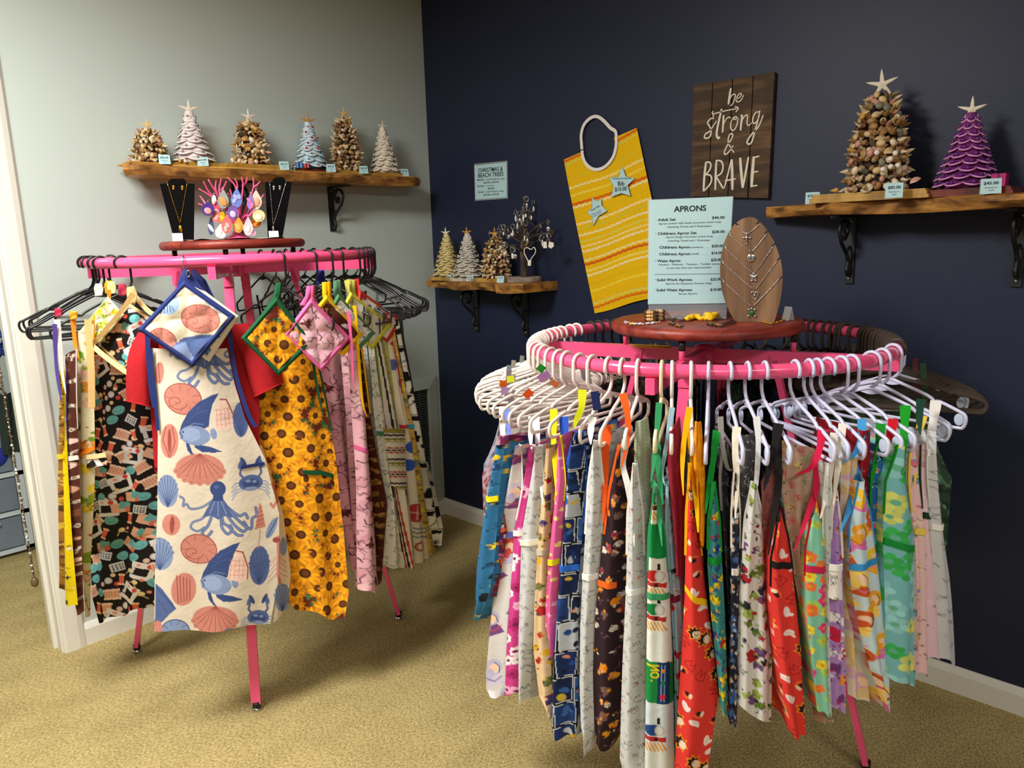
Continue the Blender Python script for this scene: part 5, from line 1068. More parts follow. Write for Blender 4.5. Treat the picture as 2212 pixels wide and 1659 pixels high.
def P_sun(X, Y):
    r = random.Random(7); sh = []; pts = jitter(X.min()-10, X.max()+10, Y.min()-10, Y.max()+10, 43, r, .24)
    for x, y in pts:
        for _ in range(2):
            a = r.uniform(0, 6.28); lx, ly = x+math.cos(a)*27, y+math.sin(a)*27; sh += [('e', lx, ly, 9, 4.5, a+.5, (44, 96, 52)), ('e', lx+4, ly+5, 7, 3.5, a-.6, (60, 120, 64)), ('s', rotp([(-8, 0), (8, 0)], lx, ly, a+.5), 1, (30, 66, 36))]
    r.shuffle(pts)
    for x, y in pts:
        R_ = r.choice([20, 25, 29, 33]); rot = r.uniform(0, 1)
        for ring, (n, k, col) in enumerate([(15, 1.0, (206, 126, 14)), (15, .84, (238, 162, 24))]):
            for i in range(n):
                a = rot + ring*.24 + 2*math.pi*i/n; c_ = tuple(min(255, v*(1+.1*math.sin(i*2.3))) for v in col); sh.append(('e', x+math.cos(a)*R_*k*.62, y+math.sin(a)*R_*k*.62, R_*k*.40, R_*.105, a, c_))
        sh += [('e', x, y, R_*.33, R_*.33, 0, (70, 34, 14)), ('e', x, y, R_*.2, R_*.2, 0, (104, 56, 22))]
    return paint(X, Y, (96, 34, 16), sh)
def sewing_motifs(x, y, r, k):
    a = r.uniform(-.6, .6); peach, teal, cor, cr, gy = (230, 176, 148), (110, 180, 180), (226, 104, 76), (236, 214, 160), (200, 196, 196)
    rect = lambda w, h, dx=0, dy=0, aa=a: rotp([(-w+dx, -h+dy), (w+dx, -h+dy), (w+dx, h+dy), (-w+dx, h+dy)], x, y, aa)
    if k == 0: return [('p', rect(13, 9), peach), ('p', rect(15, 2.5, 0, -9), (240, 206, 180)), ('p', rect(15, 2.5, 0, 9), (240, 206, 180))] + [('s', rotp([(i, -7), (i, 7)], x, y, a), 1.4, (196, 124, 100)) for i in (-9, -4, 1, 6, 11)]
    if k == 1: return [('e', x, y, 12, 9, a, teal), ('s', rotp([(-8, -4), (0, 6), (7, -5)], x, y, a), 1, (70, 140, 146)), ('s', rotp([(-10, 2), (9, 3)], x, y, a), 1, (70, 140, 146))]
    if k == 2: return [('p', rect(5, 10), cor), ('p', rect(6.5, 2, 0, -10), (240, 196, 160)), ('p', rect(6.5, 2, 0, 10), (240, 196, 160))]
    if k == 3: return [('p', rect(13, 9), (208, 208, 206))] + [('e', *rotp([(i, j)], x, y, a)[0], 2.2, 1.4, i, (60, 60, 66)) for i in (-8, -2, 4, 9) for j in (-4, 1, 5)]
    if k == 4: return [('e', x, y, 7, 7, 0, gy), ('e', x, y, 4.6, 4.6, 0, (225, 222, 220)), ('e', x+14, y+7, 4.5, 4.5, 0, (214, 74, 66)), ('e', x-12, y+8, 5, 5, 0, (226, 190, 176)), ('e', x+8, y-12, 4, 4, 0, cr)]
    if k == 5: return [('p', rect(22, 4, 0, 14), (226, 224, 222)), ('p', rect(5, 14, 16, 0), (226, 224, 222)), ('p', rect(21, 6, -2, -12), (226, 224, 222)), ('p', rect(3.5, 8, -17, 0), (214, 214, 212)), ('e', *rotp([(10, -12)], x, y, a)[0], 5, 5, 0, (214, 74, 66)), ('e', *rotp([(-8, -12)], x, y, a)[0], 4, 3, 0, (236, 150, 130))]
    if k == 6: return [('p', rect(12, 10, -3, 0), peach), ('p', rect(11, 8, 8, -6, a+.3), teal), ('p', rect(5, 6, 12, 8, a-.3), cor)] + [('s', rotp([(-2, -12+i*3), (17, -10+i*3)], x, y, a+.3), .9, (70, 150, 150)) for i in range(4)]
    return [('e', x, y, 6, 4.5, a, cr), ('s', rotp([(-12, 8), (-4, 0), (10, 10)], x, y, a), 1.6, (214, 190, 130)), ('e', x+12, y-4, 4, 3, a, (226, 150, 120))]
def P_sew(X, Y):
    r = random.Random(11); sh = []; i = 0
    for x, y in jitter(X.min(), X.max(), Y.min(), Y.max(), 31, r, .2):
        i += 1; k = 5 if i % 11 == 4 else r.choice([0, 1, 2, 3, 4, 6, 7, 4, 2, 1, 0]); sh += sewing_motifs(x, y, r, k)
    return paint(X, Y, (26, 20, 20), sh)
def P_camo(X, Y):
    r = random.Random(5); sh = []
    for x, y in jitter(X.min(), X.max(), Y.min(), Y.max(), 34, r): sh.append(('e', x, y, r.uniform(12, 22), r.uniform(8, 14), r.uniform(0, 3), r.choice([(236, 180, 194), (222, 160, 174), (244, 196, 206)])))
    for x, y in jitter(X.min(), X.max(), Y.min(), Y.max(), 20, r):
        a = r.uniform(0, 6.28); L_ = r.uniform(14, 34); sh.append(('s', rotp([(0, 0), (L_*.4, 3), (L_*.7, -2), (L_, 5)], x, y, a), r.choice([1, 1, 1.5, 2.4]), (92, 64, 72)))
    for x, y in jitter(X.min(), X.max(), Y.min(), Y.max(), 74, r):
        a = r.uniform(0, 6.28); c_ = (96, 40, 38)
        for b in (-.9, -.3, .3, .9, 3.1): sh.append(('e', x+math.cos(a+b)*7, y+math.sin(a+b)*7, 7, 2.8, a+b, c_))
        sh.append(('e', x, y, 5, 4, 0, (130, 70, 60)))
    return paint(X, Y, (234, 178, 190), sh)
def P_script(base, ink, sp=22, seed=0, extra=()):
    def f(X, Y):
        r = random.Random(seed); sh = []
        for x, y in jitter(X.min(), X.max(), Y.min(), Y.max(), sp, r, .2):
            a = r.uniform(-.2, .2); n = r.randrange(3, 6)
            for i in range(n): sh.append(('s', [(x-8+i*5, y+4), (x-6+i*5, y-4-r.uniform(0, 4)), (x-4+i*5, y+4)], 1.3, ink))
            if extra and r.random() < .5: sh.append(('e', x+r.uniform(-8, 8), y+12, r.uniform(4, 7), 4, a, r.choice(extra)))
        return paint(X, Y, base, sh)
    return f
def P_words(base, words, ink, dy=46, seed=0, extra=(), x0=0):   # words lettered down the cloth in simple strokes
    SEG = {'L': [[(0, 0), (0, 10), (6, 10)]], 'a': [[(6, 4), (1, 5), (0, 9), (5, 9), (6, 4), (7, 10)]], 't': [[(3, 0), (2, 9), (6, 10)], [(0, 4), (6, 3)]], 'e': [[(0, 7), (6, 5), (4, 3), (0, 6), (2, 10), (6, 9)]], 'o': [[(3, 3), (0, 7), (3, 10), (6, 7), (3, 3)]], 'f': [[(6, 0), (3, 1), (1, 14)], [(0, 5), (5, 4)]], 'C': [[(7, 1), (3, 0), (0, 5), (2, 10), (7, 9)]], 'N': [[(0, 10), (0, 0), (6, 10), (6, 0)]], 'O': [[(3, 0), (0, 5), (3, 10), (6, 5), (3, 0)]], '.': [[(0, 9), (1, 10)]], '1': [[(1, 2), (3, 0), (3, 10)]], 'D': [[(0, 0), (0, 10), (5, 8), (5, 2), (0, 0)]], 'R': [[(0, 10), (0, 0), (5, 2), (0, 5), (6, 10)]], 'Y': [[(0, 0), (3, 5), (6, 0)], [(3, 5), (3, 10)]], 'P': [[(0, 10), (0, 0), (6, 2), (0, 5)]], 'I': [[(2, 0), (2, 10)]], 'T': [[(0, 0), (6, 0)], [(3, 0), (3, 10)]], 'H': [[(0, 0), (0, 10)], [(6, 0), (6, 10)], [(0, 5), (6, 5)]], 'A': [[(0, 10), (3, 0), (6, 10)], [(1, 6), (5, 6)]], 'E': [[(6, 0), (0, 0), (0, 10), (6, 10)], [(0, 5), (5, 5)]], 'S': [[(6, 1), (1, 1), (1, 5), (6, 6), (5, 10), (0, 9)]]}
    def f(X, Y):
        r = random.Random(seed); sh = []; yy = Y.min()+14; i = 0; Xf, Yf = X.ravel(), Y.ravel()
        while yy < Y.max():
            wd_ = words[i % len(words)]; row = Xf[np.abs(Yf-yy) < 4]
            if len(row):
                cx = row.min()+3+x0
                for ch in wd_:
                    for st in SEG.get(ch, []): sh.append(('s', [(cx+a, yy+b-5) for a, b in st], 1.5, ink))
                    cx += 8.5
                if extra: sh.append(('e', row.mean()+r.uniform(-8, 8), yy+dy*.5, r.uniform(6, 10), r.uniform(5, 9), r.uniform(0, 3), r.choice(extra))); sh.append(('e', row.mean()+r.uniform(-8, 8), yy+dy*.5+3, 4, 3, 0, r.choice(extra)))
            yy += dy; i += 1
        return paint(X, Y, base, sh)
    return f
def P_stripe(base, st, per=46, hor=False, slope=0.0):
    def f(X, Y):
        q = (Y if hor else X + slope*Y) % per; C = np.empty(X.shape+(3,)); C[:] = lin(base)
        for a, b, c_ in st: C[(q >= a) & (q < b)] = lin(c_)
        return C.reshape(-1, 3)
    return f
def P_panels(X, Y):
    r = random.Random(3); sh = []; pal = [(34, 72, 146), (24, 44, 96), (58, 104, 176), (30, 60, 120), (16, 28, 56), (20, 36, 76), (190, 198, 208), (214, 150, 120), (226, 190, 70)]
    y = Y.min()-20
    while y < Y.max():
        h = r.uniform(38, 62); x = X.min()-10+r.uniform(-20, 0)
        while x < X.max():
            w = r.uniform(26, 46); c_ = r.choice(pal[:7]); sk = r.uniform(-5, 5); sh.append(('p', [(x, y), (x+w+sk, y-2), (x+w, y+h), (x+sk, y+h+2)], (214, 220, 228))); sh.append(('p', [(x+1.6, y+1.6), (x+w+sk-1.6, y-.4), (x+w-1.6, y+h-1.6), (x+sk+1.6, y+h+.4)], c_))
            for _ in range(4): sh.append(('e', x+r.uniform(8, w-6), y+r.uniform(8, h-8), r.uniform(3, 10), r.uniform(3, 7), r.uniform(0, 3), r.choice(pal)))
            x += w+4
        y += h+5
    return paint(X, Y, (14, 14, 20), sh)
def P_red(X, Y):
    r = random.Random(9); sh = []
    for i, (x, y) in enumerate(jitter(X.min(), X.max(), Y.min(), Y.max(), 40, r, .25)):
        a = r.uniform(0, 6.28); k = i % 4
        if k == 0:
            S = star_pts(x, y, 19, 7, .6, a); sh += [('p', S, (246, 150, 30)), ('p', star_pts(x, y, 15, 7, .6, a), (40, 18, 18)), ('e', x+5, y+3, 9, 8, a, (238, 210, 180)), ('s', rotp([(0, 0), (5, 4), (9, 0)], x, y, a), 1.5, (60, 24, 24))]
        elif k == 1: sh += [('e', x, y, 11, 6, a, (244, 226, 222)), ('e', x+7, y+4, 6, 3.5, a+1, (244, 226, 222)), ('s', rotp([(-8, 0), (6, 2)], x, y, a), 1, (190, 150, 150))]
        elif k == 2: sh += [('e', x, y, 7, 4.5, a, (30, 18, 20)), ('e', x+6*math.cos(a), y+6*math.sin(a), 4, 6, a, (238, 210, 180)), ('s', rotp([(-10, 5), (-3, 9), (8, 6)], x, y, a), 1.6, (246, 150, 30))]
        elif k == 3: sh.append(('s', rotp([(-12, -9), (-5, 9), (0, -3), (6, 9), (12, -8), (5, -12), (-12, -9)], x, y, a), 1.4, (130, 20, 24)))
    return paint(X, Y, (222, 56, 50), sh)
def P_train(X, Y):
    r = random.Random(4); sh = []; x0, x1 = X.min(), X.max(); cyc = [(0, 76, (232, 234, 220)), (76, 150, (10, 140, 70)), (150, 246, (228, 232, 222)), (246, 372, (232, 236, 230)), (372, 460, (24, 140, 66)), (460, 560, (214, 226, 232))]
    y = Y.min()
    for a, b, c_ in cyc: sh.append(('p', [(x0-5, y+a), (x1+5, y+a+6), (x1+5, y+b+6), (x0-5, y+b)], c_))
    for (cy, c1) in ((190, (198, 40, 40)), (262, (20, 130, 60)), (24, (20, 130, 60)), (520, (36, 74, 140))):
        cx = x0+.5*(x1-x0)*.75; yy = y+cy
        sh += [('e', cx-4, yy, 22, 12, 0, c1), ('p', [(cx+4, yy-12), (cx+12, yy-12), (cx+11, yy-26), (cx+5, yy-26)], (30, 30, 34)), ('e', cx+10, yy+1, 11, 12, 0, (188, 190, 186)), ('e', cx+10, yy+1, 8, 9, 0, (214, 214, 206)), ('p', [(cx-26, yy+12), (cx+24, yy+16), (cx+24, yy+26), (cx-26, yy+22)], (190, 50, 44)), ('e', cx+2, yy+20, 4, 4, 0, (40, 30, 30))]
        for i in range(6): sh.append(('s', [(cx-26+i*8, yy+28), (cx-16+i*8, yy+44)], 4, (222, 160, 70)))
    xb = x0+(x1-x0)*.45; yb = y+372
    sh += [('p', [(xb, yb+2), (xb+26, yb+2), (xb+26, yb+92), (xb, yb+92)], (24, 50, 100)), ('s', [(xb+10, yb+8), (xb+8, yb+86)], 1.6, (150, 200, 220)), ('s', [(xb+17, yb+8), (xb+15, yb+86)], 1.6, (150, 200, 220)), ('e', xb+13, yb+20, 4, 4, 0, (240, 140, 30)), ('e', xb+12, yb+76, 6, 6, 0, (214, 40, 60)), ('e', xb+13, yb+46, 5, 5, 0, (20, 120, 70))]
    xl = x0+(x1-x0)*.24   # NO. 1 reads down the strip
    for st in ([(0, 14), (16, 14), (0, 4), (16, 4)],): sh.append(('s', [(xl+a, yb+6+b) for a, b in st], 3.2, (244, 226, 30)))
    sh.append(('s', [(xl+8+8*math.cos(q), yb+30+6*math.sin(q)) for q in np.linspace(0, 6.3, 14)], 3.2, (244, 226, 30))); sh.append(('e', xl+1, yb+42, 2, 2, 0, (244, 226, 30))); sh.append(('s', [(xl-10, yb+10), (xl-2, yb+10)], 3.4, (244, 226, 30)))
    return paint(X, Y, (224, 230, 226), sh)
def P_figs(base, pal, seed=0, sp=46, dark=(40, 30, 34)):   # large soft figures of hair, gown and scarf colours without any likeness
    def f(X, Y):
        r = random.Random(seed); sh = []
        for x, y in jitter(X.min(), X.max(), Y.min(), Y.max(), sp, r, .25):
            c1, c2, c3 = r.sample(pal, 3); a = r.uniform(-.5, .5)
            sh += [('p', rotp([(-6, 0), (6, 0), (16, 30), (-15, 32)], x, y+6, a), c1), ('e', x, y-2, 15, 17, a, c2), ('e', x+r.uniform(-2, 3), y+1, 8, 10, a, (244, 208, 178)), ('e', x-8, y+16, 7, 15, a+.3, c2), ('s', rotp([(-13, 22), (0, 28), (13, 20)], x, y, a), 2, c3), ('s', rotp([(2, -12), (10, -2), (9, 12)], x, y, a), 1.4, dark)]
        return paint(X, Y, base, sh)
    return f
def P_bottle(X, Y):
    r = random.Random(6); sh = []
    for i, (x, y) in enumerate(jitter(X.min(), X.max(), Y.min(), Y.max(), 24, r, .15)):
        k = i % 4; K = (22, 22, 24)
        if k == 0: sh += [('p', [(x-5, y-4), (x+5, y-4), (x+5, y+12), (x-5, y+12)], K), ('p', [(x-1.6, y-12), (x+1.6, y-12), (x+1.6, y-3), (x-1.6, y-3)], K)]
        elif k == 1: sh += [('p', [(x-10, y-3), (x+10, y-3), (x+7, y+7), (x-7, y+7)], K), ('s', [(x-12, y-6), (x+12, y-6)], 1.6, K)]
        elif k == 2: sh += [('e', x, y+4, 8, 7, 0, K), ('p', [(x-3, y-12), (x+3, y-12), (x+5, y), (x-5, y)], K)]
        else: sh += [('s', [(x-5, y+10), (x+5, y-10)], 1.6, K), ('e', x+5, y-10, 3.5, 2.5, .5, K)]
    return paint(X, Y, (236, 234, 226), sh)
# ================================================================== garments on the tall rack
def cylf(rk): return lambda x, y, rho: cyl(rk, x, y, rho)
def garment(rk, label, fn, L, R, rho=(.6, .6), tr=None, straps=(), flap=None, sp=1.6, folds=(1.5, .004), bulge=.008, seed=0, cat='apron', name='apron', body='apron_body', hem=.004, trim_u=(0, 1), trim_tilt=0, thick=None, into=None, neck=0.0):
    rl, rr = rho; b = cyl(rk, (L[-1][0]+R[-1][0])/2, (L[-1][1]+R[-1][1])/2, (rl+rr)/2 if np.ndim(rl) == 0 else .55); t = into if into is not None else thing(name, label, cat, tuple(b))
    s = Sheet(body, t, L, R, cylf(rk), rl, rr, fn, cen=RACK[rk][0], sp=sp, bulge=bulge, folds=folds, flap=flap, seed=seed, hem=hem, thick=thick, neck=neck if straps else 0)
    if into is not None and label: s.obj['label'] = label
    if tr: trim(s, tr[0], tr[1], t, trim_u[0], trim_u[1], tilt=trim_tilt)
    for st in straps: strap(t, rk, st[0], st[1]*.86, st[2], ((.605, np.mean(rl)+.012) if rk == 'R' else (st[3] if len(st) > 3 else .6)), taper=.86)
    if straps: edge_binding(s, t, straps[0][2])
    return t, s
# red T-shirt with the sea life apron, facing the room
cLr = RACK['L'][0]; aS = math.radians(-117); pM = Plane((cLr[0]+.56*math.cos(aS), cLr[1]+.56*math.sin(aS), 1.0), 0)
REDC = (172, 26, 34)
def tee(X, Y): return paint(X, Y, REDC, [('s', [(560, 842), (612, 826)], 1, (150, 20, 28)), ('s', [(560, 838), (612, 822)], .8, (160, 24, 30)), ('s', [(272, 868), (330, 880)], 1, (150, 20, 28))])
t = thing('tee_shirt', 'red short-sleeved T-shirt under the sea life apron on the tall rack', 'shirt', tuple(pM(440, 1300, -.06)))
mP = lambda x, y, o: pM(x, y, o)
b1 = Sheet('shirt_front', t, [(318, 690), (318, 760), (326, 900), (334, 1010)], [(500, 676), (520, 740), (560, 860), (560, 1010)], mP, -.03, -.03, tee, nrm=pM.n, sp=2.5, bulge=.035, folds=(3, .003))
b1 = Sheet('shirt_back', t, [(320, 690), (318, 760), (326, 900), (334, 1020)], [(498, 672), (520, 740), (556, 860), (556, 1020)], mP, -.03, -.03, tee, nrm=pM.n, sp=3, bulge=-.06, folds=(3, .003))
def tube_sleeve(name, pts, seed):   # pts: (x, y, half width) down the sleeve axis
    G = []; K = 24; n = len(pts)
    for i, (x, y, hw, dx, dy, dep) in enumerate(pts):
        row = []
        for k in range(K):
            a = 2*math.pi*k/K; row.append(pM(x+dx*hw*math.cos(a), y+dy*hw*math.cos(a), -.03+dep*math.sin(a)+.002*math.sin(5*a+i)))
        G.append(row)
    G = np.array(G); R2 = [cat_rom(G[:, k], 6) for k in range(K)]; G = np.stack(R2, 1); mb = MB(); mb.grid(G, closed_u=True)
    o = mb.build(name, CLOTH, t, cols=np.tile(lin(REDC), (G.shape[0]*G.shape[1], 1)))
    h = MB(); h.tube(G[-1], .0022, 5, closed=True); h.build('sleeve_hem', fab((180, 28, 36)), o)
tube_sleeve('sleeve', [(322, 720, 24, 1, .1, .03), (308, 765, 30, 1, .1, .045), (303, 820, 31, 1, .12, .05), (303, 873, 30, 1, .24, .05)], 1)
tube_sleeve('sleeve', [(512, 700, 24, 1, -.1, .03), (545, 742, 34, 1, -.15, .045), (566, 790, 37, 1, -.25, .05), (580, 842, 33, 1, -.5, .05)], 2)
mb = MB(); mb.tube(cat_rom([pM(345, 712, .005), pM(372, 735, .012), (pM(410, 745, .016)), pM(452, 735, .012), pM(485, 700, .004)], 6), .004, 6); mb.build('neck_rib', fab((180, 28, 36)), t)
# sea life print: motifs stand where they show on the cloth
NB, LB, MBl, RS, RD = (58, 76, 128), (132, 150, 188), (84, 102, 152), (202, 132, 116), (156, 74, 70)
def fish(x, y, k=1.0): 
    p = lambda pts: [(x+a*k, y+b*k) for a, b in pts]
    return [('p', p([(-42, 2), (-36, -18), (-22, -44), (0, -66), (28, -80), (44, -84), (30, -60), (24, -36), (22, -14), (6, -6), (-20, -8)]), NB), ('p', p([(-10, 22), (4, 26), (26, 30), (50, 40), (34, 42), (8, 42), (-8, 32)]), NB), ('e', x-8*k, y+6*k, 33*k, 21*k, .12, LB), ('e', x-16*k, y+4*k, 20*k, 15*k, .12, (150, 170, 208)),
            ('p', p([(-28, 22), (-20, 24), (-14, 42), (-6, 52), (-14, 50), (-24, 38)]), NB), ('e', x+32*k, y+2*k, 7*k, 12*k, -.2, LB), ('s', p([(-40, 0), (-34, 8), (-38, 14)]), 2, NB), ('e', x-33*k, y-1*k, 2, 2, 0, (30, 40, 80)), ('s', p([(-24, -12), (-10, -20), (10, -18)]), 1.2, LB), ('s', p([(-18, -30), (2, -44), (20, -50)]), 1.2, (74, 94, 150)), ('s', p([(-6, -50), (10, -60), (26, -66)]), 1.2, (74, 94, 150))]
def fan(x, y, w, h, c1, c2, n=9, flip=1):
    out = [('e', x, y, w*.52, h*.5, 0, c1)]; b = (x, y+flip*h*.5)
    for i in range(n):
        a = math.pi*(i+.5)/n; px, py = x-math.cos(a)*w*.5, y-flip*math.sin(a)*h*.45; out += [('s', [b, (px, py)], 1.3, c2), ('e', px, py, w/n*.62, w/n*.62, 0, c1), ('s', [(px-2, py), (px+2, py)], 1.2, c2)]
    return out
def spiral(x, y, rx, ry, rot, c1, c2):
    out = [('e', x, y, rx, ry, rot, c1)]; out.append(('s', rotp([(rx*math.cos(a), ry*math.sin(a)) for a in np.linspace(0, 6.3, 26)], x, y, rot), 2.2, c2))
    out.append(('s', rotp([(-rx*.3+rx*.6*(1-q)*math.cos(9*q), ry*.3+ry*.55*(1-q)*math.sin(9*q)) for q in np.linspace(0, 1, 20)], x, y, rot), 1.6, c2))
    for i in range(9): a = i*.7; out.append(('s', rotp([(rx*.55*math.cos(a), ry*.55*math.sin(a)), (rx*.95*math.cos(a+.15), ry*.95*math.sin(a+.15))], x, y, rot), 1.2, c2))
    return out
def cone(x, y, w, h, rot=0.0):
    out = [('p', rotp([(-w*.5, h*.5), (-w*.42, 0), (-w*.12, -h*.5), (w*.18, -h*.48), (w*.5, h*.1), (w*.48, h*.5), (0, h*.58)], x, y, rot), (240, 204, 190)), ('s', rotp([(-w*.12, -h*.5), (w*.2, -h*.46), (w*.5, h*.1), (w*.5, h*.5)], x, y, rot), 3, RD)]
    for i in range(4): out.append(('s', rotp([(-w*.35+i*w*.2, -h*.2), (-w*.38+i*w*.22, h*.48)], x, y, rot), 1, RS))
    for i in range(4): out.append(('s', rotp([(-w*.42, -h*.15+i*h*.17), (w*.4, -h*.15+i*h*.17)], x, y, rot), 1, RS))
    return out
def crab(x, y, k=1.0):
    p = lambda pts: [(x+a*k, y+b*k) for a, b in pts]; out = []
    for s_ in (-1, 1):
        for j in range(4): out.append(('s', p([(s_*18, 2+j*4), (s_*32, -2+j*7), (s_*42, 8+j*9)]), 2.2, LB))
        out += [('s', p([(s_*14, -8), (s_*24, -20), (s_*20, -38)]), 5, MBl), ('e', x+s_*16*k, y-44*k, 5*k, 13*k, s_*.5, NB), ('e', x+s_*24*k, y-40*k, 3.5*k, 10*k, -s_*.3, MBl)]
    return out + [('e', x, y, 27*k, 17*k, 0, MBl), ('e', x, y+2*k, 19*k, 10*k, 0, NB), ('e', x-6*k, y-4*k, 6*k, 3*k, 0, LB), ('e', x+8*k, y-2*k, 5*k, 3*k, 0, LB), ('e', x, y+12*k, 14*k, 4*k, 0, LB)]
def octo(x, y, k=1.0, head=True):
    p = lambda pts: [(x+a*k, y+b*k) for a, b in pts]; out = []
    legs = [cat_rom([(a_, b_, 0) for a_, b_ in q_], 4)[:, :2].tolist() for q_ in [[(-6, 26), (-18, 48), (-36, 66), (-52, 72), (-58, 84), (-44, 92), (-30, 84)], [(-4, 30), (-14, 60), (-22, 80), (-34, 96), (-24, 104), (-14, 92)], [(0, 34), (6, 60), (8, 82), (20, 96), (30, 88), (26, 78)], [(5, 30), (18, 54), (36, 78), (54, 92), (62, 84), (56, 72)], [(8, 26), (26, 44), (46, 58), (58, 54), (64, 64)], [(-10, 24), (-34, 40), (-58, 44), (-66, 34), (-74, 38), (-72, 24), (-80, 18)], [(6, 34), (10, 70), (22, 80), (40, 98), (52, 100)], [(12, 28), (36, 60), (70, 88), (74, 66), (84, 60), (82, 44)]]]
    for L_ in legs: out.append(('s', p(L_), 6.6 if len(L_) < 22 else 5.0, MBl)); out.append(('s', p(L_), 2, LB))
    out += [('p', p([(-9, 18), (9, 18), (22, 40), (34, 62), (14, 58), (0, 66), (-14, 58), (-34, 62), (-22, 40)]), MBl), ('s', p([(-6, 24), (-18, 54)]), 2, LB), ('s', p([(6, 24), (18, 54)]), 2, LB), ('s', p([(0, 24), (0, 58)]), 2, LB)]
    if head: out += [('e', x, y, 17*k, 17*k, 0, NB), ('p', p([(-9, 8), (9, 8), (12, 26), (-12, 26)]), NB), ('e', x-3, y-4, 6, 4, 0, MBl)]
    return out
def P_sea(X, Y):
    sh = octo(442, 728, 1.0, False) + octo(520, 716, .6, False) + spiral(395, 858, 40, 33, .25, RS, RD) + fish(428, 930, 1.0) + cone(482, 890, 42, 62, -.08) + fan(520, 905, 34, 74, MBl, NB, 8, 1) + [('e', 366, 950, 19, 37, .05, RS), ('s', [(358, 920), (352, 950), (366, 985)], 2, RD), ('s', [(372, 918), (378, 952), (366, 985)], 2, RD), ('e', 366, 950, 4, 26, 0, RD)]
    sh += fan(430, 1008, 100, 66, RS, RD, 9, -1) + crab(540, 1040, 1.0) + octo(468, 1050, 1.0) + fan(362, 1058, 42, 70, LB, NB, 9, 1) + [('e', 369, 1130, 19, 23, .1, RS), ('e', 371, 1130, 5, 19, .05, RD), ('e', 344, 805, 10, 24, .1, RS), ('s', [(342, 784), (345, 826)], 2.4, RD)]
    sh += spiral(427, 1180, 38, 31, .15, RS, RD) + fish(472, 1248, 1.0) + cone(511, 1213, 44, 60, .05) + fan(558, 1218, 44, 84, MBl, NB, 9, 1) + [('e', 395, 1268, 26, 36, .2, RS)] + [('s', [(380+i*7, 1238+i*2), (384+i*6, 1298-i*2)], 2, RD) for i in range(5)] + fan(462, 1330, 92, 62, RS, RD, 9, -1) + crab(556, 1330, .9)
    sh += fan(345, 1195, 54, 70, LB, NB, 9, 1) + [('p', [(336, 1260), (350, 1270), (366, 1290), (380, 1310), (366, 1322), (350, 1340), (334, 1350)], MBl), ('s', [(338, 1268), (376, 1308)], 2, NB), ('s', [(338, 1290), (360, 1318)], 1.4, NB)] + spiral(378, 1358, 30, 24, 0, LB, NB) + [('e', 491, 1358, 14, 11, 0, MBl), ('e', 341, 1352, 9, 14, 0, RS)]
    sh += [('s', [(596, 1030), (588, 1046), (596, 1062), (600, 1080), (590, 1096), (584, 1088)], 6, RS), ('s', [(596, 1034), (594, 1060), (598, 1082)], 1.5, RD), ('p', [(558, 1086), (562, 1086), (572, 1136), (548, 1140)], RS), ('s', [(560, 1140), (556, 1180)], 2, RS)] + [('s', [(551+i, 1132-i*9), (569-i, 1128-i*9)], 1.4, RD) for i in range(5)]
    sh += [('s', [(600, 1160), (602, 1200), (600, 1240), (606, 1262)], 7, RS), ('e', 596, 1166, 8, 6, 0, RD)] + [('s', [(600, 1200+i*12), (582-i*2, 1222+i*12)], 1.6, RS) for i in range(4)] + [('s', [(603, 1200+i*12), (618+i, 1216+i*10)], 1.6, RS) for i in range(4)] + [('e', 586, 1140, 24, 9, -1.1, LB), ('s', [(576, 1158), (600, 1118)], 2.4, NB), ('e', 612, 1180, 8, 20, 0, LB)] + fan(610, 1290, 34, 60, LB, NB, 7, 1)
    return paint(X, Y, (222, 210, 190), sh)
NAVYB = (40, 52, 112)
t = thing('apron', 'cream apron printed with blue octopus, fish and coral shells, navy bindings', 'apron', tuple(pM(450, 1362, 0)))
s1 = Sheet('apron_body', t, [(327, 752), (334, 850), (341, 940), (340, 1100), (334, 1250), (333, 1361)], [(491, 752), (507, 830), (530, 905), (572, 990), (603, 1110), (603, 1240), (584, 1344)], mP, .012, .012, P_sea, nrm=pM.n, sp=1.15, bulge=.03, folds=(2, .004), hem=.004)
s2 = Sheet('apron_side_fold', t, [(560, 960), (596, 1100), (600, 1240), (590, 1345)], [(566, 962), (612, 1110), (628, 1240), (622, 1312)], mP, .01, -.03, P_sea, nrm=pM.n, sp=1.5, bulge=.004, folds=(1, .003))
trim(s1, 1011, NAVYB, t, .755, .985, .009, 'pocket_trim', -.035)
strap(t, None, [(318, 712), (320, 760), (327, 840), (334, 880)], .013, NAVYB, .018, pl=pM, n=pM.n); strap(t, None, [(496, 700), (499, 745), (512, 820), (537, 895), (553, 922)], .012, NAVYB, .02, pl=pM, n=pM.n, name='armhole_binding')
strap(t, None, [(325, 752), (328, 800), (335, 860), (341, 930)], .009, NAVYB, .022, pl=pM, n=pM.n, name='armhole_binding')
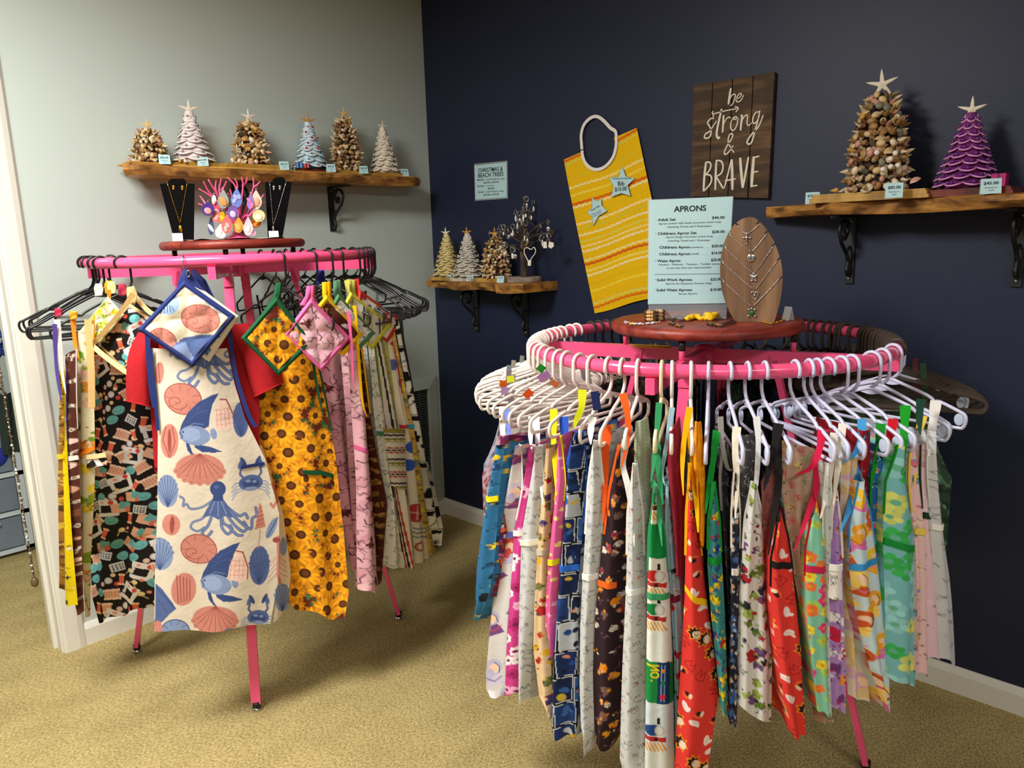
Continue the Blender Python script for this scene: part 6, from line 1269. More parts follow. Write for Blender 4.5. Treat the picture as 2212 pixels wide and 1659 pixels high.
# quilted potholders
def potholder(label, corners, mapf, off, fn, bind, n_, seed=0, quilt=1.8, bw=.08):
    (tx, ty), (rx, ry), (bx, by), (lx, ly) = corners; N_ = 72; a, b = np.meshgrid(np.linspace(0, 1, N_), np.linspace(0, 1, N_))
    PX = (1-a)*(1-b)*tx+a*(1-b)*rx+a*b*bx+(1-a)*b*lx; PY = (1-a)*(1-b)*ty+a*(1-b)*ry+a*b*by+(1-a)*b*ly; e = np.minimum(np.minimum(a, 1-a), np.minimum(b, 1-b))
    hgt = .004*np.minimum(1, e/.04)+.0035*quilt*np.abs(np.sin(math.pi*4*((a+b)/2+.06)))*np.abs(np.sin(math.pi*4*((a-b)/2+.5)))*(e > bw) + .004*(e < bw)*np.sin(math.pi*np.clip(e/bw, 0, 1))
    C = fn(PX, PY); C[(e < bw).ravel()] = lin(bind)
    t = thing('potholder', label, 'potholder', tuple(mapf(bx, by, off))); F = mapf(PX.ravel(), PY.ravel(), np.full(PX.size, off)).reshape(N_, N_, 3); n3 = np.array(n_)
    mb = MB(); mb.grid(F+n3*hgt[..., None]); mb.grid((F-n3*(.004+hgt[..., None]*.6))[::-1])
    rim = lambda Q: np.concatenate([Q[0], Q[1:, -1], Q[-1, ::-1][1:], Q[::-1, 0][1:-1]]); Fr, Br = rim(F+n3*hgt[..., None]), rim(F-n3*(.004+hgt[..., None]*.6)); mb.grid(np.stack([Fr, Br], 0), closed_u=True)
    o = mb.build('quilted_pad', CLOTH, t, cols=np.vstack([C, C.reshape(N_, N_, 3)[::-1].reshape(-1, 3), np.tile(lin(bind), (len(Fr)*2, 1))])); return t
def P_seaq(X, Y):
    return paint(X, Y, (228, 214, 186), [('e', 362, 655, 26, 24, .5, (156, 182, 214))] + [('s', [(352+i*5, 650+i*3), (348+i*7, 678-i*2)], 2, NB) for i in range(5)] + spiral(433, 688, 42, 30, .2, RS, RD) + spiral(352, 732, 30, 22, .4, RS, RD) + [('e', 432, 630, 24, 14, .3, (232, 196, 180)), ('p', [(372, 748), (398, 728), (440, 722), (486, 724), (446, 772), (420, 790)], MBl), ('p', [(372, 748), (400, 738), (412, 762), (424, 780), (418, 792)], LB), ('s', [(445, 652), (462, 664), (478, 680)], 2, LB)])
potholder('sea life quilted potholder with navy binding, front one on the red shirt', [(398, 605), (509, 683), (416, 794), (297, 712)], mP, .062, P_seaq, NAVYB, pM.n)
potholder('sea life quilted potholder tucked behind the front navy-bound one', [(420, 612), (517, 684), (452, 782), (330, 700)], mP, .046, P_sea, (226, 216, 196), pM.n, 1)
t = thing('shirt_hanger', 'metal-hooked hanger inside the red T-shirt', 'clothes hanger', tuple(pM(400, 620, .0)))
Rz = RACK['L'][2]; H0 = np.array([cLr[0]+.478*math.cos(theta_of('L', 398)), cLr[1]+.478*math.sin(theta_of('L', 398)), Rz]); hd = pM.n
hk = [H0 + hd*.0195*math.cos(q) + np.array([0, 0, .0195*math.sin(q)]) for q in np.linspace(math.pi+.5, 0, 14)] + [H0+hd*.0195+(0, 0, -.03), pM(401, 603, .03)+np.array([0, 0, 0]), pM(402, 640, -.01)]
MB().tube(cat_rom(hk, 3), .0018, 7).build('hook', CHROME, t)
mb = MB(); mb.tube(cat_rom([pM(330, 700, -.03), pM(402, 655, -.02), pM(495, 690, -.03)], 8), .006, 8); mb.build('shoulders', HW, t)
t = thing('towel_strap', 'navy towel loop with snap button above the sea life potholders', 'towel strap', tuple(pM(430, 640, .04)))
Sheet('strap_cloth', t, [(396, 580), (388, 600), (380, 625)], [(408, 582), (424, 605), (440, 625)], mP, .05, .05, P_plain(NAVYB), nrm=pM.n, sp=3, bulge=.006, folds=(1, .001))
Sheet('strap_tail', t, [(412, 585), (420, 600), (430, 640)], [(420, 582), (444, 604), (466, 648)], mP, .03, .02, P_plain((30, 40, 92)), nrm=pM.n, sp=3, bulge=.006, folds=(2, .003))
mb = MB(); mb.tube([pM(407+3.5*math.cos(q), 591+7*math.sin(q), .06) for q in np.linspace(0, 6.28, 17)[:-1]], .0018, 6, closed=True); mb.build('ring', CHROME, t)
def hsheet(label, name, cat, L, R, offs, fn, parts='towel_body', seed=0, folds=(2, .003), rk='L', bulge=.006, thick=.003):
    return garment(rk, label, fn, L, R, offs, None, (), None, 2.0, folds, bulge, seed, cat, name, parts, 0, thick=thick)
# ---- sunflower set
tSun, _ = garment('L', 'sunflower print apron with dark green ties', P_sun, [(552, 790), (556, 950), (580, 1100), (604, 1250), (633, 1312)], [(682, 755), (706, 880), (728, 1000), (746, 1150), (753, 1280), (742, 1338)], (.50, .60), None,
        [([(684, 690), (676, 760), (682, 820), (694, 880), (699, 900)], .013, (28, 82, 50), .63), ([(684, 692), (672, 712), (664, 722)], .012, (28, 82, 50), .63)], ('L', .12), sp=1.25, folds=(1.6, .014), bulge=.02, seed=3, hem=.010)
garment('L', None, P_sun, [(654, 1008), (656, 1040)], [(720, 1028), (722, 1060)], (.625, .625), (1020, (28, 82, 50)), (), None, 1.6, (1, .001), .004, 5, body='pocket', hem=0, into=tSun)
p45 = lambda th: np.array([math.cos(th), math.sin(th), 0])
nS = CAM-cyl('L', 610, 720, .6); nS[2] = 0; nS /= np.linalg.norm(nS)
potholder('sunflower quilted potholder bound in dark green', [(598, 640), (678, 738), (602, 812), (520, 730)], cylf('L'), .655, P_sun, (26, 84, 50), nS, bw=.085)
hsheet('dark green towel top hooked above the sunflower potholder', 'hanging_towel', 'towel', [(598, 612), (592, 640), (560, 690)], [(607, 610), (607, 640), (618, 672)], (.64, .64), P_plain((26, 84, 50)))
# ---- pink camouflage set
tCam, _ = garment('L', 'pink branch camouflage apron with bright pink straps', P_camo, [(688, 760), (700, 900), (722, 1040), (745, 1160), (757, 1230)], [(744, 716), (757, 860), (764, 1000), (770, 1120), (776, 1236)], (.52, .50), None, [([(752, 672), (757, 720), (762, 800), (764, 850)], .013, (226, 96, 152), .66)], None, sp=1.5, folds=(2, .006), bulge=.008, seed=4)
garment('L', None, P_camo, [(752, 740), (760, 900), (770, 1050), (772, 1180), (774, 1272)], [(768, 740), (790, 900), (803, 1050), (812, 1180), (816, 1280)], (.62, .62), (972, (232, 98, 156)), (), ('R', .1), sp=1.4, folds=(1, .004), bulge=.016, seed=5, trim_tilt=.03, body='front_fold', into=tCam)
potholder('pink camouflage quilted potholder bound in bright pink', [(672, 644), (758, 730), (694, 802), (612, 722)], cylf('L'), .655, P_camo, (232, 110, 168), nS, bw=.085)
hsheet('bright pink towel top above the pink camouflage potholder', 'hanging_towel', 'towel', [(664, 618), (660, 640), (648, 660)], [(678, 616), (680, 640), (690, 664)], (.6, .6), P_plain((226, 100, 158)))
# ---- right-hand sequence
BRS = (78, 34, 20)
garment('L', 'brown script print apron with golden yellow strap and trim', P_words(BRS, ['PRAY', 'HEAT', 'DRY', 'SO', 'HOT'], (206, 150, 80), 24, 2), [(750, 740), (776, 900), (794, 1000), (806, 1150), (817, 1262)], [(778, 740), (800, 900), (818, 1000), (836, 1090), (821, 1250)], (.56, .62), (963, (250, 200, 20)), [([(765, 660), (772, 740), (782, 860), (792, 900)], .014, (250, 190, 8), .65), ([(708, 660), (728, 690), (757, 716)], .016, (250, 190, 8), .6)], ('R', .12), seed=6, trim_u=(0, .8))
hsheet('golden yellow towel top on the tall rack', 'hanging_towel', 'towel', [(697, 610), (697, 640), (712, 676)], [(713, 608), (716, 640), (740, 680)], (.58, .58), P_plain((248, 188, 8)))
garment('L', 'white toile apron with faint buildings and sage green strap', P_doodle((226, 222, 208), (120, 118, 104), 17, 7, 1.0), [(787, 698), (808, 900), (823, 1010), (836, 1080), (826, 1225)], [(804, 698), (830, 900), (842, 1040), (862, 1150), (874, 1226)], (.6, .62), (936, (74, 128, 96)), [([(768, 640), (785, 690), (803, 735)], .018, (96, 140, 104), .58)], ('R', .12), seed=7)
hsheet('sage green towel top on the tall rack', 'hanging_towel', 'towel', [(722, 606), (720, 630), (728, 664)], [(734, 606), (738, 630), (752, 664)], (.57, .57), P_plain((88, 132, 98)))
ST_ = [(2, 6, (40, 34, 30)), (7, 10, (226, 218, 200)), (10, 15, (142, 140, 66)), (16, 20, (190, 186, 110)), (30, 33, (196, 60, 44)), (35, 38, (40, 30, 28)), (40, 43, (196, 60, 44))]
tStr, _ = garment('L', 'cream apron with olive, black and red stripes', P_stripe((232, 224, 204), ST_, 52, False, -.18), [(806, 698), (832, 930), (850, 1040), (874, 1227)], [(830, 698), (866, 930), (880, 1060), (898, 1226)], (.61, .62), None, [([(748, 605), (756, 640), (790, 700), (812, 730)], .016, (222, 220, 106), .58)], ('R', .12), seed=8)
garment('L', 'stripes running across', P_stripe((232, 224, 204), ST_, 52, True), [(828, 926), (846, 1050)], [(874, 932), (880, 1058)], (.635, .635), (930, (150, 140, 60)), (), None, 1.6, (1, .001), .004, 5, body='pocket', hem=0, into=tStr)
hsheet('lime yellow towel top on the tall rack', 'hanging_towel', 'towel', [(749, 604), (748, 622), (756, 660)], [(767, 606), (768, 630), (790, 670)], (.57, .57), P_plain((220, 216, 96)))
def P_beach(X, Y): return paint(X, Y, (232, 222, 200), [('e', 846, 788, 12, 12, 0, (90, 106, 180)), ('e', 868, 826, 9, 13, 0, (90, 110, 190)), ('e', 884, 965, 9, 14, 0, (60, 90, 190)), ('e', 880, 1005, 9, 13, 0, (50, 90, 200)), ('e', 896, 1108, 18, 20, 0, (186, 60, 60)), ('s', [(884, 1106), (908, 1110)], 2, (230, 200, 190)), ('s', [(896, 1094), (896, 1122)], 2, (230, 200, 190))] + [('s', [(892+i*6, 1140+k*9+(3 if i % 2 else 0)) for i in range(6)], 2.5, (70, 110, 150)) for k in range(3)] + [('s', [(905+8*math.cos(q), 1180+9*math.sin(q)) for q in np.linspace(0, 6, 12)], 4, (186, 80, 60)), ('e', 852, 742, 14, 6, 0, (200, 70, 60))])
garment('L', 'cream beach print apron with red life rings and blue dots', P_beach, [(824, 698), (850, 880), (872, 960), (882, 1060), (896, 1218)], [(844, 698), (872, 880), (892, 960), (908, 1060), (925, 1204)], (.61, .63), (921, (200, 52, 52)), [([(770, 602), (775, 640), (800, 680), (830, 730)], .016, (206, 52, 44), .58)], ('R', .12), seed=9, trim_u=(0, .6))
garment('L', 'antique map print apron in ochre, thin edge showing', P_blobs((196, 158, 84), [(216, 186, 110), (150, 110, 50), (120, 130, 110), (226, 200, 60)], 16, 4, 9, 10), [(842, 698), (868, 850), (888, 960), (905, 1080), (926, 1200)], [(850, 698), (880, 860), (904, 980), (922, 1090), (938, 1192)], (.63, .635), (921, (40, 150, 170)), (), ('R', .12), seed=10)
garment('L', 'white apron with black bottle and kitchen silhouettes, rightmost on the tall rack', P_bottle, [(850, 690), (876, 830), (893, 930), (908, 1040), (938, 1180)], [(862, 690), (892, 850), (915, 960), (940, 1060), (954, 1140), (950, 1178)], (.64, .645), (904, (24, 22, 24)), [([(866, 690), (872, 740), (884, 800), (905, 905)], .012, (28, 26, 26), .66)], ('R', .2), seed=11, folds=(1.5, .006))
gold_b, sage_b, lime_b, red_b = (246, 190, 20), (80, 128, 88), (214, 212, 70), (200, 56, 44)
potholder('brown script potholder bound in golden yellow', [(705, 636), (786, 722), (742, 770), (655, 700)], cylf('L'), .645, P_words((84, 36, 20), ['PRAY', 'HEAT', 'DRY'], (206, 150, 80), 22), gold_b, nS, bw=.09)
potholder('white toile potholder bound in sage green', [(730, 634), (812, 720), (780, 752), (700, 690)], cylf('L'), .642, P_doodle((226, 224, 212), (120, 118, 104), 17, 7, 1.0), sage_b, nS, bw=.085)
potholder('olive striped potholder bound in lime yellow', [(757, 630), (848, 702), (804, 755), (725, 690)], cylf('L'), .639, P_stripe((226, 222, 206), [(2, 6, (60, 54, 40)), (8, 16, (150, 146, 76)), (18, 22, (196, 192, 120))], 34), lime_b, nS, bw=.085)
potholder('cream beach print potholder bound in red', [(775, 624), (870, 694), (838, 740), (770, 690)], cylf('L'), .636, P_blobs((232, 224, 204), [(200, 70, 60), (90, 110, 190), (120, 150, 170)], 22, 5, 9, 3), red_b, nS, bw=.085)
# ---- left-hand sequence
garment('L', 'black sewing print apron with spools and machines, cream ties', P_sew, [(200, 745), (196, 850), (200, 1000), (190, 1150), (192, 1290), (206, 1346)], [(335, 690), (338, 850), (342, 1000), (342, 1200), (336, 1306)], (.575, .40), None, (), None, sp=1.2, folds=(2.2, .008), bulge=.01, seed=12, hem=.006)
tB = [o for o in COL.objects if o.get('label') == 'black sewing print apron with spools and machines, cream ties'][0]
CRB = (226, 190, 128)
for pts, w_, o_ in [([(288, 634), (262, 672), (224, 718), (198, 746)], .013, .60), ([(288, 634), (305, 656), (326, 676), (345, 684)], .013, .56), ([(198, 746), (222, 766), (250, 788), (276, 806)], .014, .61), ([(190, 690), (192, 730), (197, 800), (198, 880)], .018, .62)]: strap(tB, 'L', pts, w_, CRB, o_)
hsheet('cream towel top over the sewing print apron', 'hanging_towel', 'towel', [(275, 622), (277, 640), (278, 656)], [(290, 618), (296, 636), (294, 656)], (.58, .58), P_plain(CRB))
garment('L', None, P_sew, [(186, 985), (186, 1012)], [(230, 976), (231, 1004)], (.60, .60), (985, (236, 208, 150)), (), None, 1.6, (1, .001), .003, 5, body='pocket', hem=0, trim_tilt=-.2, into=tB)
potholder('black sewing print potholder bound in cream, behind the cream ties', [(280, 655), (345, 700), (268, 800), (208, 742)], cylf('L'), .545, P_sew, CRB, nS, bw=.05)
VEG = P_blobs((230, 220, 184), [(140, 170, 40), (206, 52, 40), (236, 150, 60), (110, 150, 40), (236, 206, 60), (230, 190, 170)], 34, 9, 17, 21, (120, 130, 70))
garment('L', 'cream vegetable print apron with orange trim', VEG, [(166, 720), (165, 900), (167, 1050), (176, 1230), (190, 1328)], [(204, 690), (202, 850), (203, 1000), (196, 1200), (196, 1330)], (.61, .585), (980, (244, 134, 30)), [([(158, 690), (162, 740), (172, 782)], .016, (244, 140, 40), .62), ([(235, 626), (236, 650), (238, 668)], .014, (244, 140, 40), .56)], None, seed=13, trim_tilt=-.04)
potholder('vegetable print potholder hanging among the left black hangers', [(232, 640), (268, 680), (216, 740), (178, 708)], cylf('L'), .57, P_blobs((226, 220, 190), [(150, 180, 60), (200, 210, 90), (240, 200, 40), (230, 180, 150)], 18, 5, 11, 23, (100, 120, 50)), (214, 224, 170), nS, bw=.05)
for i, (lb, x, y, c_) in enumerate([('ivory towel top between the leftmost black hooks', 214, 622, (236, 230, 206)), ('pale green print towel top between the left black hooks', 242, 618, (214, 222, 140)), ('crimson towel top behind the left black hooks', 265, 622, (176, 52, 74)), ('amber towel top in the left black bunch', 236, 616, (240, 170, 30))]):
    hsheet(lb, 'hanging_towel', 'towel', [(x-6, y-8), (x-7, y), (x-6, y+18)], [(x+6, y-10), (x+8, y), (x+9, y+16)], (.56-.03*i, .56-.03*i), P_plain(c_))
for lb, x, y, c_ in [('crimson loop at the end of the leftmost black hangers', 128, 670, (190, 50, 80)), ('amber loop over the left black hangers', 161, 676, (236, 160, 40))]: hsheet(lb, 'hanging_loop', 'strap', [(x-6, y-4), (x-6, y+16)], [(x+6, y-4), (x+6, y+12)], (.62, .62), P_plain(c_), 'loop')
garment('L', 'brown coffee house print apron lettered Latte, white trim', P_words((84, 40, 30), ['offe', 'Latte', 'Cafe', 'Coffe'], (232, 214, 196), 52, 3, ((214, 160, 130), (236, 200, 190), (120, 70, 50))), [(140, 770), (146, 880), (150, 1000), (156, 1150), (164, 1300), (176, 1326)], [(166, 755), (166, 880), (168, 1000), (172, 1150), (181, 1322)], (.63, .63), (988, (222, 214, 204)), [([(123, 690), (129, 740), (134, 800), (142, 850)], .018, (222, 212, 206), .66)], None, seed=14, bulge=.012)
garment('L', 'yellow honey bee print apron, narrow fold at the left', P_blobs((240, 212, 10), [(240, 212, 10), (244, 220, 30), (240, 212, 10), (30, 26, 20), (236, 230, 210)], 30, 3, 6, 15), [(133, 800), (135, 900), (138, 1010), (141, 1100), (147, 1306)], [(143, 800), (142, 900), (145, 1000), (152, 1100), (165, 1308)], (.65, .65), None, [([(118, 700), (121, 780), (128, 840), (133, 870)], .014, (86, 70, 150), .67)], None, seed=15, bulge=.012)
garment('L', 'golden brown print apron, leftmost on the tall rack', P_blobs((170, 120, 50), [(110, 70, 30), (220, 180, 100), (230, 200, 60), (90, 60, 40)], 18, 5, 10, 17), [(128, 810), (129, 950), (129, 1100), (130, 1268)], [(138, 810), (139, 950), (141, 1100), (142, 1274)], (.66, .655), (985, (236, 190, 30)), (), None, seed=16)
# dark sets on the far side of the tall rack
rgb = random.Random(31)
far = [('plum and black print apron on the far side of the tall rack', 570, (50, 26, 40), [(90, 40, 60), (30, 20, 30), (150, 130, 140)]), ('charcoal print apron on the far side of the tall rack', 598, (34, 30, 34), [(80, 70, 76), (20, 18, 20)]), ('ivory and brown apron on the far side of the tall rack', 625, (190, 180, 160), [(110, 80, 50), (220, 210, 190)]),
       ('navy print apron on the far side of the tall rack', 645, (28, 32, 60), [(60, 70, 120), (18, 20, 40)]), ('royal blue terry towel apron on the far side of the tall rack', 678, (40, 66, 190), [(50, 80, 210)]), ('brown and white apron on the far side of the tall rack', 710, (120, 84, 56), [(230, 224, 214), (90, 60, 40)]), ('black print apron on the far side of the tall rack', 738, (30, 28, 30), [(70, 66, 70)]), ('teal and grey apron on the far side of the tall rack', 760, (40, 110, 130), [(160, 170, 170), (30, 70, 90)])]
def radial(rk, label, th, r0, r1, z1, z0, base, pal, seed, sp=.006, cat='apron', topw=.5):
    c, R_, _z = RACK[rk]; yw = wall_yaw(rk, th, th, .21) if abs(r1-.66) < .03 else th; d = np.array([math.cos(yw), math.sin(yw), 0]); c = c + R_*np.array([math.cos(th), math.sin(th)]) - d[:2]*R_; td = np.array([-d[1], d[0], 0]); nu, nv = int((r1-r0)/sp), int((z1-z0)/(sp*1.4)); u = np.linspace(0, 1, nu+1); v = np.linspace(0, 1, nv+1); rg = random.Random(seed); ph = rg.uniform(0, 6)
    half = (r1-r0)/2; mid = (r0+r1)/2; wv = half*np.where(v < .32, topw+(1-topw)*(v/.32)**2, 1.0); rr = mid+(u[None, :]*2-1)*wv[:, None]; zz = z1+(z0-z1)*v[:, None]+0*u[None, :]
    w_ = .008*np.sin(u[None, :]*11+ph+3*v[:, None])*(.3+v[:, None]); G = np.zeros((nv+1, nu+1, 3)); G[..., 0] = c[0]; G[..., 1] = c[1]; G = G + d*rr[..., None] + td*w_[..., None]; G[..., 2] = zz
    t = thing('apron', label, cat, (c[0]+d[0]*mid, c[1]+d[1]*mid, z0)); C = P_blobs(base, pal, 26, 7, 14, seed)(rr*900, -zz*900); mb = MB(); mb.grid(G); mb.build('apron_body', CLOTH, t, cols=C)
    for s_ in (0.06, .94):
        i = int(s_*nu); p = G[0, i]; q = np.array([*(c+d[:2]*(mid+(s_*2-1)*half*.62)), z1+.10]); mb = MB(); mb.ribbon([p+(0, 0, -.01), (p+q)/2, q], .014, td, th=.001); mb.build('neck_strap', fab(tuple(int(x*.8) for x in pal[0])), t)
    return t
for i, (lb, x, b_, pl_) in enumerate(far): radial('L', lb, theta_of('L', x, False), .30, .66, 1.20, .38, b_, pl_, 40+i)
hsheet('royal blue towel top behind the ring of the tall rack', 'hanging_towel', 'towel', [(688, 585), (682, 600), (686, 614)], [(696, 583), (702, 598), (698, 612)], (.30, .30), P_plain((44, 74, 200)))
# ================================================================== garments on the low rack
T_ = {}
def G_(rk, label, fn, *a, key=None, of=None, **k):
    if of: k['into'] = T_[of]; k.setdefault('body', 'inner_panel')
    k.setdefault('neck', .8); t, sh = garment(rk, None if of else label, fn, *a, **k)
    if key: T_[key] = t
    return t
WH = (232, 230, 224)
GR = (112, 116, 124)
SK = lambda s, acc=(): P_doodle((204, 206, 206), GR, 22, s, 1.1, acc)
LS = 'L'; fl = ('R', .20); fr_ = ('L', .20)
G_('R', 'teal blue apron with yellow and black ovals, leftmost on the low rack', P_blobs((44, 110, 156), [(236, 206, 20), (20, 22, 30), (44, 110, 156), (30, 80, 130), (60, 130, 170)], 30, 7, 13, 51), [(1072, 960), (1058, 1040), (1044, 1140), (1033, 1230), (1029, 1290), (1033, 1337)], [(1090, 960), (1080, 1050), (1072, 1140), (1062, 1240), (1052, 1290), (1035, 1338)], (.70, .70), (1076, (240, 214, 20)), (), ('R', .15), seed=51, bulge=.012)
G_('R', 'dark red and violet comic print apron, thin edge beside the teal one', P_blobs((110, 30, 60), [(60, 50, 130), (190, 40, 50), (30, 130, 70), (236, 120, 40), (220, 220, 230)], 16, 4, 9, 52), [(1084, 940), (1080, 1050), (1074, 1150), (1062, 1290)], [(1098, 940), (1094, 1050), (1088, 1160), (1070, 1290)], (.68, .68), None, (), ('R', .15), seed=52)
G_('R', 'white apron with violet gowned figures and blue trim', P_figs((212, 208, 206), [(116, 70, 130), (190, 184, 216), (200, 80, 70), (206, 200, 224)], 53, 62), [(1112, 960), (1096, 1060), (1078, 1150), (1066, 1250), (1055, 1360), (1049, 1450), (1051, 1487), (1062, 1502)], [(1138, 960), (1128, 1060), (1110, 1150), (1106, 1250), (1100, 1350), (1096, 1450), (1094, 1492), (1090, 1505)], (.67, .66), (1154, (92, 106, 196)), [([(1085, 878), (1086, 950), (1088, 1020), (1092, 1080)], .02, (232, 228, 220), .70), ([(1094, 878), (1100, 950), (1102, 1020), (1104, 1075)], .016, (112, 130, 206), .69)], fl, seed=53, bulge=.014)
G_('R', 'magenta daisy print apron with white trim', P_flowers((206, 64, 142), [(236, 170, 206), (240, 226, 232), (176, 40, 110)], (120, 30, 80), 34, 9, 15, 7, 54), [(1146, 960), (1132, 1060), (1112, 1150), (1104, 1280), (1098, 1400), (1095, 1500)], [(1160, 960), (1150, 1060), (1134, 1150), (1126, 1280), (1122, 1400), (1121, 1496)], (.665, .66), (1150, (240, 226, 220)), [([(1148, 900), (1146, 940), (1148, 970)], .018, (232, 230, 226), .68)], fl, seed=54, bulge=.012)
G_('R', 'white ink doodle apron with cream trim, right of the magenta daisies', SK(55), [(1158, 960), (1146, 1060), (1128, 1160), (1122, 1280), (1121, 1400), (1124, 1512)], [(1178, 960), (1172, 1060), (1164, 1160), (1156, 1280), (1148, 1400), (1142, 1512)], (.66, .65), (1170, (236, 230, 214)), [([(1158, 900), (1162, 960), (1168, 1040), (1172, 1090)], .018, (214, 220, 220), .69)], fl, seed=55, bulge=.014)
G_('R', 'cream apron with honey pots, green and red woodland print', P_blobs((226, 196, 152), [(236, 180, 30), (196, 40, 36), (120, 130, 70), (226, 196, 152), (70, 60, 120), (226, 196, 152)], 32, 7, 14, 56, (60, 40, 30)), [(1182, 960), (1172, 1060), (1165, 1160), (1158, 1300), (1154, 1400), (1166, 1500), (1190, 1545)], [(1196, 960), (1192, 1060), (1188, 1160), (1184, 1300), (1186, 1400), (1192, 1500), (1196, 1548)], (.65, .64), (1190, (206, 196, 176)), (), fl, seed=56, bulge=.012)
G_('R', 'candy pink apron with small white flowers and yellow trim', P_flowers((224, 98, 158), [(240, 180, 210), (244, 214, 120)], (250, 220, 120), 26, 3, 6, 6, 57), [(1205, 940), (1202, 1060), (1192, 1170), (1182, 1290), (1180, 1350), (1196, 1412)], [(1216, 940), (1222, 1040), (1212, 1160), (1202, 1280), (1200, 1340), (1198, 1414)], (.66, .655), (1212, (232, 214, 30)), [([(1196, 884), (1196, 950), (1200, 1020), (1202, 1070)], .020, (238, 222, 20), .69), ([(1258, 842), (1256, 880), (1244, 910), (1240, 925)], .022, (206, 206, 30), .60)], fl, seed=57, bulge=.012)
G_('R', 'navy and white comic panel apron with bright blue trim', P_panels, [(1226, 930), (1218, 1080), (1205, 1210), (1198, 1340), (1193, 1460), (1191, 1560), (1200, 1586)], [(1276, 930), (1266, 1060), (1258, 1200), (1254, 1340), (1252, 1460), (1250, 1560), (1244, 1588)], (.65, .62), (1222, (46, 106, 206)), [([(1218, 900), (1220, 960), (1226, 1030), (1224, 1090)], .024, (44, 92, 200), .69)], fl, seed=58, bulge=.02, folds=(1.5, .008))
G_('R', 'white hanging doodle apron with pointed hem left of the plum one', SK(59), [(1274, 950), (1271, 1080), (1262, 1220), (1254, 1350), (1252, 1480), (1256, 1570), (1269, 1624)], [(1304, 950), (1302, 1080), (1294, 1220), (1284, 1350), (1281, 1480), (1283, 1570), (1271, 1626)], (.64, .63), (1243, (240, 238, 234)), [([(1280, 900), (1276, 930), (1276, 960)], .022, (236, 232, 224), .67)], fl, seed=59, bulge=.014)
G_('R', 'dark plum apron with marigolds and moons, orange trim and straps', P_blobs((46, 28, 36), [(238, 140, 20), (240, 160, 40), (120, 90, 80), (46, 28, 36), (230, 222, 210), (150, 40, 60)], 30, 6, 12, 60), [(1326, 960), (1314, 1080), (1300, 1200), (1288, 1320), (1282, 1450), (1283, 1560), (1288, 1606)], [(1356, 960), (1356, 1080), (1354, 1200), (1350, 1320), (1346, 1450), (1342, 1540), (1318, 1618)], (.63, .60), (1257, (242, 104, 30)), [([(1312, 918), (1308, 980), (1306, 1060), (1303, 1130)], .024, (240, 92, 30), .68), ([(1345, 850), (1356, 900), (1354, 960), (1342, 1010)], .020, (240, 92, 30), .58)], fl, seed=60, bulge=.018, trim_u=(0, .75))
G_('R', 'white apron with snowy figure sketches, hem lost at the frame bottom', SK(61, ((224, 130, 110), (180, 70, 110))), [(1362, 1000), (1355, 1120), (1352, 1270), (1346, 1400), (1341, 1520), (1337, 1640), (1342, 1662)], [(1382, 1000), (1390, 1120), (1394, 1270), (1396, 1400), (1396, 1520), (1396, 1640), (1398, 1654)], (.64, .62), (1272, (240, 240, 238)), [([(1352, 950), (1345, 1000), (1356, 1050), (1366, 1120), (1370, 1180)], .020, (232, 230, 224), .67)], fl, seed=61, bulge=.016)
hsheet('sage green knitted towel between the white and green straps', 'knit_towel', 'towel', [(1375, 910), (1372, 960), (1374, 1060), (1382, 1190)], [(1398, 900), (1404, 960), (1402, 1080), (1396, 1188)], (.60, .58), P_stripe((176, 186, 160), [(0, 1.5, (150, 162, 136))], 4, True), rk='R', folds=(3, .004), bulge=.01)
G_('R', 'railway engine print apron with green trim lettered NO. 1', P_train, [(1408, 1050), (1402, 1160), (1398, 1280), (1396, 1420), (1395, 1560), (1394, 1665)], [(1424, 1050), (1436, 1160), (1446, 1280), (1452, 1420), (1455, 1560), (1456, 1665)], (.65, .62), (1284, (60, 160, 104)), [([(1424, 870), (1418, 940), (1412, 1000), (1406, 1040)], .016, (56, 150, 96), .66), ([(1406, 1040), (1418, 1060), (1424, 1120), (1430, 1180)], .018, (60, 156, 100), .66), ([(1418, 960), (1424, 1020), (1432, 1090)], .02, (40, 130, 80), .64)], fl, seed=62, bulge=.014, sp=1.4)
G_('R', 'light blue apron with red racing cars and maroon trim', P_blobs((160, 198, 220), [(206, 30, 40), (160, 198, 220), (180, 212, 230), (30, 30, 40), (196, 216, 226)], 30, 6, 12, 63), [(1436, 1040), (1440, 1160), (1448, 1290), (1456, 1420), (1458, 1540), (1457, 1665)], [(1452, 1040), (1460, 1160), (1470, 1290), (1476, 1420), (1474, 1540), (1466, 1665)], (.61, .60), (1290, (128, 36, 62)), [([(1452, 880), (1440, 960), (1430, 1020), (1436, 1048)], .014, (170, 206, 224), .62)], fl, seed=63)
hsheet('maroon towel beside the pale blue strap on the low rack', 'hanging_towel', 'towel', [(1448, 935), (1444, 1000), (1456, 1120), (1464, 1240)], [(1466, 900), (1474, 1000), (1480, 1120), (1476, 1240)], (.63, .60), P_plain((140, 32, 48)), rk='R', folds=(2, .006), bulge=.01)
G_('R', 'bright red apron with orange starbursts and golden yellow trim', P_red, [(1486, 1000), (1482, 1120), (1479, 1280), (1472, 1420), (1462, 1560), (1456, 1665)], [(1496, 1000), (1508, 1120), (1524, 1280), (1542, 1400), (1552, 1500), (1528, 1665)], (.66, .62), (1284, (250, 196, 20)), [([(1490, 880), (1478, 950), (1474, 1010), (1476, 1070)], .016, (250, 180, 8), .68), ([(1494, 930), (1498, 1000), (1504, 1080), (1508, 1150)], .022, (252, 186, 10), .68)], fl, seed=64, bulge=.02, sp=1.3, trim_tilt=.05)
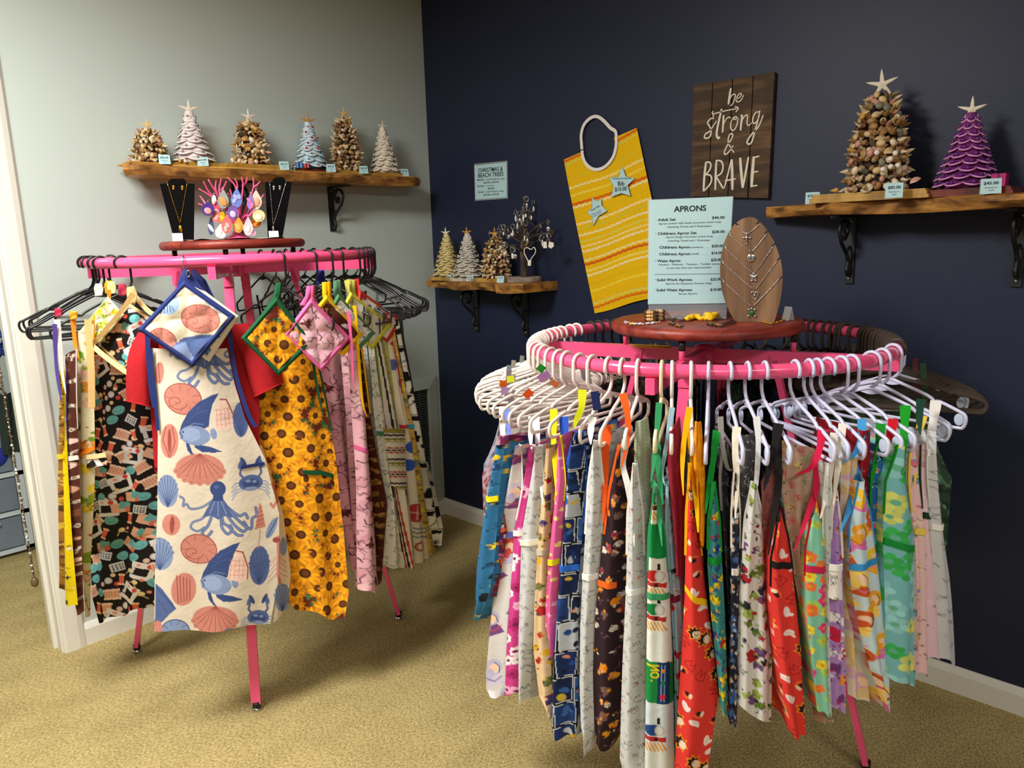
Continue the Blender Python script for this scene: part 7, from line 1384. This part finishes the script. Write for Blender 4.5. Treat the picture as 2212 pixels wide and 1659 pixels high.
hsheet('orange ribbed towel over the red starburst apron', 'knit_towel', 'towel', [(1504, 910), (1500, 980), (1506, 1080), (1514, 1170)], [(1512, 910), (1518, 980), (1524, 1080), (1518, 1180)], (.645, .62), P_stripe((248, 156, 10), [(0, 1, (216, 126, 8))], 4), rk='R', folds=(3, .003), bulge=.008)
G_('R', 'teal and blue nursery print apron with green trim', P_blobs((60, 140, 140), [(40, 70, 160), (20, 110, 60), (206, 50, 40), (236, 210, 30), (60, 150, 150), (40, 90, 130)], 26, 7, 13, 65), [(1536, 1040), (1530, 1120), (1528, 1220), (1536, 1330), (1548, 1440), (1556, 1530)], [(1548, 1040), (1554, 1120), (1560, 1220), (1566, 1330), (1570, 1440), (1574, 1548)], (.64, .62), (1208, (20, 140, 46)), [([(1548, 930), (1540, 1000), (1530, 1060), (1524, 1110)], .018, (16, 140, 50), .66)], fr_, seed=65, bulge=.012)
G_('R', 'charcoal denim apron turned inside out', P_blobs((58, 58, 64), [(48, 48, 54), (70, 70, 76)], 24, 7, 14, 66), [(1553, 950), (1556, 1060), (1566, 1200), (1574, 1330), (1578, 1460)], [(1580, 960), (1584, 1080), (1588, 1200), (1590, 1330), (1588, 1460)], (.60, .56), None, [([(1556, 900), (1560, 960), (1572, 1010), (1586, 1016)], .014, (150, 148, 146), .64)], fr_, seed=66)
G_('R', 'thin black and white portrait panel apron with white trim', P_blobs((30, 34, 52), [(206, 208, 212), (90, 96, 120), (24, 26, 40), (200, 160, 130), (60, 100, 170)], 20, 5, 11, 67), [(1582, 1020), (1580, 1150), (1579, 1300), (1577, 1450), (1576, 1560)], [(1596, 1020), (1598, 1150), (1597, 1300), (1594, 1450), (1592, 1572)], (.63, .62), (1232, (236, 232, 222)), [([(1592, 922), (1588, 970), (1592, 1040), (1588, 1120)], .02, (236, 228, 208), .66)], fr_, seed=67)
G_('R', 'white apron with green, violet and red comic splashes, charcoal inside', P_blobs((208, 206, 204), [(96, 124, 40), (208, 206, 204), (110, 70, 120), (170, 30, 34), (40, 40, 52), (150, 170, 80), (208, 206, 204)], 27, 8, 15, 68, (40, 40, 46)), [(1616, 1040), (1606, 1160), (1598, 1290), (1595, 1400), (1594, 1520)], [(1640, 1040), (1654, 1160), (1660, 1290), (1668, 1420), (1667, 1562)], (.63, .61), None, [([(1634, 900), (1638, 960), (1632, 1060), (1618, 1150)], .016, (220, 220, 222), .66)], fr_, key='splash', seed=68, bulge=.014, folds=(2, .008))
G_('R', 'charcoal lined inside of the splash print apron', P_blobs((90, 88, 92), [(76, 74, 78), (104, 102, 104), (70, 80, 60)], 22, 6, 12, 69), [(1596, 940), (1594, 1040), (1592, 1140), (1598, 1240)], [(1636, 930), (1634, 1040), (1622, 1140), (1606, 1240)], (.60, .58), None, (), None, of='splash', seed=69)
G_('R', 'tomato red apron with dark dots, black trim and pointed hem', P_red, [(1672, 1130), (1666, 1210), (1666, 1300), (1676, 1400), (1690, 1500), (1712, 1592)], [(1690, 1080), (1708, 1210), (1718, 1300), (1730, 1400), (1738, 1500), (1741, 1578)], (.65, .62), (1217, (30, 24, 26)), [([(1682, 915), (1674, 960), (1660, 1020), (1650, 1060)], .024, (26, 22, 24), .67), ([(1684, 950), (1682, 1040), (1670, 1120), (1660, 1200)], .022, (30, 26, 28), .66)], fr_, key='red', seed=70, bulge=.016, folds=(1.5, .008))
G_('R', 'faded rose-brown wrong side of the red dotted apron', P_blobs((150, 92, 86), [(140, 80, 74), (160, 104, 96)], 30, 8, 14, 71), [(1644, 1040), (1648, 1140), (1656, 1240), (1664, 1330)], [(1682, 960), (1684, 1080), (1674, 1200), (1668, 1330)], (.61, .58), None, (), None, of='red', seed=71)
G_('R', 'mint apron with pink and yellow blossoms, raspberry trim', P_flowers((136, 206, 180), [(240, 220, 60), (224, 60, 130), (236, 120, 60), (160, 210, 100)], (236, 160, 40), 30, 8, 14, 5, 72), [(1744, 1120), (1738, 1230), (1740, 1330), (1752, 1430), (1764, 1530)], [(1768, 1060), (1780, 1180), (1785, 1300), (1788, 1420), (1790, 1545)], (.645, .63), (1226, (206, 36, 86)), [([(1776, 930), (1770, 970), (1752, 1010), (1718, 1026)], .02, (206, 28, 70), .67), ([(1768, 985), (1762, 1060), (1742, 1120), (1716, 1190)], .02, (204, 32, 74), .665)], fr_, key='mint', seed=72, bulge=.014)
G_('R', 'faded floral wrong side draped beside the raspberry strap', P_blobs((178, 146, 128), [(190, 110, 110), (196, 170, 110), (150, 150, 120), (180, 150, 136)], 26, 8, 14, 73), [(1688, 950), (1690, 1060), (1706, 1200), (1728, 1340), (1744, 1480), (1762, 1560)], [(1764, 970), (1754, 1080), (1736, 1200), (1748, 1340), (1776, 1450), (1796, 1556)], (.62, .60), None, (), None, of='mint', seed=73, bulge=.01, folds=(2, .01))
G_('R', 'narrow white apron edge with ink doodles beside the mint one', SK(74), [(1782, 1000), (1779, 1120), (1781, 1260), (1784, 1400), (1787, 1540)], [(1794, 1000), (1794, 1120), (1790, 1260), (1790, 1400), (1793, 1545)], (.64, .635), None, [([(1802, 935), (1798, 990), (1784, 1070), (1772, 1120)], .018, (228, 222, 212), .665)], fr_, seed=74)
G_('R', 'lilac rainbow and cloud print apron with white pocket', P_blobs((176, 136, 206), [(196, 160, 220), (240, 236, 246), (120, 60, 130), (206, 30, 70), (240, 160, 40), (170, 130, 200)], 34, 9, 17, 75), [(1798, 1060), (1790, 1200), (1788, 1330), (1788, 1440), (1792, 1520)], [(1812, 1060), (1818, 1200), (1822, 1330), (1828, 1440), (1824, 1538)], (.635, .63), None, [([(1820, 915), (1814, 980), (1806, 1040), (1800, 1090)], .018, (232, 226, 212), .66)], fr_, key='lilac', seed=75)
G_('R', 'white pocket with yellow beak sketch on the lilac apron', P_doodle((238, 234, 230), (90, 90, 96), 26, 76, 1.4, ((236, 206, 40), (214, 130, 50))), [(1790, 1222), (1790, 1292)], [(1818, 1216), (1820, 1296)], (.65, .65), (1224, (240, 238, 234)), (), None, 1.6, (1, .001), .005, 5, body='pocket', hem=0, of='lilac')
G_('R', 'apron of orange-haired and pink-gowned figures with sky blue trim', P_figs((196, 220, 230), [(240, 170, 50), (226, 120, 190), (236, 196, 60), (206, 90, 40), (250, 214, 110)], 77, 50), [(1848, 1040), (1838, 1140), (1840, 1240), (1852, 1340), (1876, 1440), (1908, 1530)], [(1864, 1020), (1880, 1140), (1892, 1240), (1904, 1350), (1917, 1460), (1913, 1532)], (.645, .63), (1214, (56, 142, 206)), [([(1862, 905), (1860, 950), (1846, 980), (1820, 1000)], .020, (66, 150, 210), .67), ([(1857, 970), (1850, 1040), (1834, 1100), (1815, 1150)], .022, (60, 144, 206), .665)], fr_, key='figs', seed=77, bulge=.016, folds=(1.5, .008), sp=1.35, trim_tilt=-.05)
G_('R', 'pale inside-out panel of the gowned figure apron', P_figs((222, 206, 190), [(226, 196, 140), (214, 170, 200), (220, 190, 130), (206, 196, 190)], 78, 54, (190, 170, 160)), [(1816, 980), (1814, 1100), (1820, 1240), (1826, 1360), (1828, 1500)], [(1856, 960), (1850, 1080), (1846, 1220), (1868, 1360), (1884, 1514)], (.615, .60), None, (), None, of='figs', seed=78, bulge=.012, folds=(2, .008))
G_('R', 'deep red satin print apron right of the sky blue strap', P_blobs((150, 20, 28), [(110, 14, 24), (176, 50, 40), (60, 50, 80)], 24, 5, 10, 79), [(1862, 930), (1858, 1030), (1862, 1120), (1868, 1220)], [(1880, 925), (1880, 1030), (1880, 1120), (1880, 1220)], (.62, .60), None, (), fr_, seed=79)
G_('R', 'navy blue apron with small figures and a red trim', P_blobs((40, 96, 160), [(30, 60, 110), (24, 36, 70), (190, 90, 80), (70, 140, 200), (220, 190, 160)], 24, 5, 10, 80), [(1884, 960), (1880, 1080), (1886, 1200), (1892, 1330), (1896, 1420)], [(1912, 950), (1908, 1060), (1912, 1200), (1908, 1330), (1906, 1420)], (.625, .62), (1220, (196, 22, 44)), [([(1903, 915), (1898, 960), (1888, 1010), (1882, 1050)], .022, (22, 136, 36), .65), ([(1930, 905), (1920, 960), (1912, 1020), (1906, 1060)], .022, (206, 20, 40), .66)], fr_, seed=80, trim_u=(.35, 1))
G_('R', 'aqua apron with green flowers and green trim', P_flowers((126, 196, 206), [(60, 180, 90), (150, 214, 220), (214, 224, 120)], (110, 190, 160), 46, 14, 24, 6, 81), [(1932, 960), (1914, 1040), (1909, 1160), (1911, 1280), (1914, 1380), (1917, 1462)], [(1946, 960), (1958, 1060), (1974, 1170), (1977, 1290), (1977, 1390), (1972, 1478)], (.65, .63), (1176, (22, 146, 60)), [([(1956, 876), (1954, 920), (1950, 980), (1950, 1020)], .024, (24, 146, 34), .67)], fr_, seed=81, bulge=.018, trim_tilt=.03)
G_('R', 'shell pink apron with yellow gown print and yellow trim', P_blobs((236, 196, 200), [(236, 196, 200), (240, 206, 60), (226, 120, 150), (240, 210, 196), (120, 150, 190)], 34, 7, 14, 82), [(1958, 960), (1964, 1060), (1974, 1160), (1977, 1290), (1977, 1400), (1975, 1448)], [(1978, 950), (1984, 1040), (1994, 1160), (2000, 1290), (2004, 1400), (2005, 1460)], (.64, .635), (1146, (240, 212, 90)), [([(1994, 898), (1984, 940), (1980, 1000), (1976, 1050)], .020, (238, 206, 80), .66)], fr_, seed=82)
G_('R', 'pale orchid pink apron with dark green trim', P_blobs((232, 196, 214), [(232, 196, 214), (240, 210, 224), (206, 160, 190)], 30, 5, 9, 83), [(1984, 960), (1988, 1060), (1996, 1180), (2002, 1300), (2004, 1420)], [(2000, 950), (2004, 1050), (2016, 1170), (2026, 1300), (2032, 1424)], (.645, .64), (1112, (24, 60, 44)), [([(1990, 862), (1986, 900), (1988, 940)], .022, (28, 64, 50), .67)], fr_, seed=83)
G_('R', 'white apron with pale grey doodles, rightmost on the low rack', P_doodle((208, 210, 220), (120, 122, 134), 30, 84, 1.2), [(2002, 930), (2003, 1040), (2012, 1160), (2026, 1290), (2030, 1420)], [(2013, 930), (2010, 980), (2030, 1110), (2046, 1250), (2056, 1438)], (.655, .65), (1136, (240, 240, 238)), [([(2022, 866), (2016, 910), (2010, 950), (2006, 985)], .026, (236, 232, 226), .68)], fr_, seed=84, bulge=.014)
# inner folds seen through the gap under the near rail
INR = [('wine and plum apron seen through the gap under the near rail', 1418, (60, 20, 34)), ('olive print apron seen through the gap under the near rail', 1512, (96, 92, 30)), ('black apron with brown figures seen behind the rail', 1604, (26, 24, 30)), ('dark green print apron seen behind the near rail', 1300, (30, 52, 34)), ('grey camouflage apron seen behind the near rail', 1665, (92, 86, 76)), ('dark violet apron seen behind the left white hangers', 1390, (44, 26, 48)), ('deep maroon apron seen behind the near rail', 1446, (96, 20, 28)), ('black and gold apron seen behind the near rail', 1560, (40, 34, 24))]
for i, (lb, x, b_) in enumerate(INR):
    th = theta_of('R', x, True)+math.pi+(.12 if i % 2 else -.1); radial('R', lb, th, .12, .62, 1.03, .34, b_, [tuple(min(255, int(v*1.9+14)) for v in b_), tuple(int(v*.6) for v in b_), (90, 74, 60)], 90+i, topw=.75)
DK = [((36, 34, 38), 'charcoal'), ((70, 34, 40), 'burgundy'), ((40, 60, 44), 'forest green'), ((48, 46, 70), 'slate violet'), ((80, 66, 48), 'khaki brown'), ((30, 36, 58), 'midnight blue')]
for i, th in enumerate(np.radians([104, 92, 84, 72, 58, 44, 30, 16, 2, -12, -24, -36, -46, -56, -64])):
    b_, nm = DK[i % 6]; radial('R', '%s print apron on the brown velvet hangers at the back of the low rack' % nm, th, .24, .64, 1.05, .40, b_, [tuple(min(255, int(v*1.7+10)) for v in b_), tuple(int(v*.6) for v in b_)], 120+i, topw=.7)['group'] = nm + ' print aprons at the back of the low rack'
for i, a in enumerate((146, 138, 130, 121, 112)):
    b_ = [(226, 222, 216), (206, 180, 196), (190, 200, 214), (232, 222, 200), (196, 206, 180)][i]; nm = ['white', 'dusty pink', 'pale blue', 'cream', 'pale green'][i]
    radial('R', '%s print apron deep in the left white bunch of the low rack' % nm, math.radians(a), .26, .64, 1.04, .42, b_, [tuple(int(v*.8) for v in b_), tuple(int(v*.5) for v in b_), (180, 60, 90)], 150+i, topw=.7)
# small coloured loops over the left white hangers
for lb, pts, w_, c_ in [('orange loop on the outer white hanger ends', [(1088, 822), (1086, 836)], .017, (236, 110, 30)), ('yellow-green loop on the white hanger bunch', [(1102, 812), (1104, 826)], .017, (200, 206, 30)), ('violet loop on the white hanger bunch', [(1090, 836), (1090, 852)], .017, (170, 130, 180)), ('grass green loop near the left rail', [(1174, 790), (1164, 802)], .017, (40, 150, 50)),
                        ('lavender loop on the white hangers under the rail', [(1186, 806), (1164, 820)], .017, (160, 110, 170)), ('orange and navy loop on the middle white hangers', [(1148, 844), (1134, 858)], .017, (230, 90, 30)), ('navy print scrap on a white hanger shoulder', [(1284, 846), (1288, 870), (1290, 886)], .017, (30, 40, 90)), ('terracotta loop under the left rail', [(1202, 824), (1194, 834)], .017, (206, 110, 70))]:
    t = thing('fabric_loop', lb, 'strap', tuple(cyl('R', *pts[-1], .66))); strap(t, 'R', pts if len(pts) > 2 else [pts[0], ((pts[0][0]+pts[1][0])/2, (pts[0][1]+pts[1][1])/2), pts[1]], w_, c_, .655, name='loop_cloth')
